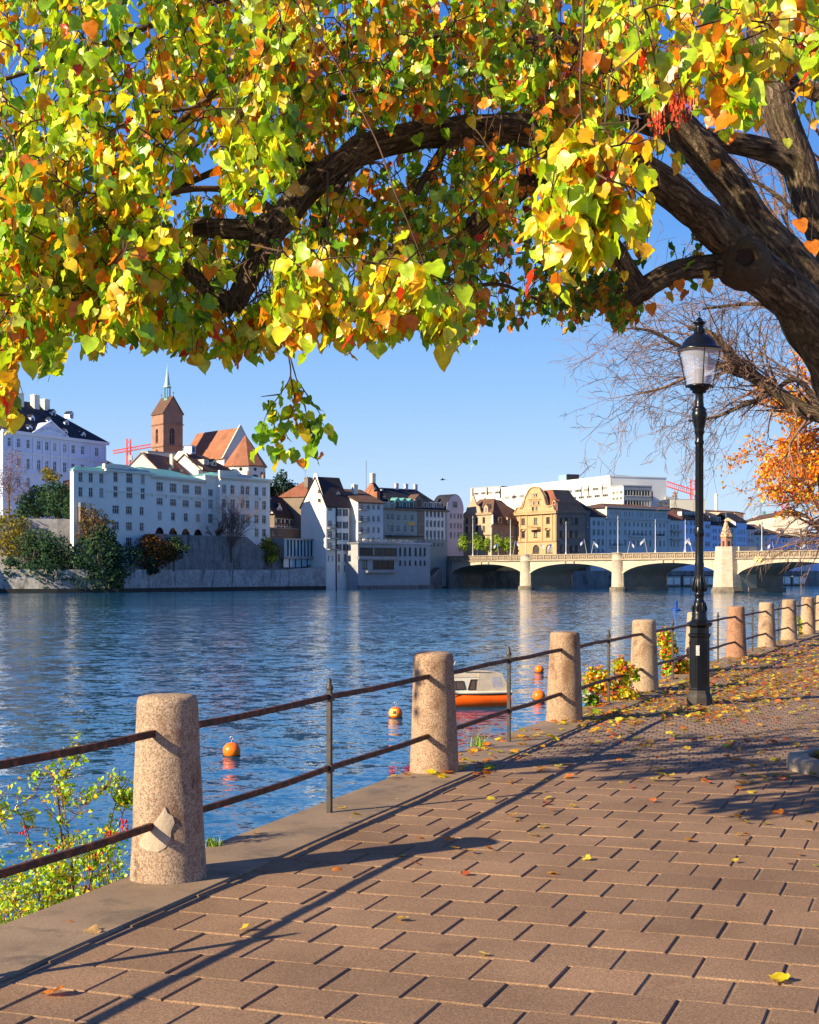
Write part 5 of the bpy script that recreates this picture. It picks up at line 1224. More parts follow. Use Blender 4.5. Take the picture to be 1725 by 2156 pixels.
M_fret = mat('fretwork_shadow_stone', (.33,.25,.17), .9, .4, 2, .6, 5)
mb = MB(); mp = MB()
npan = int((X1-X0)/3.4)
for k in range(npan):
    x = X0+3.4*k; mp.box(BL(x, .05, (PB+PT)/2), (.35,.5,PT-PB-.35))
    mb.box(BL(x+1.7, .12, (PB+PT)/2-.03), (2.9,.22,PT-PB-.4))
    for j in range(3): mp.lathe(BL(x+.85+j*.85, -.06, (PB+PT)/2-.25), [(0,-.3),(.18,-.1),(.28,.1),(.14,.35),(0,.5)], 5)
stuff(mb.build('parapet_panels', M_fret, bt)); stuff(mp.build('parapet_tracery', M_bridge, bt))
mb = MB(); mb.box(BL((X0+X1)/2, bw, (PB+PT)/2), (X1-X0,.3,PT-PB-.3)); mb.build('far_parapet', M_bridge, bt)
for k in range(-1, 5):
    if k == 2: continue
    x = k*SP; mb = MB(); prof = [(2.3,-4.5),(2.25,-2.5),(1.95,-2.3),(1.75,4.9),(1.95,5.1),(1.95,5.35),(1.7,5.5),(1.7,6.95),(1.85,7.0),(1.85,7.15)]
    if k > -1: 
        mb.lathe(BL(x,0,0), prof, 24); n_ = len(prof)
        for f in range(len(mb.uv)):
            if len(mb.f[f]) == 4: mb.uv[f] = tuple(((mb.v[i][0]+mb.v[i][1]), mb.v[i][2]) for i in mb.f[f])
        mb.build('pier', M_bridge, bt); mb = MB(); mb.lathe(BL(x,0,0), [(2.45,-4.5),(2.5,-2.7),(2.25,-2.4),(1.9,-2.3)], 24); mb.build('pier_foot', M_pierbase, bt)
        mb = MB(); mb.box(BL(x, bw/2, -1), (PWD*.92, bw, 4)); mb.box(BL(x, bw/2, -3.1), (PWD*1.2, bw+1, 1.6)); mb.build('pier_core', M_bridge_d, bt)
    else:
        mb.box(BL(x-5, 2, .5), (14, 6, 10.4)); mb.build('abutment', M_stone_d, bt)
# chapel pier
x = 2*SP; mb = MB(); o8 = lambda r0, z0_, r1, z1_: mb.lathe(BL(x,-.4,0), [(r0/cos(pi/8),z0_),(r1/cos(pi/8),z1_)], 8, 0, False, rot=pi/8)
o8(3.6,-3.0,2.9,8.2); mb.box(BL(x+.4,3.4,2.2), (6.0,6,12))
for f in range(len(mb.uv)):
    if len(mb.f[f]) == 4: mb.uv[f] = tuple((mb.v[i][0]*.9+mb.v[i][1]*.7, mb.v[i][2]) for i in mb.f[f])
mb.build('chapel_pier', M_bridge, bt)
mb = MB(); mb.lathe(BL(x,-.4,0), [(4.3,-4.5),(4.4,-3.0),(3.9,-2.0),(3.6,-1.9)], 8, 0, False, rot=pi/8); mb.build('pier_foot', M_pierbase, bt)
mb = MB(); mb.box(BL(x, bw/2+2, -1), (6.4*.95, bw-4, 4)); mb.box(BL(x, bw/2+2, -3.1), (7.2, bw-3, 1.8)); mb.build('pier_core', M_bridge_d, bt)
zc = [at(0, y, 378).z for y in (1156, 1129.5, 1092)]
def tilemix():
    m, nt, b = newmat('glazed_pattern_tiles'); v = pos(nt, (1,1,1), 'O')
    vo = N(nt, 'ShaderNodeTexVoronoi', Scale=2.6); nt.links.new(v, vo.inputs['Vector'])
    nt.links.new(ramp(nt, vo.outputs['Color'], [(.3,(.35,.11,.05)),(.45,(.62,.42,.16)),(.7,(.5,.42,.25))], 'CONSTANT'), b.inputs['Base Color']); b.inputs['Roughness'].default_value = .35; return m
M_chapel = mat('orange_brown_stone', (.44,.20,.12), .8, .15, .6)
mb = MB(); mb.lathe(BL(x-.3,-.6,0), [(1.45,zc[0]-.3),(1.45,zc[1])], 6, 0, False, rot=.3); mb.build('chapel_wall', M_chapel, bt)
mb = MB(); mb.lathe(BL(x-.3,-.6,0), [(1.7,zc[1]-.15),(1.75,zc[1]),(1.15,zc[1]+1.3),(.5,zc[2]-1.2),(.12,zc[2]),(0,zc[2]+.05)], 6, 0, False, rot=.3); mb.build('chapel_roof', tilemix(), bt)
mb = MB(); mb.tube([BL(x-.3,-.6,zc[2]-.2), BL(x-.3,-.6,zc[2]+1.6)], .07, 5); mb.build('finial', M_grn_roof, bt)
for k in range(6):
    a = .3+(k+.5)*pi/3; r = 1.45*cos(pi/6)+.03; c = BL(x-.3,-.6,0); mb = MB()
    mb.box((c[0]+r*cos(a), c[1]+r*sin(a), zc[0]+1.3), (.08,.55,1.4), a); mb.build('chapel_window', M_win, bt)
# yellow diamond navigation boards and lamp poles, flags
def bw_pt(x, y, z): return bt.matrix_world @ Vector(BL(x, y, z))
bpy.context.view_layer.update()
def bx_px(px):                                    # bridge coordinate seen at column px
    return ray_len(BP0, bd, px)
M_yel = mat('yellow_sign', (.85,.68,.20), .5)
for px in (1594, 1603):
    x = bx_px(px); c = bw_pt(x, -.35, 5.0); t = thing('diamond_sign', 'yellow diamond navigation board on the right-hand bridge arch, the '+('left' if px < 1600 else 'right')+' one', 'sign', c, atan2(bd.y, bd.x))
    mb = MB(); mb.lathe((0,0,0), [(.75,-.04),(.75,.04)], 4, smooth=False); o = mb.build('board', M_yel, t); o.rotation_euler = (pi/2, 0, 0)
for i, (px, yt) in enumerate(((992.7,1086),(1031,1103),(1071.9,1093),(1104,1109),(1188.8,1097.5),(1298,1086),(1377,1093.7),(1601,1095.6),(1440,1094))):
    x = bx_px(px); c = bw_pt(x, .6, PT-.3); top = CZ+(HY-yt)/F*c.y-c.z
    where = ['above the first green tree','between the two green trees','left of the orange hotel','over the first bridge pier','beside the orange hotel','over the second bridge pier','before the grand hotel','right of the chapel','hidden near the lamp'][i]
    t = thing('bridge_lamp_pole', 'tall white pole on the bridge '+where, 'pole', c, 0, 'white poles along the bridge')
    mb = MB(); mb.lathe((0,0,0), [(.35,0),(.3,.5),(.2,.8),(.15,1.2),(.11,top*.8),(.08,top)], 8); mb.build('pole', M_frame, t)
    mb = MB(); mb.lathe((0,0,top-1.2), [(.08,0),(.2,.2),(.2,.6),(.08,.8)], 8); mb.build('lamp_head', M_metal, t)
for i, (px, yt, lean, col) in enumerate(((1047.9,1142,-3,0),(1078,1138,5,0),(1133,1143,3,1),(1161,1143,-2,0),(1234,1135,-6,0),(1243,1139,5,1),(1319,1139,5,0),(1361,1133,-6,1),(1437,1134,6,1),(1456,1132,-7,1),(1628,1140,-4,0),(1671,1139,3,0),(1700,1138,-3,1))):
    x = bx_px(px); c = bw_pt(x, .4, PT-.1); top = CZ+(HY-yt)/F*c.y-c.z
    where = ['by the green trees','left of the orange hotel','before the hotel door','at the hotel corner','right of the hotel, blue one','right of the hotel, white one','left end of the grand hotel','middle of the grand hotel','just left of the lamp post, first','just left of the lamp post, second','right of the chapel','near the right edge','at the right edge'][i]
    t = thing('bridge_flag', ('white' if col else 'blue and white')+' flag leaning on the bridge parapet '+where, 'flag', c, 0, 'flags along the bridge')
    d = Vector((lean*.14, -.3, top)); mb = MB(); mb.tube([(0,0,0), d], [.07,.05], 5); mb.build('pole', M_frame, t)
    flagmesh(t, d, 1.1, .8, [M_whitef, M_whitef] if col else [M_bluef, M_whitef], pi if lean < 0 else 0, 1.0)
# river stairs beside the abutment
t = thing('river_stairs', 'dark stone stairs slanting down to the water at the bridge head', 'stairs', at(906, 1205, 484)); base = Vector(t.location); mb = MB()
for k in range(14):
    a = at(922-k*3.6, 1205, 483-k*1.2); z = 3.2-k*.5; mb.box((a.x-base.x, a.y-base.y, (z+WZ)/2-base.z), (1.0,3,z-WZ), .7)
mb.build('steps', M_stone_d, t)
# ------------------------------------------------------------------ bark, leaves
def bark_mat(name, c1, c2, c3, moss=None):
    m, nt, b = newmat(name); uv = pos(nt, (15, 3.4, 1), 'UV'); v = pos(nt)
    a = nz(nt, uv, 1.6, 6, .7, .8); g = nz(nt, v, 26, 4, .7)
    c = ramp(nt, a, [(.32, c1), (.5, c2), (.68, c3)])
    c = mixc(nt, .45, c, ramp(nt, g, [(.35, (.4,.4,.4)), (.65, (1.15,1.15,1.15))]), 'MULTIPLY')
    if moss: c = mixc(nt, ramp(nt, nz(nt, v, 2.2, 4, .7), [(.5, (0,0,0)), (.7, (.6,.6,.6))]), c, moss)
    nt.links.new(c, b.inputs['Base Color']); b.inputs['Roughness'].default_value = .92; b.inputs['Specular IOR Level'].default_value = .15
    h = N(nt, 'ShaderNodeMath', operation='MULTIPLY_ADD'); nt.links.new(g, h.inputs[0]); h.inputs[1].default_value = .35; nt.links.new(a, h.inputs[2])
    bump(nt, b, h.outputs[0], 1.0, .08); return m
M_bark = bark_mat('linden_bark', (.014,.009,.006), (.16,.108,.07), (.52,.385,.255), (.13,.12,.06))
M_twig = mat('twig_bark', (.10,.055,.035), .8, .3, 9)
M_twig_p = mat('pinkish_twig_bark', (.20,.12,.085), .8, .3, 5)
M_cut = mat('cut_wood', (.05,.03,.02), .9, .3, 30, .5, 90)
def leaf_material():
    m, nt, b = newmat('autumn_leaf'); nt.nodes.remove(b)
    at_ = N(nt, 'ShaderNodeAttribute', attribute_name='col'); v = pos(nt)
    c = mixc(nt, 1.0, at_.outputs['Color'], ramp(nt, nz(nt, v, 22, 3, .6), [(.3, (.72,.62,.6)), (.6, (1.12,1.1,1.0))]), 'MULTIPLY')
    sp = ramp(nt, nz(nt, v, 85, 2, .6), [(.68, (0,0,0)), (.74, (.6,.6,.6))]); c = mixc(nt, sp, c, (.22,.08,.02))
    d = N(nt, 'ShaderNodeBsdfDiffuse'); t = N(nt, 'ShaderNodeBsdfTranslucent'); g = N(nt, 'ShaderNodeBsdfGlossy', Roughness=.38)
    nt.links.new(c, d.inputs[0]); nt.links.new(c, t.inputs[0])
    m1 = N(nt, 'ShaderNodeMixShader', Fac=.46); nt.links.new(d.outputs[0], m1.inputs[1]); nt.links.new(t.outputs[0], m1.inputs[2])
    m2 = N(nt, 'ShaderNodeMixShader', Fac=.045); nt.links.new(m1.outputs[0], m2.inputs[1]); nt.links.new(g.outputs[0], m2.inputs[2])
    nt.links.new(m2.outputs[0], nt.nodes['Material Output'].inputs[0]); return m
M_leaf = leaf_material()
# heart-shaped linden leaf: stalk at the origin, tip along -y, folded on its midrib; two bends
def leaf_shape(k):
    r = random.Random(k); half = [(.10,.06),(.30,.10),(.46,-.02),(.50,-.22),(.44,-.44),(.30,-.66),(.13,-.86),(0,-1.06)]
    fold = r.uniform(.08,.42); curl = r.uniform(-.15,.3); wid = r.uniform(.85,1.08); skew = r.uniform(-.12,.12); mid = [(0,0),(0,-.2),(0,-.5),(0,-.8)]
    jit = [r.uniform(-.03,.03) for _ in range(16)]
    V = [(0, y, curl*y*y*1.0) for _, y in mid]
    for sg in (-1, 1):
        for i, (x, y) in enumerate(half[:-1]):
            xx = (x+jit[i+(8 if sg > 0 else 0)])*sg*wid; V.append((xx+skew*y, y+jit[i]*.4, fold*abs(xx)*(1 if sg > 0 else .7)+curl*y*y+.07*sin(i*2.2+k+sg)))
    V.append((0, -1.06, curl*1.1))
    L0, R0, tip = 4, 11, 18
    Fc = []
    for o, fl in ((L0, 0), (R0, 1)):
        q = [(0,o,o+1),(0,o+1,o+2,1),(1,o+2,o+3),(1,o+3,o+4,2),(2,o+4,o+5,3),(3,o+5,o+6),(3,o+6,tip)]
        for f in q: Fc.append(f if fl else tuple(reversed(f)))
    return np.array(V), Fc
SH = [leaf_shape(k) for k in range(12)]
PAL = {'lime': (.50,.74,.018), 'green': (.24,.50,.02), 'dgreen': (.10,.26,.012), 'yellow': (.94,.78,.02), 'gold': (.92,.50,.015), 'orange': (.88,.26,.012), 'red': (.72,.05,.012), 'pale': (.72,.86,.12)}
def pick(r, w):
    t = r.random()*sum(w.values())
    for k, v in w.items():
        t -= v
        if t <= 0: break
    c = PAL[k]; j = r.uniform(.82,1.15); return (min(1, c[0]*j*r.uniform(.92,1.08)), min(1, c[1]*j), c[2]*j)
class Leaves:
    """many leaves gathered into one mesh, with a colour per leaf"""
    def __init__(s): s.items = []
    def add(s, p, n, down, size, col, sh=None): s.items.append((p, n, down, size, col, sh))
    def matrix(it):
        p, n, d, size = it[:4]; y = -Vector(d).normalized(); z = Vector(n); z = (z-y*z.dot(y)); z = z.normalized() if z.length > 1e-3 else Vector((1,0,0)); x = y.cross(z)
        M = Matrix((x, y, z)).transposed().to_4x4(); M.translation = Vector(p); return M @ Matrix.Scale(size, 4)
    def build(s, name, parent=None, items=None, mat_=None):
        items = s.items if items is None else items; V, FL, FS, C = [], [], [], []; off = 0
        for i, it in enumerate(items):
            sv, sf = SH[(i if it[5] is None else it[5]) % len(SH)]
            M = np.array(Leaves.matrix(it)); v = sv @ M[:3,:3].T+M[:3,3]; V.append(v)
            for f in sf: FS.append(len(f)); FL.extend([a+off for a in f])
            C.extend([it[4]]*len(sv)); off += len(sv)
        me = bpy.data.meshes.new(name); V = np.concatenate(V).astype(np.float32)
        me.vertices.add(len(V)); me.vertices.foreach_set('co', V.ravel()); me.loops.add(len(FL)); me.loops.foreach_set('vertex_index', np.array(FL, np.int32))
        me.polygons.add(len(FS)); st = np.concatenate([[0], np.cumsum(FS)[:-1]]).astype(np.int32); me.polygons.foreach_set('loop_start', st); me.polygons.foreach_set('loop_total', np.array(FS, np.int32))
        me.update(calc_edges=True); a = me.attributes.new('col', 'FLOAT_COLOR', 'POINT'); a.data.foreach_set('color', np.concatenate([np.array(C, np.float32), np.ones((len(C), 1), np.float32)], 1).ravel())
        me.polygons.foreach_set('use_smooth', np.ones(len(FS), bool)); me.materials.append(mat_ or M_leaf)
        return stuff(link(name, me, parent))
_lc = {}
def leaf_mesh(k, key, name='leaf'):
    if (k, key) not in _lc:
        sv, sf = SH[k]; me = bpy.data.meshes.new(name); me.from_pydata([tuple(v) for v in sv], [], sf); me.update()
        a = me.attributes.new('col', 'FLOAT_COLOR', 'POINT'); a.data.foreach_set('color', [x for _ in sv for x in (*key, 1)]); me.materials.append(M_leaf)
        me.polygons.foreach_set('use_smooth', [True]*len(sf)); _lc[(k, key)] = me
    return _lc[(k, key)]

# ------------------------------------------------------------------ the linden
LT = thing('linden_tree', 'big autumn linden with green, yellow and orange leaves overhanging the promenade', 'tree', (4.25, 13.1, 0))
bpy.context.view_layer.update(); LTi = LT.matrix_world.inverted()
def ltpart(o): o.parent = LT; o.matrix_parent_inverse = LTi; return o
def spline(P, n):                              # Catmull-Rom through rows of numbers
    P = [np.array(p, float) for p in P]; P = [2*P[0]-P[1]]+P+[2*P[-1]-P[-2]]; out = []
    for i in range(1, len(P)-2):
        for k in range(n):
            t = k/n; out.append(.5*((2*P[i])+(-P[i-1]+P[i+1])*t+(2*P[i-1]-5*P[i]+4*P[i+1]-P[i+2])*t*t+(-P[i-1]+3*P[i]-3*P[i+1]+P[i+2])*t**3))
    out.append(P[-2]); return out
limbs = {
 'A': [(1880,1000,13.2,180),(1800,830,12.9,140),(1725,706,12.7,112),(1650,612,12.4,98),(1565,535,12.1,92),(1475,455,11.8,78),(1395,388,11.5,76),(1300,330,11.2,74),(1180,288,10.9,74),(1080,272,10.6,68),(960,276,10.3,60),(860,288,10.0,60),(770,312,9.8,60),(700,358,9.6,62),(640,405,9.5,62),(600,455,9.4,62),(565,492,9.35,60),(535,560,9.3,52),(510,610,9.3,48),(488,650,9.3,42)],
 'A1': [(575,488,9.35,52),(520,484,9.3,46),(460,481,9.3,42),(408,478,9.3,38)],
 'A2': [(492,650,9.3,44),(470,630,9.3,42),(430,600,9.3,34),(388,562,9.2,26)],
 'B': [(1900,860,13.4,150),(1740,640,13.3,96),(1616,500,13.2,82),(1497,345,13.1,78),(1400,240,13,80),(1290,140,12.8,76),(1200,92,12.6,70),(1130,50,12.4,54),(1090,-60,12.2,40)],
 'C': [(1920,820,13.8,110),(1735,490,13.8,76),(1682,350,13.8,70),(1634,215,13.8,68),(1605,130,13.9,60),(1590,-60,14,50)],
 'C1': [(1690,350,13.8,60),(1610,315,13.7,50),(1500,292,13.5,44),(1430,285,13.3,36),(1300,250,13,24)],
 'C2': [(1790,230,14.2,40),(1690,182,14.1,34),(1640,165,14,28),(1560,120,13.9,18)],
 'D': [(1590,560,12.15,70),(1530,560,12.0,56),(1500,560,12.0,52),(1440,568,11.9,47),(1385,588,11.8,47),(1345,618,11.8,46),(1328,632,11.8,36)],
 'D1': [(1350,612,11.8,42),(1320,560,11.7,36),(1290,510,11.6,32),(1262,475,11.5,27)],
 'E': [(1240,310,11.1,52),(1160,350,11.2,50),(1090,400,11.3,50),(1040,440,11.4,48),(985,490,11.5,46),(930,540,11.6,40),(903,568,11.6,26)],
 'E1': [(908,562,11.6,26),(875,520,11.6,24),(850,478,11.5,18)],
 'F': [(1200,100,12.4,50),(1120,96,11.8,46),(1010,85,11.2,42),(880,80,10.8,38),(760,88,10.4,32),(660,112,10.1,26),(560,190,9.8,16),(470,260,9.6,12),(380,330,9.5,8)],
 'G': [(470,180,9.1,16),(350,280,9.05,14),(300,345,9,14),(255,405,9,12)],
 'H': [(-260,340,9.5,22),(-60,362,9.2,16),(30,366,9.1,14),(88,372,9.1,9)],
 'I': [(600,60,8.7,10),(500,120,8.6,9),(420,220,8.6,8),(300,240,8.5,7),(200,300,8.5,6)],
 'J': [(905,568,11.4,16),(980,600,11.6,10),(1060,600,11.9,8),(1150,640,12.2,6)],
 'K': [(700,360,9.6,22),(560,330,9.4,18),(430,370,9.2,14),(300,440,9,12),(170,510,8.9,9),(40,500,8.8,7),(-60,470,8.8,6)],
 'L': [(600,455,9.4,20),(480,400,9.2,14),(330,420,9,12),(200,560,8.9,9),(90,640,8.7,7),(60,740,8.5,5)],
 'M': [(1300,330,11.2,30),(1240,420,11.6,20),(1190,500,12,14),(1150,580,12.4,9)],
 'O': [(770,312,9.8,24),(700,420,9.4,16),(680,520,9.0,12),(700,600,8.7,8),(730,660,8.5,6)],
 'P': [(960,276,10.3,26),(880,400,9.8,16),(850,480,9.5,12),(860,560,9.2,8),(920,640,9,6)],
 'Q': [(1200,92,12.6,40),(1100,180,12.2,28),(960,200,11.8,20),(800,190,11.2,14),(640,230,10.8,10)],
 'R': [(1290,140,12.8,40),(1200,-60,12,30),(1050,-200,11,24),(800,-300,10,18),(500,-350,9.5,14),(200,-300,9,10)],
 'S': [(1050,-200,11,24),(700,-80,10,20),(400,20,9.5,16),(150,120,9.2,12),(-100,200,9,8)],
}
trunk_pts = [(4.28,13.12,-.05),(4.25,13.1,.3),(4.2,13.1,1.2),(4.1,13.1,2.0),(4.05,13.15,2.6)]
mb = MB(); mb.tube(trunk_pts, [.62,.48,.42,.42,.46], 28, 0, True, True, .25); ltpart(mb.build('trunk', M_bark))
limb_w = {}
nodes = []                                     # points other wood can grow from
for key, P in limbs.items():
    S = spline(P, 6); pts = [at(x, y, Y) for x, y, Y, w in S]; rad = [max(.004, w/2*Y/F) for x, y, Y, w in S]; limb_w[key] = (S, pts, rad)
    big = rad[0] > .05
    if big and len(S) > 12:
        for i, p in enumerate(pts): p += Vector((mnoise.noise(Vector((i*.35, 0, ord(key[0]) % 7))), mnoise.noise(Vector((i*.35, 5, 3))), mnoise.noise(Vector((i*.35, 9, 1)))))*rad[i]*.12
    mb = MB(); mb.tube(pts, rad, 26 if big else 8, 0, True, True, .12 if big else .08); ltpart(mb.build('branch', M_bark if rad[0] > .03 else M_twig))
    for p, r in zip(pts, rad): nodes.append((p, r))
# trunk to limbs
for key in ('A', 'B', 'C'):
    p = limb_w[key][1][0]; r = limb_w[key][2][0]; mb = MB(); mb.tube([Vector((4.05,13.15,2.2)), (Vector((4.05,13.15,2.2))+p)/2+Vector((0,0,.05)), p+(limb_w[key][1][1]-p)*.5], [.40,.38,r], 20, 0, True, False, .2); ltpart(mb.build('branch', M_bark))
# knot with a rotten hole
k0 = at(1568, 543, 11.85); mb = MB()
nrm = Vector((-.12,-1,.08)).normalized()
rt = nrm.cross(Vector((0,0,1))).normalized(); up_ = rt.cross(nrm)
prof = [(.23,-.14),(.20,-.05),(.165,.0),(.13,.035),(.095,.04),(.065,.02),(.045,-.03),(0,-.05)]; R = []
for r, z in prof: R.append([k0+(rt*cos(a)*1.0+up_*sin(a)*1.0)*r*(1+.14*mnoise.noise(Vector((cos(a)*1.5,sin(a)*1.5,r*9))))+nrm*(z+.01*sin(a*5)) for a in [2*pi*j/24 for j in range(24)]])
mb.grid(R, 0); ltpart(mb.build('knot', M_bark))
mb = MB(); mb.lathe((0,0,0), [(.062,0),(.03,-.005),(0,-.01)], 14); o = mb.build('knot_hole', M_cut); o.matrix_world = Matrix.Translation(k0+nrm*.028) @ nrm.to_track_quat('Z','Y').to_matrix().to_4x4(); o.parent = LT; o.matrix_parent_inverse = LTi

# foliage
XB = [-3000,-60,0,30,62,110,135,150,200,240,300,340,400,460,520,560,600,650,700,740,780,820,870,900,945,1000,1015,1060,1130,1200,1260,1300,1345,1372,1385,1500,1520,1560,1725,3000]
YB = [900,900,950,925,850,800,735,700,765,715,735,745,765,775,765,770,750,755,725,760,762,742,690,735,765,745,690,700,715,700,655,700,680,630,380,350,340,320,300,300]
def ybot(x): return np.interp(x, XB, YB)
holes = [(200,90,40,30,.45),(60,40,50,30,.4),(370,300,22,16,.5),(900,430,22,30,.5),(545,600,42,48,.05),(640,450,24,34,.25),(60,140,62,80,.42),(20,290,34,60,.35),(130,60,40,50,.5),(735,385,16,20,.3),(1175,520,62,36,.35),(1060,590,58,52,.4),(1000,470,40,20,.4),(560,545,30,24,.3),(1680,225,60,75,.10),(1600,330,70,26,.1),(1680,120,30,60,.6),(470,690,26,14,.5),(1245,560,50,40,.5),(730,480,20,20,.6)]
LR = random.Random(11)
A_S = np.array([(s_[0], s_[1], s_[2], s_[3]) for s_ in limb_w['A'][0]]); B_S = np.array([(s_[0], s_[1], s_[2], s_[3]) for s_ in limb_w['B'][0]]); D_S = np.array([tuple(s_) for k_ in ('D','D1','A1','A2') for s_ in limb_w[k_][0]]); C_S = np.array([tuple(s_) for k_ in ('C','C1') for s_ in limb_w[k_][0]])
def keep(x, y, Y):
    if y > ybot(x)+LR.uniform(-30, 6): return False
    for hx, hy, rx, ry, pr in holes:
        if ((x-hx)/rx)**2+((y-hy)/ry)**2 < 1 and LR.random() > pr: return False
    for S_, tag_ in ((A_S,'A'),(D_S,'D'),(B_S,'B'),(C_S,'C')):
        d = (S_[:,0]-x)**2+(S_[:,1]-y)**2; i = int(d.argmin()); 
        if sqrt(d[i]) < S_[i,3]*.5+13 and Y < S_[i,2]+.3:
            if tag_ == 'A': pr = .07 if x < 1125 else (.75 if x < 1375 else .03)
            elif tag_ == 'D': pr = .10
            elif tag_ == 'B': pr = .06 if x > 1390 else (.45 if x > 1150 else .5)
            else: pr = .10 if y > 180 else .7
            if LR.random() > pr: return False
    return True
LV = Leaves(); twig_mb = MB()
sunv = sdir.copy()
npos = np.zeros((40000, 3)); npos[:len(nodes)] = [tuple(p) for p, r in nodes]; npn = [len(nodes)]
def spray(root, length, nleaf, size, w, Yc, lean=None, link_=True, mask=True, thin=.0022):
    d = Vector((LR.gauss(0,.5), LR.gauss(0,.5), -1.0)) if lean is None else Vector(lean); d.normalize()
    pts = [Vector(root)]
    for k in range(5):
        d = (d+Vector((LR.gauss(0,.14), LR.gauss(0,.14), -.16))).normalized(); pts.append(pts[-1]+d*length/5)
    any_ = 0
    for k in range(nleaf):
        t = (k+LR.uniform(.1,.9))/nleaf*5; i = min(4, int(t)); p = pts[i].lerp(pts[i+1], t-i)
        side = 1 if k % 2 else -1
        off = Vector((LR.gauss(0,1), LR.gauss(0,1), LR.gauss(0,.5))); off = off.normalized()*LR.uniform(.02,.055); p2 = p+off+Vector((0,0,-.015))
        x, y = CX+F*p2.x/p2.y, HY-F*(p2.z-CZ)/p2.y
        if mask and not keep(x, y+size*.5/p2.y*F*.8, p2.y): continue
        dn = Vector((LR.gauss(0,.5), LR.gauss(0,.5), -1.0))+off*6; n = Vector((LR.gauss(0,.95), LR.gauss(0,.85), LR.gauss(.2,.45)))+sunv*.75
        LV.add(p2, n, dn, size*LR.uniform(.5,1.3), pick(LR, w), LR.randrange(12)); any_ = max(any_, i+1)
    if any_ and thin:
        a = pts[0]; pts = pts[:any_+1]
        if link_:
            dd = ((npos[:npn[0]]-np.array(a))**2).sum(1); j = int(dd.argmin())
            if dd[j] < 1.5**2:
                q = Vector(npos[j]); e_ = (q-a).length*.16; m_ = q.lerp(a, .5)+Vector((LR.gauss(0,e_),LR.gauss(0,e_),.14*(q-a).length+LR.gauss(0,e_*.5)))
                ln = [q, q.lerp(m_,.55)+Vector((LR.gauss(0,e_*.4),0,e_*.3)), m_, m_.lerp(a,.5)+Vector((LR.gauss(0,e_*.4),0,e_*.4))]
                for v_ in ln[1:]+[a]:
                    npos[npn[0]] = tuple(v_); npn[0] += 1
                pts = ln+pts
        n_ = len(pts); twig_mb.tube(pts, [thin*(2.6-2.0*i/n_) for i in range(n_)], 3, 0, False, False)
    return any_
W_L = dict(lime=42, green=20, yellow=24, gold=9, orange=10, red=1.5, dgreen=9, pale=8)
W_M = dict(lime=26, green=28, yellow=12, gold=14, orange=17, red=2, dgreen=16, pale=3)
W_F = dict(lime=34, green=6, yellow=34, gold=16, orange=12, red=2, pale=10)
W_D = dict(green=20, dgreen=40, gold=16, orange=16, lime=8)  # darker mix: shade from the leaves in front put into the colours
W_U = dict(lime=32, green=22, yellow=16, gold=14, orange=16, red=3, pale=6)
zones = [  # x0,x1,y0,y1,Y0,Y1,count,weights,size
 (-60,640,-160,640,7.6,10.8,900,W_L,.077), (-60,300,300,680,7.4,9.0,190,W_L,.08), (0,640,560,720,8.4,10,110,W_L,.076),
 (600,1180,-160,420,8.6,11.8,600,W_M,.069), (640,1000,420,600,9.0,11,110,W_M,.072),
 (560,860,470,690,7.4,8.4,80,W_F,.08), (830,1000,520,690,7.6,8.6,24,W_F,.092),
 (1140,1390,250,430,6.0,6.8,26,W_F,.082), (940,1340,380,650,11.6,14,220,W_D,.07), (1200,1340,540,640,12,14,46,W_D,.072),
 (1120,1790,-160,250,8.8,12.5,480,W_U,.076), (1290,1740,-140,120,6.8,8.2,70,W_U,.09), (1180,1420,60,300,9,12,70,W_M,.075),
 (-30,100,640,860,7.4,8.2,60,dict(lime=30,green=15,yellow=25,gold=18,orange=16,red=5),.085),
 (-600,-60,-100,560,8,11,44,W_L,.10), (-60,1800,-420,-150,9.5,12.5,26,W_M,.09), (-1250,-620,80,300,8,10,46,W_L,.10), (1790,2300,-300,250,9,14,50,W_M,.11)]
for x0,x1,y0,y1,Ya,Yb,cnt,w,sz in zones:
    for _ in range(cnt):
        Y = LR.uniform(Ya, Yb); x, y = LR.uniform(x0, x1), LR.uniform(y0, y1)
        cz = mnoise.noise(Vector((x/130., y/110., Y*.5)))
        off = x1 < -50 or y1 < -130 or x0 > 1780
        if cz < -.16 and not off: continue
        ww = dict(w)
        c2 = mnoise.noise(Vector((x/170.+9, y/150., 3.3)))
        if c2 > .12:
            for k_ in ('gold','orange','yellow'): ww[k_] = ww.get(k_, 0)*1.7
        spray(at(x, y, Y), LR.uniform(.24,.46) if not off else .6, LR.randint(10,17) if not off else 12, sz, ww, Y, thin=.0022 if not off else 0)
# bright hanging cluster on long twigs before the limb, and the hanging bunch below the crown
def twig(pl, r0=.006, r1=.002):
    S = spline([(x, y, Y, 0) for x, y, Y in pl], 5); pts = [at(s_[0], s_[1], s_[2]) for s_ in S]
    twig_mb.tube(pts, [r0+(r1-r0)*i/len(pts) for i in range(len(pts))], 5, 0, True, False); return pts
for pl in ([(1230,-60,6.2),(1228,60,6.2),(1222,160,6.2),(1225,240,6.2),(1240,290,6.2),(1262,330,6.2),(1290,380,6.2),(1320,395,6.2)], [(1240,290,6.2),(1215,350,6.2),(1200,420,6.2),(1195,470,6.2)], [(1262,330,6.2),(1250,390,6.2),(1245,450,6.2),(1250,500,6.15)], [(1222,240,6.2),(1180,300,6.25),(1165,380,6.25),(1160,430,6.25)]):
    pts = twig(pl)
    for i, p in enumerate(pts):
        y = HY-F*(p.z-CZ)/p.y
        if y < 230: continue
        for _ in range(2): spray(p, .14, 2, .086, W_F, 6.2, link_=False, thin=0, mask=False)
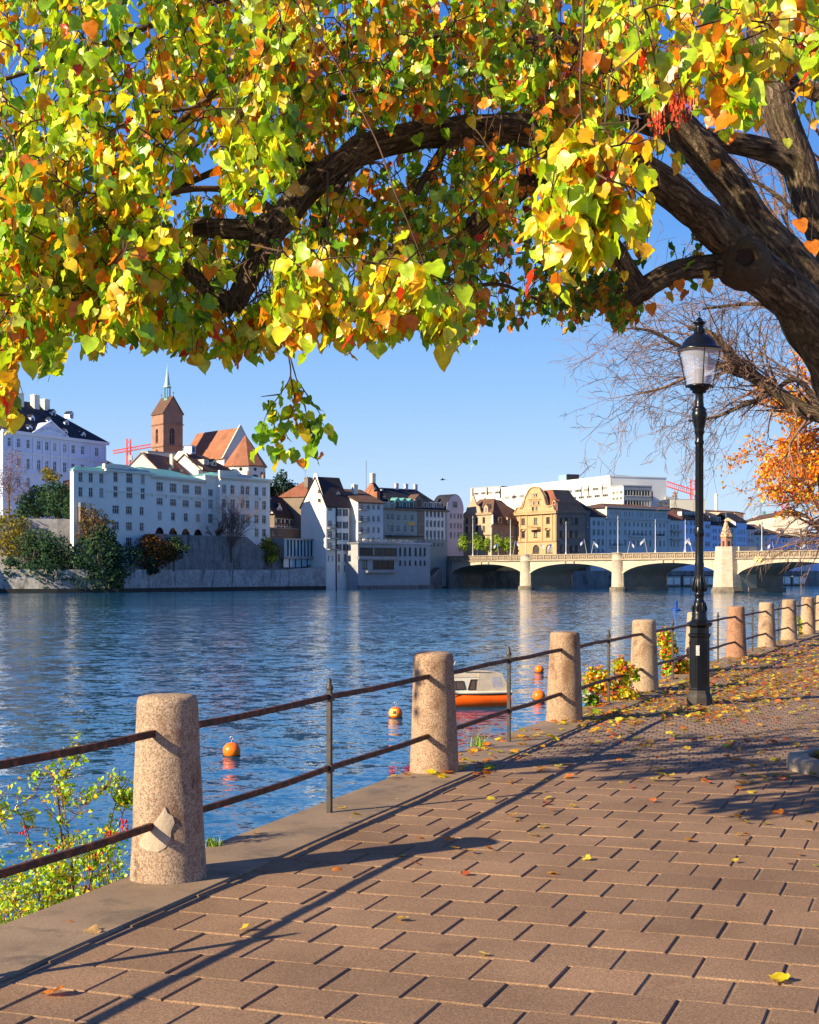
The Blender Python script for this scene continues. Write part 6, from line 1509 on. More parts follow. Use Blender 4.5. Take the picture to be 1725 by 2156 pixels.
for pl in ([(605,-20,7.7),(700,120,7.7),(790,290,7.7),(830,400,7.6),(860,470,7.6),(905,590,7.6),(945,700,7.6)], [(690,360,8),(690,470,7.9),(700,560,7.8),(740,650,7.7)], [(700,560,7.8),(650,640,7.8),(620,690,7.8)]):
    pts = twig(pl)
    for i, p in enumerate(pts):
        y = HY-F*(p.z-CZ)/p.y
        if y > 520:
            for _ in range(2): spray(p, .12, 2, .105, W_F, 7.6, link_=False, thin=0)
bun = [[(605,735,8),(612,790,8),(590,830,8),(562,870,8),(548,920,8)], [(608,740,8),(625,800,8),(640,850,8),(652,900,8),(655,930,8)], [(612,790,8),(620,850,8),(600,900,8),(590,940,8)], [(625,800,8),(660,850,8),(680,880,8)], [(590,830,8),(550,835,8)], [(605,735,8),(560,690,8.2),(540,600,8.5),(560,500,9)]]
for pl in bun[:5]:
    pts = twig(pl, .0045, .0015)
    for i, p in enumerate(pts):
        y = HY-F*(p.z-CZ)/p.y
        if y > 835 or LR.random() < .15:
            spray(p, .10, 2, .066, dict(lime=40,green=26,yellow=12,gold=10,orange=6,dgreen=8), 8, link_=False, thin=0, mask=False)
twig(bun[5], .0045, .004)
for _ in range(26):
    Y = LR.uniform(11.5, 12.6); spray(at(LR.uniform(1390,1520), LR.uniform(470,590), Y), .2, 3, .085, dict(gold=10,orange=12,green=12,dgreen=10), Y, mask=False, thin=.0015) if LR.random() < .4 else None
tw_ = twig([(1735,-80,8.0),(1722,120,8.0),(1700,300,8.0),(1690,400,8.0),(1684,462,8.0)], .004, .0012); twig([(1700,300,8.0),(1712,420,8.0),(1709,508,8.0)], .002, .0012)
for x, y, c in ((1683,462,'orange'),(1708,508,'orange')): LV.add(at(x, y, 8), (0,-1,.2), (.2,0,-1), .082, PAL[c], 1)
for x, y, c in ((1505,338,'orange'),(1490,590,'gold'),(1370,640,'orange'),(1430,590,'orange')): LV.add(at(x, y, 11.7), (-.4,-1,.2), (.2,0,-1), .10, PAL[c], 3)
# the 300 leaves that show largest are parts of their own
def pxsize(it):
    p = it[0]; x, y = CX+F*p[0]/p[1], HY-F*(p[2]-CZ)/p[1]
    if not (-5 < x < 1730 and -5 < y < 1000): return 0
    return it[3]/p[1]
LV.items.sort(key=pxsize, reverse=True)
q5 = lambda c: tuple(round(v*7)/7 if v > .1 else round(v, 2) for v in c)
for it in LV.items[:300]:
    me = leaf_mesh(it[5] % 12, tuple(min(PAL.values(), key=lambda c: sum((a-b)**2 for a, b in zip(c, it[4]))))); o = link('leaf', me); o.parent = LT; o.matrix_parent_inverse = LTi; o.matrix_basis = Leaves.matrix(it)
n_leaf = len(LV.items)
ltpart(LV.build('foliage', items=LV.items[300:])); o = ltpart(twig_mb.build('twigs', M_twig)); stuff(o)
M_seed = mat('red_seed_wings', (.55,.06,.02), .7, .3, 30)
for cx0, cy0, rx, ry, n in ((1425,205,26,42,150),(1385,248,13,26,70)):
    mb = MB()
    for _ in range(n):
        p = at(cx0+LR.gauss(0,rx*.5), cy0+LR.gauss(0,ry*.5), 7.2+LR.gauss(0,.05)); l = LR.uniform(.02,.04); a = LR.uniform(0,3.1); w = .004
        mb.face([p+Vector((w*cos(a),w*sin(a),0)), p+Vector((-w*cos(a),-w*sin(a),0)), p+Vector((-w*cos(a)+LR.gauss(0,.006),-w*sin(a),-l)), p+Vector((w*cos(a),w*sin(a),-l))])
    stuff(ltpart(mb.build('seed_cluster', M_seed)))
print('leaves', n_leaf)

# ------------------------------------------------------------------ bare tree and orange tree beyond the lamp
def grow(mb, a, d, L, r, level, R, droop=-.1, spread=.6, kids=(5,4,3), tips=None):
    pts = [Vector(a)]; d = Vector(d).normalized(); n = 6
    for k in range(n):
        d = (d+Vector((R.gauss(0,.13), R.gauss(0,.13), R.gauss(droop*.3,.11)))).normalized(); pts.append(pts[-1]+d*L/n)
    mb.tube(pts, [max(.003, r*(1-.75*i/n)) for i in range(n+1)], 5 if r > .02 else 3, 0, r > .02, False)
    if tips is not None: tips += pts[2:]
    if level <= 0: return
    for k in range(kids[min(level-1, len(kids)-1)]):
        t = R.uniform(.25, 1.0)*n; i = min(n-1, int(t)); p = pts[i].lerp(pts[i+1], t-i); dd = (pts[i+1]-pts[i]).normalized()
        nd = (dd+Vector((R.gauss(0,spread), R.gauss(0,spread), R.gauss(0,spread)))).normalized()
        grow(mb, p, nd, L*R.uniform(.45,.72), r*.5, level-1, R, droop, spread, kids, tips)
BR = random.Random(5)
bt2 = thing('bare_tree', 'leafless tree with fine pinkish twigs reaching left behind the lamp', 'tree', at(1850, 1205, 24)); bt2.location.z = 0
bpy.context.view_layer.update(); bi = bt2.matrix_world.inverted()
def btp(o, t=None): o.parent = bt2; o.matrix_parent_inverse = bi; return o
mb = MB(); b0 = bt2.location; mb.tube([(b0.x,b0.y,-.1),(b0.x+.05,b0.y,1.5),at(1850,960,24),at(1860,700,24),at(1840,400,24),at(1846,150,24),at(1840,-60,24)], [.4,.32,.28,.22,.14,.09,.03], 14, jit=.15); btp(mb.build('trunk', M_bark)); mb = MB()
for k in range(16): grow(mb, (b0.x+.1*cos(k), b0.y, 3.2+k*.3), (cos(k*2.4)+.35, sin(k*2.4), .8), 2.6, .07, 3, BR, .1, .35, (4,3,3))
btp(mb.build('upper_branches', M_twig_p))
main = [[(1850,930,24,44),(1740,878,24,38),(1690,862,24,34),(1640,828,24,28),(1590,792,24,24),(1555,762,24,21),(1500,705,24,14),(1450,690,24,9)],
        [(1640,828,24,22),(1600,805,24,20),(1545,778,24,17),(1500,762,24,13),(1430,728,24,9),(1380,700,24,7),(1330,690,24,4)],
        [(1740,878,24,20),(1680,800,24,12),(1620,830,24,9),(1560,856,24,8),(1500,880,24,6),(1450,886,24,4)],
        [(1860,760,24,30),(1760,690,24,18),(1680,650,24,12),(1580,640,24,8),(1480,650,24,5)],
        [(1860,700,24,30),(1780,560,24,20),(1700,470,24,14),(1620,400,24,9),(1560,370,24,5)],
        [(1850,640,24,22),(1740,640,24,12),(1650,590,24,10),(1580,600,24,5)],
        [(1555,762,24,14),(1480,780,24,9),(1400,815,24,6),(1340,830,24,4)]]
fine = MB()
for P in main:
    S = spline(P, 5); pts = [at(x, y, Y) for x, y, Y, w in S]; rad = [w/2*Y/F for x, y, Y, w in S]
    mb = MB(); mb.tube(pts, rad, 8, jit=.1); btp(mb.build('branch', M_twig_p if rad[0] < .06 else M_bark))
    for i in range(3, len(pts)):
        for _ in range(2 if rad[i] < .09 else 1):
            dd = (pts[i]-pts[i-1]).normalized(); nd = dd*.7+Vector((BR.gauss(-.15,.35), BR.gauss(0,.5), BR.gauss(.05,.6)))
            grow(fine, pts[i], nd, BR.uniform(.55,1.15), max(.007, rad[i]*.28), 3, BR, -.12, .5, (3,2,2))
stuff(btp(fine.build('fine_twigs', M_twig_p)))

ot = thing('orange_tree', 'autumn tree with sparse orange leaves at the right edge behind the bare tree', 'tree', at(1830, 1205, 40)); ot.location.z = 0
bpy.context.view_layer.update(); oi_ = ot.matrix_world.inverted()
def otp(o): o.parent = ot; o.matrix_parent_inverse = oi_; return o
b0 = ot.location; mb = MB(); mb.tube([(b0.x,b0.y,-.1),(b0.x,b0.y,2.2),(b0.x-.1,b0.y,4.5),(b0.x,b0.y,7)], [.3,.24,.18,.08], 10, jit=.1); otp(mb.build('trunk', M_bark))
tips = []; mbr = MB()
for k in range(30):
    p = Vector((b0.x+BR.uniform(-.6,.2), b0.y+BR.gauss(0,.5), BR.uniform(2.4, 6.9))); d = Vector((-1.0, BR.gauss(0,.5), BR.gauss(-.02,.28)))
    grow(mbr, p, d, BR.uniform(1.5,2.3), .05, 3, BR, -.12, .42, (4,3,3), tips)
stuff(otp(mbr.build('branches', M_twig_p)))
ol = Leaves()
WO = dict(orange=40, gold=34, yellow=5, red=6)
for p in tips:
    y = HY-F*(p.z-CZ)/p.y; x = CX+F*p.x/p.y
    dens = .9 if y < 1000 else (.45 if y < 1050 else (.07 if y < 1100 else 0))
    if x < 1600: dens *= .35
    if x > 1760: continue
    if mnoise.noise(p*1.1) < -.3: dens *= .35
    if BR.random() < dens*.75:
        for _ in range(4): ol.add(p+Vector((BR.gauss(0,.09),BR.gauss(0,.09),BR.gauss(0,.09))), (BR.gauss(0,1),BR.gauss(-.5,1),BR.gauss(.3,1)), (BR.gauss(0,.7),BR.gauss(0,.7),-1), BR.uniform(.05,.09), pick(BR, WO), BR.randrange(6))
print('orange leaves', len(ol.items)); otp(ol.build('foliage'))

# ------------------------------------------------------------------ far bank trees and bushes
def foliage_mat(name, cols, rough=.8):
    m, nt, b = newmat(name); nt.nodes.remove(b); at_ = N(nt, 'ShaderNodeAttribute', attribute_name='col')
    d = N(nt, 'ShaderNodeBsdfDiffuse'); t = N(nt, 'ShaderNodeBsdfTranslucent'); nt.links.new(at_.outputs['Color'], d.inputs[0]); nt.links.new(at_.outputs['Color'], t.inputs[0])
    ms = N(nt, 'ShaderNodeMixShader', Fac=.3); nt.links.new(d.outputs[0], ms.inputs[1]); nt.links.new(t.outputs[0], ms.inputs[2]); nt.links.new(ms.outputs[0], nt.nodes['Material Output'].inputs[0]); return m
M_fol = foliage_mat('leaf_clumps', None)
def clump_mesh(name, C, n, size, cols, R, inner=.35):
    """C: list of (centre, radii); leaf-sized faces spread through lumpy volumes"""
    V = np.zeros((n*4, 3), np.float32); K = np.zeros((n*4, 4), np.float32); vols = np.array([r[0]*r[1]*r[2] for _, r in C])**.75; vols /= vols.sum(); cs = np.cumsum(vols)
    for i in range(n):
        c, r = C[min(len(C)-1, int(np.searchsorted(cs, R.random())))]
        d = Vector((R.gauss(0,1), R.gauss(0,1), R.gauss(0,1))).normalized(); q = R.uniform(inner, 1)**.6
        q *= 1+.28*mnoise.noise(Vector((d.x*2.2+c[0], d.y*2.2, d.z*2.2)))
        p = Vector(c)+Vector((d.x*r[0], d.y*r[1], d.z*r[2]))*q
        nn = (d+Vector((R.gauss(0,.7), R.gauss(0,.7), R.gauss(.3,.7)))).normalized(); u = nn.cross(Vector((R.gauss(0,1),R.gauss(0,1),R.gauss(0,1)))).normalized(); v = nn.cross(u); s = size*R.uniform(.5,1.3)
        for k, (a, b_) in enumerate(((-1,-.6),(.2,-1),(1,.5),(-.3,1))): V[i*4+k] = p+u*a*s/2+v*b_*s/2
        t = R.random(); cc = cols[min(len(cols)-1, int(((mnoise.noise(p*(.9/size*.18))+.5)*.7+t*.3)*len(cols)))] if True else None; j = R.uniform(.75,1.2)
        K[i*4:i*4+4] = (cc[0]*j, cc[1]*j, cc[2]*j, 1)
    me = bpy.data.meshes.new(name); me.vertices.add(n*4); me.vertices.foreach_set('co', V.ravel()); me.loops.add(n*4); me.loops.foreach_set('vertex_index', np.arange(n*4, dtype=np.int32)); me.polygons.add(n)
    me.polygons.foreach_set('loop_start', np.arange(n, dtype=np.int32)*4); me.polygons.foreach_set('loop_total', np.full(n, 4, np.int32)); me.update(calc_edges=True)
    a = me.attributes.new('col', 'FLOAT_COLOR', 'POINT'); a.data.foreach_set('color', K.ravel()); me.materials.append(M_fol); return me
GD = [(.025,.060,.035),(.04,.085,.045),(.06,.115,.05)]; GM = [(.05,.10,.03),(.09,.14,.035),(.13,.17,.04)]; YG = [(.10,.12,.02),(.22,.19,.03),(.34,.26,.03)]; OB = [(.10,.05,.02),(.20,.08,.02),(.28,.12,.03)]
PK = [(.30,.18,.15),(.38,.24,.19),(.22,.13,.11)]; YB_ = [(.18,.20,.02),(.45,.42,.02),(.75,.62,.03)]; BR_ = [(.16,.10,.05),(.26,.17,.08),(.12,.10,.04)]; OR = [(.28,.10,.05),(.38,.16,.08),(.20,.10,.05)]
def fartree(label, px, ytop, ybase, wpx, Y, cols, n=1500, size=.7, name='tree', cat='tree', lobes=5, trunk=True, low=.25, zb=None, seed=0):
    R = random.Random(px*7+ytop+seed); zt, z0 = CZ+(HY-ytop)/F*Y, CZ+(HY-ybase)/F*Y; w = wpx/F*Y; H = zt-z0; base = at(px, HY, Y); base.z = z0 if zb is None else zb
    t = thing(name, label, cat, base); C = []; dz = z0-base.z
    for k in range(lobes):
        f = (k+.5)/lobes; zc = dz+H*(low+(1-low)*f); rr = w/2*(sin(pi*min(.97, .22+.72*f)))**.7
        ox, oy = (R.uniform(-.35,.35)*w/2, R.uniform(-.4,.4)*w/2) if lobes > 1 else (0, 0)
        C.append(((ox, oy, min(zc, dz+H-rr*.45)), (rr*R.uniform(.6,.85), rr*R.uniform(.6,.85), max(H*.18, rr*.55))))
        for sg in (-1, 1): C.append(((ox+sg*rr*.5, oy, zc-R.uniform(0,.1)*H), (rr*.5, rr*.5, max(H*.13, rr*.35))))
    C = [(c, r) for c, r in C]
    link('crown', clump_mesh('crown', C, n, size, cols, R), t)
    if trunk:
        mb = MB(); mb.tube([(0,0,-.5),(.1,0,dz+H*.3),(-.1,0,dz+H*.62)], [max(.12,w*.035), w*.028, w*.012], 7)
        for k in range(5): a = k*1.3; mb.tube([(0,0,dz+H*.3),(cos(a)*w*.18,sin(a)*w*.18,dz+H*.5),(cos(a)*w*.3,sin(a)*w*.3,dz+H*.66)], [w*.016,w*.011,w*.004], 4)
        mb.build('trunk', M_bark, t)
    return t
fartree('yellow-green rounded tree on the quay at the far left', 20, 1076, 1196, 116, 383, YG, 2200, .55, zb=2.4)
fartree('dark green tree hanging over the quay wall, at the left edge', 66, 1112, 1226, 120, 378, GD+GM[:1], 2200, .6, zb=2.4, low=.1)
fartree('dark green shrub trailing down the pale quay wall below the garden wall', 135, 1122, 1218, 120, 379, GD, 2000, .6, zb=2.4, low=.05)
fartree('brown-topped tree in front of the garden wall beside the college', 198, 1064, 1160, 84, 381, BR_+YG[:1], 2200, .5, zb=2.4, low=.15)
fartree('large dark green tree below the left corner of the college', 207, 1108, 1238, 124, 377, GD, 3200, .65, zb=2.4, low=.02)
fartree('narrow dark green tree under the first college wing', 240, 1118, 1236, 50, 380, GD+GM[:1], 1600, .6, zb=2.4, low=.0)
fartree('dark evergreen below the palace terrace', 78, 1024, 1104, 96, 412, GD, 2000, .7, zb=12)
fartree('very dark tree between palace terrace and college', 122, 1016, 1104, 96, 398, GD, 2200, .7, zb=12, seed=3)
fartree('dark tree beside the first college wing', 150, 1045, 1100, 40, 392, GD, 900, .6, zb=12, low=.0)
fartree('pale purple-brown leafless tree at the left edge below the palace', 18, 950, 1078, 80, 405, [(.30,.20,.20),(.24,.15,.16),(.36,.26,.22)], 2400, .32, zb=12)
fartree('small yellow-green palm-like tree before the palace', 104, 984, 1022, 44, 408, YG+YB_[:1], 700, .45, zb=12)
fartree('reddish hedge shrubs below the palace windows', 142, 1008, 1045, 44, 409, OR, 700, .45, 'shrub', 'shrub', 3, False, 0, zb=12)
fartree('orange-brown bush in front of the college arches', 325, 1124, 1192, 96, 393, OB, 2400, .5, 'bush', 'bush', zb=2.4, low=.05)
fartree('dark green bush right of the orange-brown one under the arches', 366, 1128, 1180, 60, 397, GM[:2]+GD, 1500, .5, 'bush', 'bush', zb=2.4, low=.1)
fartree('dark green hedge behind the quay left of the arches', 278, 1146, 1190, 100, 384, GD, 1200, .5, 'hedge', 'hedge', 2, False, .2, zb=2.4)
fartree('dark ivy mass hanging over the quay between the two left trees', 100, 1168, 1226, 110, 375, GD, 1800, .55, 'ivy', 'plant', 3, False, .0, zb=0)
fartree('dark ivy strand hanging over the pale quay wall near the left edge', 18, 1170, 1222, 56, 373, GD, 800, .5, 'ivy', 'plant', 2, False, .0, zb=0)
fartree('trailing ivy below the orange-brown bush', 322, 1170, 1210, 40, 391, GD, 700, .45, 'ivy', 'plant', 2, False, .0, zb=0)
fartree('small yellow-topped tree left of the glass pavilion', 572, 1131, 1196, 56, 440, YB_[1:]+YG, 1800, .45, zb=3.3)
fartree('dark tree on the wooded slope right of the church', 592, 995, 1080, 60, 488, GD, 1600, .7, zb=14)
fartree('dark bushy tree on the wooded slope above the timbered house', 622, 1018, 1085, 56, 490, GD, 1400, .7, zb=14)
for i, (px, yt, w) in enumerate(((979,1126,27),(1005,1124,30),(1027,1132,22),(1049,1128,24),(1069,1132,24))):
    fartree(['first bright green street tree left of the white pole at the bridge head','second bright green street tree, the largest by the bridge head','third green street tree, small, by the bridge head','fourth green street tree, before the brown townhouse','green street tree nearest the orange hotel'][i], px, yt, 1172, w, 478, [(.12,.22,.02),(.24,.36,.03),(.34,.44,.05)], 700, .45, low=.35, zb=BZ-1)
# pink bare willow-like trees before the college
for i, (px, yt, yb, w, lab) in enumerate(((488,1070,1178,80,'pinkish leafless tree standing before the right college wing'),(456,1104,1150,44,'thin bare tree left of the pinkish one before the college'))):
    base = at(px, HY, 427); base.z = at(0, yb, 427).z; t = thing('bare_tree', lab, 'tree', base); H = (yb-yt)/F*436; mb = MB(); R = random.Random(i+3)
    mb.tube([(0,0,-1),(0,0,H*.3)], [.3,.22], 7); mb.build('trunk', M_bark, t); mb = MB()
    for k in range(14 if i == 0 else 7): grow(mb, (0,0,H*.22), (R.gauss(0,.45), R.gauss(0,.45), 1.0), H*R.uniform(.45,.75), .14, 3, R, .05, .3, (6,5,4))
    stuff(mb.build('twigs', M_twig_p if i == 0 else M_twig, t))
    if i == 0: link('crown', clump_mesh('crown', [((0,0,H*.62),(4.6,4.6,H*.34))], 1500, .28, PK, R, .1), t)
# ------------------------------------------------------------------ buoys
def m_buoy(name, stops):
    m, nt, b = newmat(name); v = pos(nt, (1,1,1), 'O')
    c = ramp(nt, nz(nt, v, 3, 2), stops)
    nt.links.new(c, b.inputs['Base Color']); b.inputs['Roughness'].default_value = .35; return m
M_buoy = m_buoy('orange_plastic', [(.3,(.95,.16,.004)),(.7,(.95,.22,.006))])
M_buoyy = m_buoy('faded_yellow_plastic', [(.3,(.85,.5,.08)),(.7,(.88,.62,.2))])
M_ring = mat('galvanised_steel', (.45,.45,.45), .4, .2, 10, metal=.7)
M_rubber = mat('dark_rubber', (.03,.025,.02), .6)
M_txt = mat('black_lettering', (.015,.015,.015), .6)
def buoy(px, py_w, rpx, label, text=None):
    Y = wY(py_w); r = rpx*1.1*Y/F; p = at(px, py_w, Y); p.z = WZ
    t = thing('mooring_buoy', label, 'buoy', p, 0, 'round orange mooring buoys on the river')
    mb = MB(); prof = [(r*sqrt(max(0, 1-(k/10)**2)) if abs(k) < 10 else 0, r*(k/10)*.95+r*.62) for k in range(-10, 11)]
    mb.lathe((0,0,0), prof, 28); mb.build('float', M_buoy, t)
    mb = MB(); mb.lathe((0,0,0), [(r*.99,r*.02),(r*.985,r*.10),(r*.90,r*.1)], 28, cap=False); mb.lathe((0,0,0), [(r*.9,0),(r*.99,r*.02)], 28, cap=False); mb.build('rubbing_band', M_rubber, t)
    mb = MB(); mb.tube([(0,0,r*1.55),(0,0,r*1.85)], r*.07, 8)
    q = r*.2; mb.tube([(q*sin(a), 0, r*2.02-q*cos(a)) for a in [2*pi*k/10 for k in range(11)]], r*.05, 6); mb.build('mooring_ring', M_ring, t)
    if text:
        mb = MB(); S = []
        for i in range(13):
            for_ = []
            for j in range(13):
                a = -pi/2-1.05+1.25*i/12; e = -.28+1.05*j/12; rr = r*1.012
                for_.append((rr*cos(a)*cos(e), rr*sin(a)*cos(e), rr*.95*sin(e)+r*.62))
            S.append(for_)
        mb.grid(S, 0, False, True); mb.build('painted_panel', M_buoyy, t)
        cu = bpy.data.curves.new('number', 'FONT'); cu.body = text; cu.size = r*.62; cu.align_x = 'CENTER'; cu.align_y = 'CENTER'; cu.extrude = .002; cu.offset = .006
        to = bpy.data.objects.new('tmp', cu); me = bpy.data.meshes.new_from_object(to)
        for v_ in me.vertices:
            a = -pi/2-.35+v_.co.x/r; z = v_.co.y; rr = r*1.022+v_.co.z
            e = z/r+.18
            v_.co = (rr*cos(a)*cos(e), rr*sin(a)*cos(e), rr*.95*sin(e)+r*.62)
        me.materials.append(M_txt); link('number', me, t); bpy.data.objects.remove(to)
    return t
buoy(488, 1592, 17, 'nearest orange buoy with steel ring, right of the patched post')
buoy(833, 1511, 13.5, 'orange and pale yellow buoy with black number, left of the second post', '138')
buoy(1135, 1474, 12.5, 'orange buoy between cabin boat and third post, the nearer of two')
buoy(1135.5, 1416, 9, 'small far orange buoy, the farther of two right of the cabin boat')
M_blue = m_buoy('blue_plastic', [(.3,(.01,.05,.26)),(.7,(.02,.07,.34))])
Y = wY(1285); p = at(1424, 1285, Y); p.z = WZ
t = thing('spar_buoy', 'small blue spar buoy on a round float, left of the lamp', 'buoy', p)
mb = MB(); mb.lathe((0,0,0), [(.35,-.1),(.62,0),(.62,.12),(.4,.25),(.22,.3)], 16); mb.build('float', M_blue, t)
mb = MB(); mb.lathe((0,0,0), [(.22,.3),(.2,1.2),(.22,1.25),(0,1.27)], 12); mb.build('spar', M_blue, t)

# ------------------------------------------------------------------ cabin boat
M_hull = mat('orange_hull_paint', (.90,.115,.004), .35, .1, 3)
M_dark = mat('dark_waterline_paint', (.02,.022,.02), .5, .2, 3)
M_gel = mat('cream_gelcoat', (.68,.62,.50), .3, .08, 3)
M_canvas = mat('beige_canvas', (.50,.42,.32), .9, .15, 3, .2, 30, .5, .02)
M_clear = mat('clear_plastic_window', (.35,.33,.38), .15, .15, 6)
M_bglass = glassmat('boat_glass', (.10,.07,.05), .06)
M_trim = mat('dark_trim', (.04,.03,.025), .5)
bs = at(1066, 1486, 57.0); bb = at(874, 1490, 56.2)
dv = Vector((bs.x-bb.x, bs.y-bb.y, 0)); LB = dv.length; rz = atan2(dv.y, dv.x)
bt = thing('cabin_boat', 'small orange and cream cabin boat with beige canvas cover, moored', 'boat', (bb.x, bb.y, WZ), rz)
# local x from bow (0) to stern (LB)
def sect(t):                          # half beam, sheer, keel
    w = .78*min(1, (sin(min(1, t*1.35)*pi/2))**.7); return w, .47+.05*t+.08*(1-t)**2, -.25
def hull(z0f, z1f, name, m, ex=0):
    mb = MB(); R = []
    for k in range(15):
        t = k/14; w, s, kz = sect(t); x = LB*t
        zl = [z0f(t, s), z0f(t, s)*.5+z1f(t, s)*.5, z1f(t, s)]
        ring = []
        for sgn in (-1, 1):
            pts = [(x-(.18*(1-t)**2*(z-z0f(t,s))), sgn*(w*(.72+.28*min(1, max(0, (z+.25)/.7)))+ex), z) for z in zl]
            ring += pts if sgn < 0 else pts[::-1]
        R.append(ring)
    mb.grid(R, 0, True, True); mb.face(R[-1]); mb.face(R[0][::-1]); return mb.build(name, m, bt)
hull(lambda t, s: -.3, lambda t, s: .07, 'bottom', M_dark)
hull(lambda t, s: .07, lambda t, s: s, 'hull', M_hull)
hull(lambda t, s: s, lambda t, s: s+.035, 'rubbing_strake', M_trim, .02)
hull(lambda t, s: s+.035, lambda t, s: s+.13, 'deck', M_gel, -.01)
mb = MB()
def cab(x0, x1, z0, z1, w0, w1, tf, tb):
    return [(x0,-w0,z0),(x1,-w0,z0),(x1-tb,-w1,z1),(x0+tf,-w1,z1)], [(x0,w0,z0),(x1,w0,z0),(x1-tb,w1,z1),(x0+tf,w1,z1)]
A, B = cab(LB*.18, LB*.74, .60, 1.18, .66, .55, .42, .14)
mb.face(A); mb.face(B[::-1]); mb.face([A[3],A[2],B[2],B[3]]); mb.face([A[0],A[3],B[3],B[0]]); mb.face([A[1],B[1],B[2],A[2]]); mb.build('cabin', M_gel, bt)
def sidewin(x0, x1, z0, z1, name, s=-1):
    w = lambda z: .66-.11*(z-.58)/.58
    mb = MB(); P = [(x0,z0),(x1,z0),(x1-.07,z1),(x0+.13,z1)]
    mb.face([(x, s*(w(z)+.012), z) for x, z in P]); o = mb.build(name, M_bglass, bt)
    mb = MB()
    for i in range(4):
        a, b_ = P[i], P[(i+1) % 4]; mb.beam((a[0], s*(w(a[1])+.014), a[1]), (b_[0], s*(w(b_[1])+.014), b_[1]), .03, .03)
    if x1-x0 > .3: mb.beam(((x0+x1)/2, s*(w(z0)+.014), z0), ((x0+x1)/2, s*(w(z1)+.014), z1), .014, .014)
    mb.build('window_frame', M_trim, o)
for s in (-1, 1):
    sidewin(LB*.53, LB*.69, .70, 1.07, 'side_window', s)
    sidewin(LB*.30, LB*.50, .72, 1.02, 'side_window', s)
mb = MB()
A, B = cab(LB*.62, LB*.985, .62, 1.30, .70, .55, .12, .28)
A2, B2 = cab(LB*.32, LB*.80, 1.16, 1.36, .57, .45, .22, .05)
for (A_, B_) in ((A, B), (A2, B2)):
    mb.face(A_); mb.face(B_[::-1]); mb.face([A_[3],A_[2],B_[2],B_[3]]); mb.face([A_[0],A_[3],B_[3],B_[0]]); mb.face([A_[1],B_[1],B_[2],A_[2]])
mb.tube([(LB*.5,-.5,1.38),(LB*.62,-.5,1.37),(LB*.84,-.5,1.33)], .02, 6)
mb.build('canvas_cover', M_canvas, bt)
mb = MB(); zz = lambda z: -(.70-.15*(z-.56)/.74)-.012
P = [(LB*.80,.78),(LB*.915,.78),(LB*.885,1.16),(LB*.79,1.18)]
mb.face([(x, zz(z), z) for x, z in P]); mb.build('cover_window', M_clear, bt)
mb = MB(); mb.tube([(LB*.36,-.3,1.3),(LB*.42,-.3,1.75)], .012, 6); mb.build('aerial', M_gel, bt)
mb = MB()
for x0, x1, z in ((LB*.28,LB*.40,.65),): 
    for k in range(7): mb.box((x0+(x1-x0)*k/7, -.775, z), (.03,.01,.045))
mb.build('registration_marks', M_txt, bt)

# ------------------------------------------------------------------ boat under a blue tarpaulin
M_tarp = mat('blue_tarpaulin', (.03,.16,.42), .45, .25, 2.5, .2, 20, .5, .03)
q = at(1240, 1478, wY(1478)*.62); q.z = -1.6
t = thing('covered_boat', 'boat under a bright blue tarpaulin behind the third post', 'boat', (q.x-.05, q.y, WZ), .3)
mb = MB(); Lr, R = 3.0, []
for k in range(11):
    s = k/10; w = .62*sin(pi*min(.98,max(.03,s)))**.5
    R.append([(-Lr/2+Lr*s, -w, .35), (-Lr/2+Lr*s, -w*.55, .0), (-Lr/2+Lr*s, w*.55, 0), (-Lr/2+Lr*s, w, .35)])
mb.grid(R, 0, True, True); mb.face(R[0][::-1]); mb.face(R[-1]); mb.build('hull', M_gel, t)
mb = MB(); R = []
for k in range(21):
    s = k/20; w = .66*sin(pi*min(.98,max(.03,s)))**.5; h = 1.35+.55*sin(pi*s)+.08*sin(k*2.3)
    R.append([(-Lr/2+Lr*s, w*cos(a)*(1.04+.05*sin(k*1.9+j*3)), .25+(h-.25)*max(0, sin(a))**.8) for j, a in enumerate([pi*j/10 for j in range(11)])])
mb.grid(R, 0, False, False); mb.build('tarpaulin', M_tarp, t)

# ------------------------------------------------------------------ bird
p = at(932, 1010, 160); mb = MB()
mb.tube([p+Vector((-.3,0,0)), p, p+Vector((.35,0,.03))], [.03,.09,.02], 6)
t = thing('bird', 'small dark bird flying in the blue sky above the roofs', 'bird', p); 
ob = MB(); ob.tube([(-.28,0,0),(-.05,0,0),(.15,0,.01),(.33,0,.03)], [.015,.075,.06,.02], 6); ob.build('body', M_trim, t)
for s in (-1, 1):
    ob = MB(); ob.face([(-.05,0,.03),(.12,0,.03),(.02,s*.3,.16),(-.1,s*.55,.08)]); ob.face([(-.05,0,.01),(-.1,s*.55,.07),(.02,s*.3,.14),(.12,0,.01)]); ob.build('wing', M_trim, t)
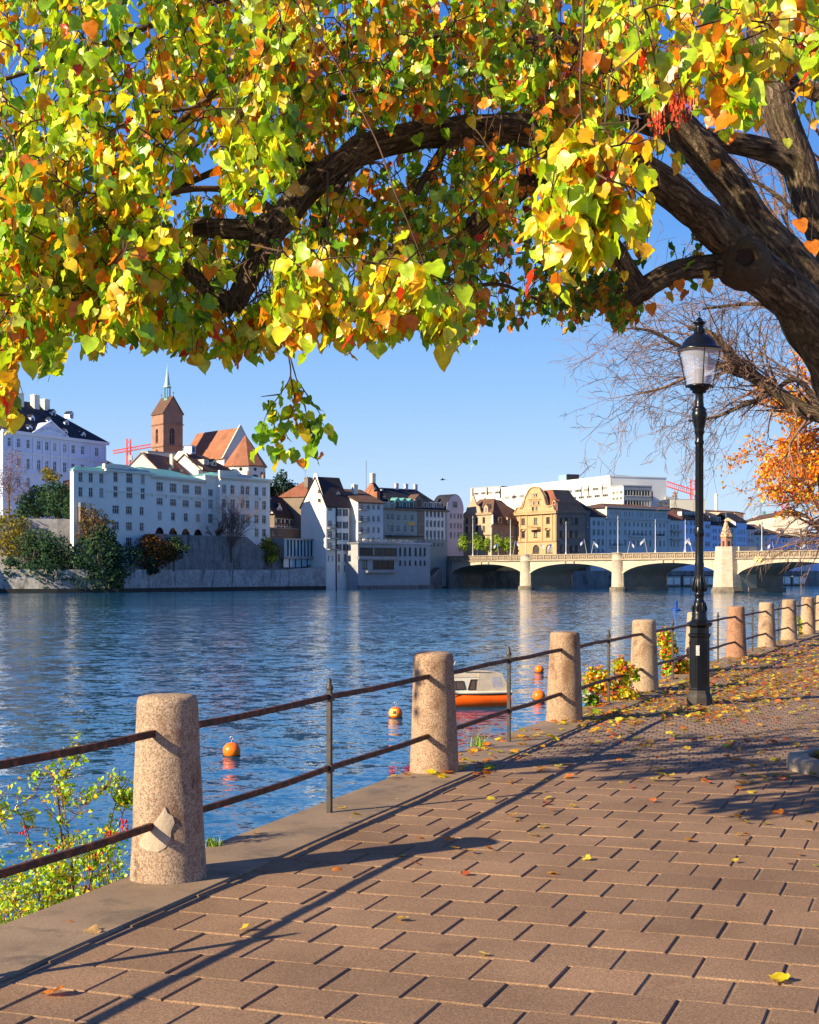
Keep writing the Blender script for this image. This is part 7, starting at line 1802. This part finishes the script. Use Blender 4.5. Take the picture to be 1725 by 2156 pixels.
# ------------------------------------------------------------------ plants at the promenade edge
PR = random.Random(21)
M_stem = mat('reddish_stem', (.20,.085,.06), .7, .3, 12); M_berry = mat('red_rose_hip', (.55,.02,.012), .35, .2, 20)
def simple_leaf(r): return r.randrange(6)
t = thing('rose_bush', 'wild rose bush with small yellow-green leaves and red hips below the lower left railing', 'bush', (-2.3, 8.9, -1.1))
bpy.context.view_layer.update(); ti = t.matrix_world.inverted()
def tp(o, t_, inv): o.parent = t_; o.matrix_parent_inverse = inv; return o
stems = MB(); rl = Leaves(); berries = MB(); RP = dict(lime=55, yellow=22, green=22, gold=4)
def stem(P, r0, n_side, leafn):
    S = spline([(x, y, Y, 0) for x, y, Y in P], 5); pts = [at(s_[0], s_[1], s_[2]) for s_ in S]
    stems.tube(pts, [r0*(1-.7*i/len(pts)) for i in range(len(pts))], 6)
    for k in range(n_side):
        i = PR.randint(3, len(pts)-1); p = pts[i]; d = Vector((PR.gauss(0,.8), PR.gauss(0,.5), PR.uniform(.1,.9))).normalized(); L_ = PR.uniform(.06,.17); q = [p]
        for j in range(4): d = (d+Vector((PR.gauss(0,.2),PR.gauss(0,.2),.08))).normalized(); q.append(q[-1]+d*L_/4)
        stems.tube(q, [.003,.0028,.0024,.002,.0015], 4)
        for _ in range(leafn):
            j = PR.uniform(.6,4); a = q[int(min(3, j))].lerp(q[int(min(3, j))+1], j-int(min(3, j)))
            rl.add(a+Vector((PR.gauss(0,.016),PR.gauss(0,.016),PR.gauss(0,.016))), (PR.gauss(0,1),PR.gauss(-.4,.8),PR.gauss(.5,.7)), (PR.gauss(0,1),PR.gauss(0,1),PR.gauss(-.2,.7)), PR.uniform(.015,.030), pick(PR, RP), PR.randrange(6))
    return pts
main_stems = [([(196,1960,7.9),(186,1860,7.9),(168,1740,7.9),(140,1660,7.95),(118,1628,7.95),(80,1680,8)],.008),([(206,1950,7.9),(200,1820,7.9),(186,1740,7.9),(172,1690,7.9),(162,1640,7.9)],.007),
 ([(140,1668,7.9),(170,1650,7.9),(195,1620,7.9),(212,1600,7.9),(232,1590,7.9)],.005),([(105,1940,7.8),(88,1840,7.8),(66,1745,7.8),(40,1700,7.8)],.006),([(160,1960,7.8),(145,1880,7.8),(132,1800,7.8)],.006),
 ([(182,1738,7.9),(230,1700,7.9),(270,1668,7.9),(300,1655,7.9)],.004),([(300,1850,8.1),(302,1760,8.1),(325,1680,8.1),(345,1650,8.1)],.005),([(330,1740,8.1),(345,1700,8.1),(352,1690,8.1)],.004),
 ([(60,1960,7.6),(40,1900,7.6),(10,1850,7.6)],.005),([(240,1900,8.0),(262,1820,8.0),(290,1780,8.05)],.005),([(20,1760,7.7),(0,1720,7.7),(-30,1690,7.7)],.004)]
sc_ = 276/370.
for P, r0 in main_stems:
    stem([(x*.76 if x > 150 else x*.85, y, Y+1.0) for x, y, Y in P], r0, 17, 8)
for _ in range(230):                           # dense lower part
    x = PR.uniform(-60, 250); top = 1790+ (30 if x < 60 else (0 if x < 120 else -40)) ; y = top+(1960-top)*PR.random()**.7
    if x < 110 and y < 1850 and PR.random() < .6: continue
    p = at(x, y, PR.uniform(8.6, 9.5))
    if p.x > Xe(p.y)-.06: continue
    for _ in range(16): rl.add(p+Vector((PR.gauss(0,.06),PR.gauss(0,.06),PR.gauss(0,.06))), (PR.gauss(0,1),PR.gauss(-.4,.8),PR.gauss(.5,.7)), (PR.gauss(0,1),PR.gauss(0,1),PR.gauss(-.2,.7)), PR.uniform(.015,.030), pick(PR, RP), PR.randrange(6))
    q = p+Vector((PR.gauss(0,.05), 0, -.35)); stems.tube([q, q.lerp(p,.5)+Vector((PR.gauss(0,.02),0,0)), p], [.003,.0025,.0015], 4)
for cx_b, cy_b, n in ((52,1748,9),(130,1890,7),(118,1792,8),(258,1741,14),(228,1758,16),(244,1765,14),(180,1870,8),(140,1770,6),(160,1920,6),(210,1800,6),(190,1830,5)):
    for _ in range(n): p = at(cx_b+PR.gauss(0,5), cy_b+PR.gauss(0,6), 8.9+PR.gauss(0,.03)); berries.lathe(p, [(0,-.009),(.006,-.004),(.007,.002),(.004,.008),(0,.01)], 6)
tp(stems.build('stems', M_stem), t, ti); tp(rl.build('leaves'), t, ti); tp(stuff(berries.build('rose_hips', M_berry)), t, ti)

FLW = {'red': (.70,.03,.04), 'pink': (.75,.08,.22), 'magenta': (.45,.015,.16), 'orange': (.8,.25,.03), 'white': (.8,.75,.7)}
def flower_bush(label, px, ytop, ybot_, wpx, Y, leafw, flowers, n_leaf=1100, n_fl=60, size=.05):
    base = at(px, ybot_, Y); t = thing('flower_bush', label, 'bush', base); lv = Leaves(); H = (ybot_-ytop)/F*Y; w = wpx/F*Y; st = MB(); fl = Leaves(); R = PR
    C = [(Vector((R.uniform(-.42,.42)*w, R.uniform(-.3,.3)*w, H*R.uniform(.15,.8))), R.uniform(.11,.24)*w) for _ in range(11)]
    for k in range(26): c, r = C[k % 11]; st.tube([(R.uniform(-.1,.1)*w,0,-.4), Vector((c.x*.5,c.y*.5,c.z*.5)), c+Vector((R.gauss(0,.3)*r,R.gauss(0,.3)*r,r*R.uniform(.3,1.6)))], [.006,.005,.002], 4)
    for _ in range(n_leaf):
        c, r = C[R.randrange(11)]; d = Vector((R.gauss(0,1),R.gauss(0,1),R.gauss(0,1))).normalized(); p = c+d*r*(R.uniform(.2,1.1)+(R.random() < .15)*R.uniform(.2,.8)); lv.add(p, d+Vector((R.gauss(0,.6),R.gauss(0,.6),.5)), (R.gauss(0,1),R.gauss(0,1),-.6), size*R.uniform(.6,1.2), pick(R, leafw), R.randrange(6))
    for _ in range(n_fl):
        c, r = C[R.randrange(11)]; d = Vector((R.gauss(0,1),R.gauss(-.4,1),R.gauss(.6,.8))).normalized(); p = c+d*r*R.uniform(.95,1.35); col = FLW[R.choice(flowers)]
        for k in range(5): a = k*1.257; fl.add(p, d+Vector((cos(a)*.4,sin(a)*.4,0)), Vector((cos(a),sin(a),.1)), size*.62, col, k)
    st.build('stems', M_stem, t); lv.build('leaves', t); fl.build('flowers', t); return t
flower_bush('orange and yellow leaved bush with red flowers between third and fourth post', 1282, 1372, 1492, 108, 20.0, dict(orange=26,gold=24,yellow=10,lime=26,green=22,red=3), ['red','pink'], 2000, 60, .045)
flower_bush('flowering bush with red blossoms just left of the lamp post', 1415, 1312, 1440, 84, 25.0, dict(orange=18,gold=14,lime=26,yellow=10,green=24), ['red','red','orange'], 1500, 80, .055)
flower_bush('greener bush with white and pink flowers beside the fourth post', 1318, 1386, 1478, 46, 20.8, dict(lime=30,green=20,yellow=20), ['white','pink','magenta'], 700, 26, .045)
flower_bush('small white and dark red flowers at the foot of the orange bush', 1246, 1452, 1492, 34, 19.0, dict(green=20,dgreen=20), ['white','magenta'], 160, 26, .05)
flower_bush('small leafy plant with pale flowers behind the far posts', 1672, 1290, 1345, 34, 41, dict(lime=30,gold=20,green=20), ['white','pink'], 400, 14, .07)
for i, (px, y0, y1) in enumerate(((826,1668,1612),(858,1660,1612))):
    Y = 12.75; b_ = at(px, y0, Y); t = thing('snapdragon', 'magenta flower spike at the wall edge, '+('left one' if i == 0 else 'right one, touching the second post'), 'flower', b_); H = (y0-y1)/F*Y; mb = MB(); mb.tube([(0,0,-.2),(.005,0,H*.6),(.0,0,H)], [.003,.003,.0015], 5); mb.build('stem', M_stem, t); fl = Leaves()
    for k in range(46): a = k*2.4; z = H*(.35+.65*k/46); fl.add(Vector((.012*cos(a),.012*sin(a),z)), (cos(a),sin(a),.5), (cos(a),sin(a),-.3), .028, FLW['magenta' if k % 3 else 'pink'], k % 6)
    fl.build('petals', t)
def tuft(label, px, py, n, h):
    Y = gY(py); p = at(px, py, Y); t = thing('grass_tuft', label, 'grass', p); mb = MB()
    for _ in range(n):
        a = PR.uniform(0,6.28); l = h*PR.uniform(.5,1.1); s = PR.uniform(.1,.7); b_ = Vector((PR.gauss(0,.03),PR.gauss(0,.02),0)); m_ = b_+Vector((cos(a)*s*l*.4,sin(a)*s*l*.4,l*.6)); e = b_+Vector((cos(a)*s*l,sin(a)*s*l,l*.95)); w = Vector((-sin(a),cos(a),0))*.004
        mb.face([b_-w, b_+w, m_+w*.8, m_-w*.8]); mb.face([m_-w*.8, m_+w*.8, e])
    stuff(mb.build('blades', mat('grass_blade', (.25,.38,.04), .7, .3, 20), t))
tuft('small grass tuft at the kerb beyond the patched post', 448, 1783, 50, .07); tuft('grass tuft at the kerb right of the second post', 1008, 1572, 60, .12)

# ------------------------------------------------------------------ fallen leaves
def lie(p, size, R):                           # pose of a leaf lying on the ground, slightly curled
    a = R.uniform(0, 6.28); n = Vector((R.gauss(0,.3), R.gauss(0,.3), 1 if R.random() < .6 else -1)); z = abs(size)*.12
    return (Vector((p[0], p[1], p[2]+z+.006)), n, Vector((cos(a), sin(a), R.gauss(0,.08))), size)
named = [(208,1965,.095,'pale tan','large','on the coping at the lower left'),(105,2100,.085,'orange','','on the pavers in the lower left corner'),(152,1947,.05,'orange-brown','small','on the coping near the patched post'),(706,1832,.07,'orange','','beside the tip of the nearest post shadow'),
 (510,1960,.05,'yellow','small','on the pavers between the two rail shadows'),(835,1940,.06,'yellow-brown','','in the middle of the near pavers'),(1022,2016,.055,'pale yellow','','on the near pavers below the middle'),(1655,2071,.085,'bright yellow','large','near the lower right corner'),
 (1078,1721,.075,'gold','','on the pavers right of the post shadow'),(1132,1762,.07,'pale yellow','','on the pavers below the middle right'),(1210,1701,.06,'yellow','','on the mid pavers'),(938,1773,.06,'orange','','just below the shadow of the nearest post'),(953,1789,.06,'gold','','under the orange leaf by the post shadow'),(1027,1790,.05,'brown-orange','curled','right of the post shadow tip'),
 (1551,1665,.07,'orange','','on the pavers left of the tree-pit kerb'),(1650,1714,.08,'orange','curled','below the tree-pit kerb'),(1700,1710,.05,'yellow','','at the right edge below the kerb'),(1550,1760,.06,'yellow','','on the right-hand pavers'),(1580,1774,.05,'tan','small','lower right of the kerb'),(1655,1820,.05,'pink-brown','small','on the right-hand pavers near the stain'),
 (1190,1640,.06,'yellow','','where small setts meet the pavers'),(1010,1577,.08,'yellow','','on the coping by the grass tuft'),(905,1632,.06,'orange','','at the foot of the second post'),(725,1705,.07,'yellow','','on the coping under the first upright'),(735,1725,.06,'gold','','below the yellow leaf under the first upright'),(540,1757,.06,'tan','','on the coping beyond the nearest post'),
 (520,1775,.04,'brown','small','on the coping near the grass tuft'),(820,1668,.05,'yellow','','on the coping before the magenta flowers'),(930,1640,.05,'gold','','right of the second post foot'),(1165,1605,.08,'yellow','','on the setts right of the second post shadow'),(1240,1583,.07,'gold','','on the setts in the middle'),(1308,1600,.06,'orange','','on the setts near the dark leaf shadow'),
 (1445,1580,.08,'yellow','','on the setts in front of the lamp'),(1330,1545,.07,'gold','','on the setts left of the lamp'),(1610,1585,.07,'yellow','','in the dappled shade right of the lamp'),(1625,1600,.06,'bright yellow','','in the dappled shade above the kerb'),(1480,1640,.06,'brown','','in the dappled shade'),(1600,1638,.09,'yellow','','touching the tree-pit kerb'),(1580,1650,.08,'pale yellow','','left of the kerb leaf')]
CN = dict(zip(('pale tan','orange','orange-brown','yellow','yellow-brown','pale yellow','bright yellow','gold','brown-orange','tan','pink-brown','brown'), ((.62,.42,.20),(.78,.25,.03),(.55,.24,.06),(.82,.58,.06),(.6,.4,.1),(.78,.6,.2),(.85,.68,.03),(.8,.45,.05),(.5,.2,.04),(.6,.38,.16),(.5,.27,.17),(.35,.16,.06))))
FR = random.Random(33)
for x, y, s, cn, adj, where in named:
    Y = gY(y); it = lie(at(x, y, Y), s, FR)+(CN[cn], 0); k = FR.randrange(6)
    o = link('fallen_leaf', leaf_mesh(k, CN[cn], 'fallen_leaf')); o.matrix_world = Leaves.matrix(it)
    tag(o, ('%s %s fallen leaf lying %s' % (adj, cn, where)).strip(), 'leaf', 'fallen leaves on the promenade')
lit = Leaves(); WL = dict(gold=30, yellow=34, orange=22, lime=3)
def litter(n, fx, fy, s0=.05, s1=.09, mx=.9):
    c = 0
    while c < n:
        x, y = fx(), fy(); 
        if y < HY+60: continue
        Y = gY(y); p = at(x, y, Y); c += 1
        if p.x < Xe(p.y)+.03: continue
        col = pick(FR, WL); j = FR.uniform(.55,1); it = lie(p, FR.uniform(s0, s1), FR); lit.add(*it, (col[0]*j, col[1]*j*.95, col[2]+.05), FR.randrange(6))
U = FR.uniform
litter(60, lambda: U(900,1725), lambda: U(1540,1660)); litter(30, lambda: U(600,1725), lambda: U(1640,1850), .04, .07)
litter(380, lambda: FR.gauss(1520,120), lambda: FR.gauss(1455,26)); litter(650, lambda: FR.gauss(1640,90), lambda: FR.gauss(1405,30)); litter(420, lambda: FR.gauss(1600,110), lambda: FR.gauss(1440,20))
litter(110, lambda: FR.gauss(1475,50), lambda: FR.gauss(1502,9)); litter(110, lambda: FR.gauss(1390,60), lambda: FR.gauss(1478,16)); litter(90, lambda: FR.gauss(1420,50), lambda: FR.gauss(1440,14)); litter(110, lambda: FR.gauss(1275,40), lambda: FR.gauss(1512,10)); litter(120, lambda: U(1230,1725), lambda: U(1470,1580)); litter(400, lambda: U(1500,1725), lambda: U(1340,1400), .05,.1)
rows_ = 0
for _ in range(120):
    y = U(1330, 1640); Y = gY(y); o_ = FR.gauss(.35,.2); p = edge(Y, max(.05, o_)); it = lie((p.x,p.y,.012), U(.055,.10), FR); lit.add(*it, pick(FR, WL), FR.randrange(6))
for _ in range(260):                           # in the tree pit
    a = U(0,6.28); r = .64*sqrt(FR.random()); it = lie((pc.x+r*cos(a), pc.y+r*sin(a), .07), U(.055,.10), FR); c = pick(FR, WL); lit.add(*it, (c[0]*.7, c[1]*.55, c[2]), FR.randrange(6))
o = lit.build('leaf_litter'); tag(o, 'scattered yellow and orange fallen leaves around the lamp and along the kerb', 'leaves')
# two fallen leaves and weeds do not hide the joint pattern; end of scene
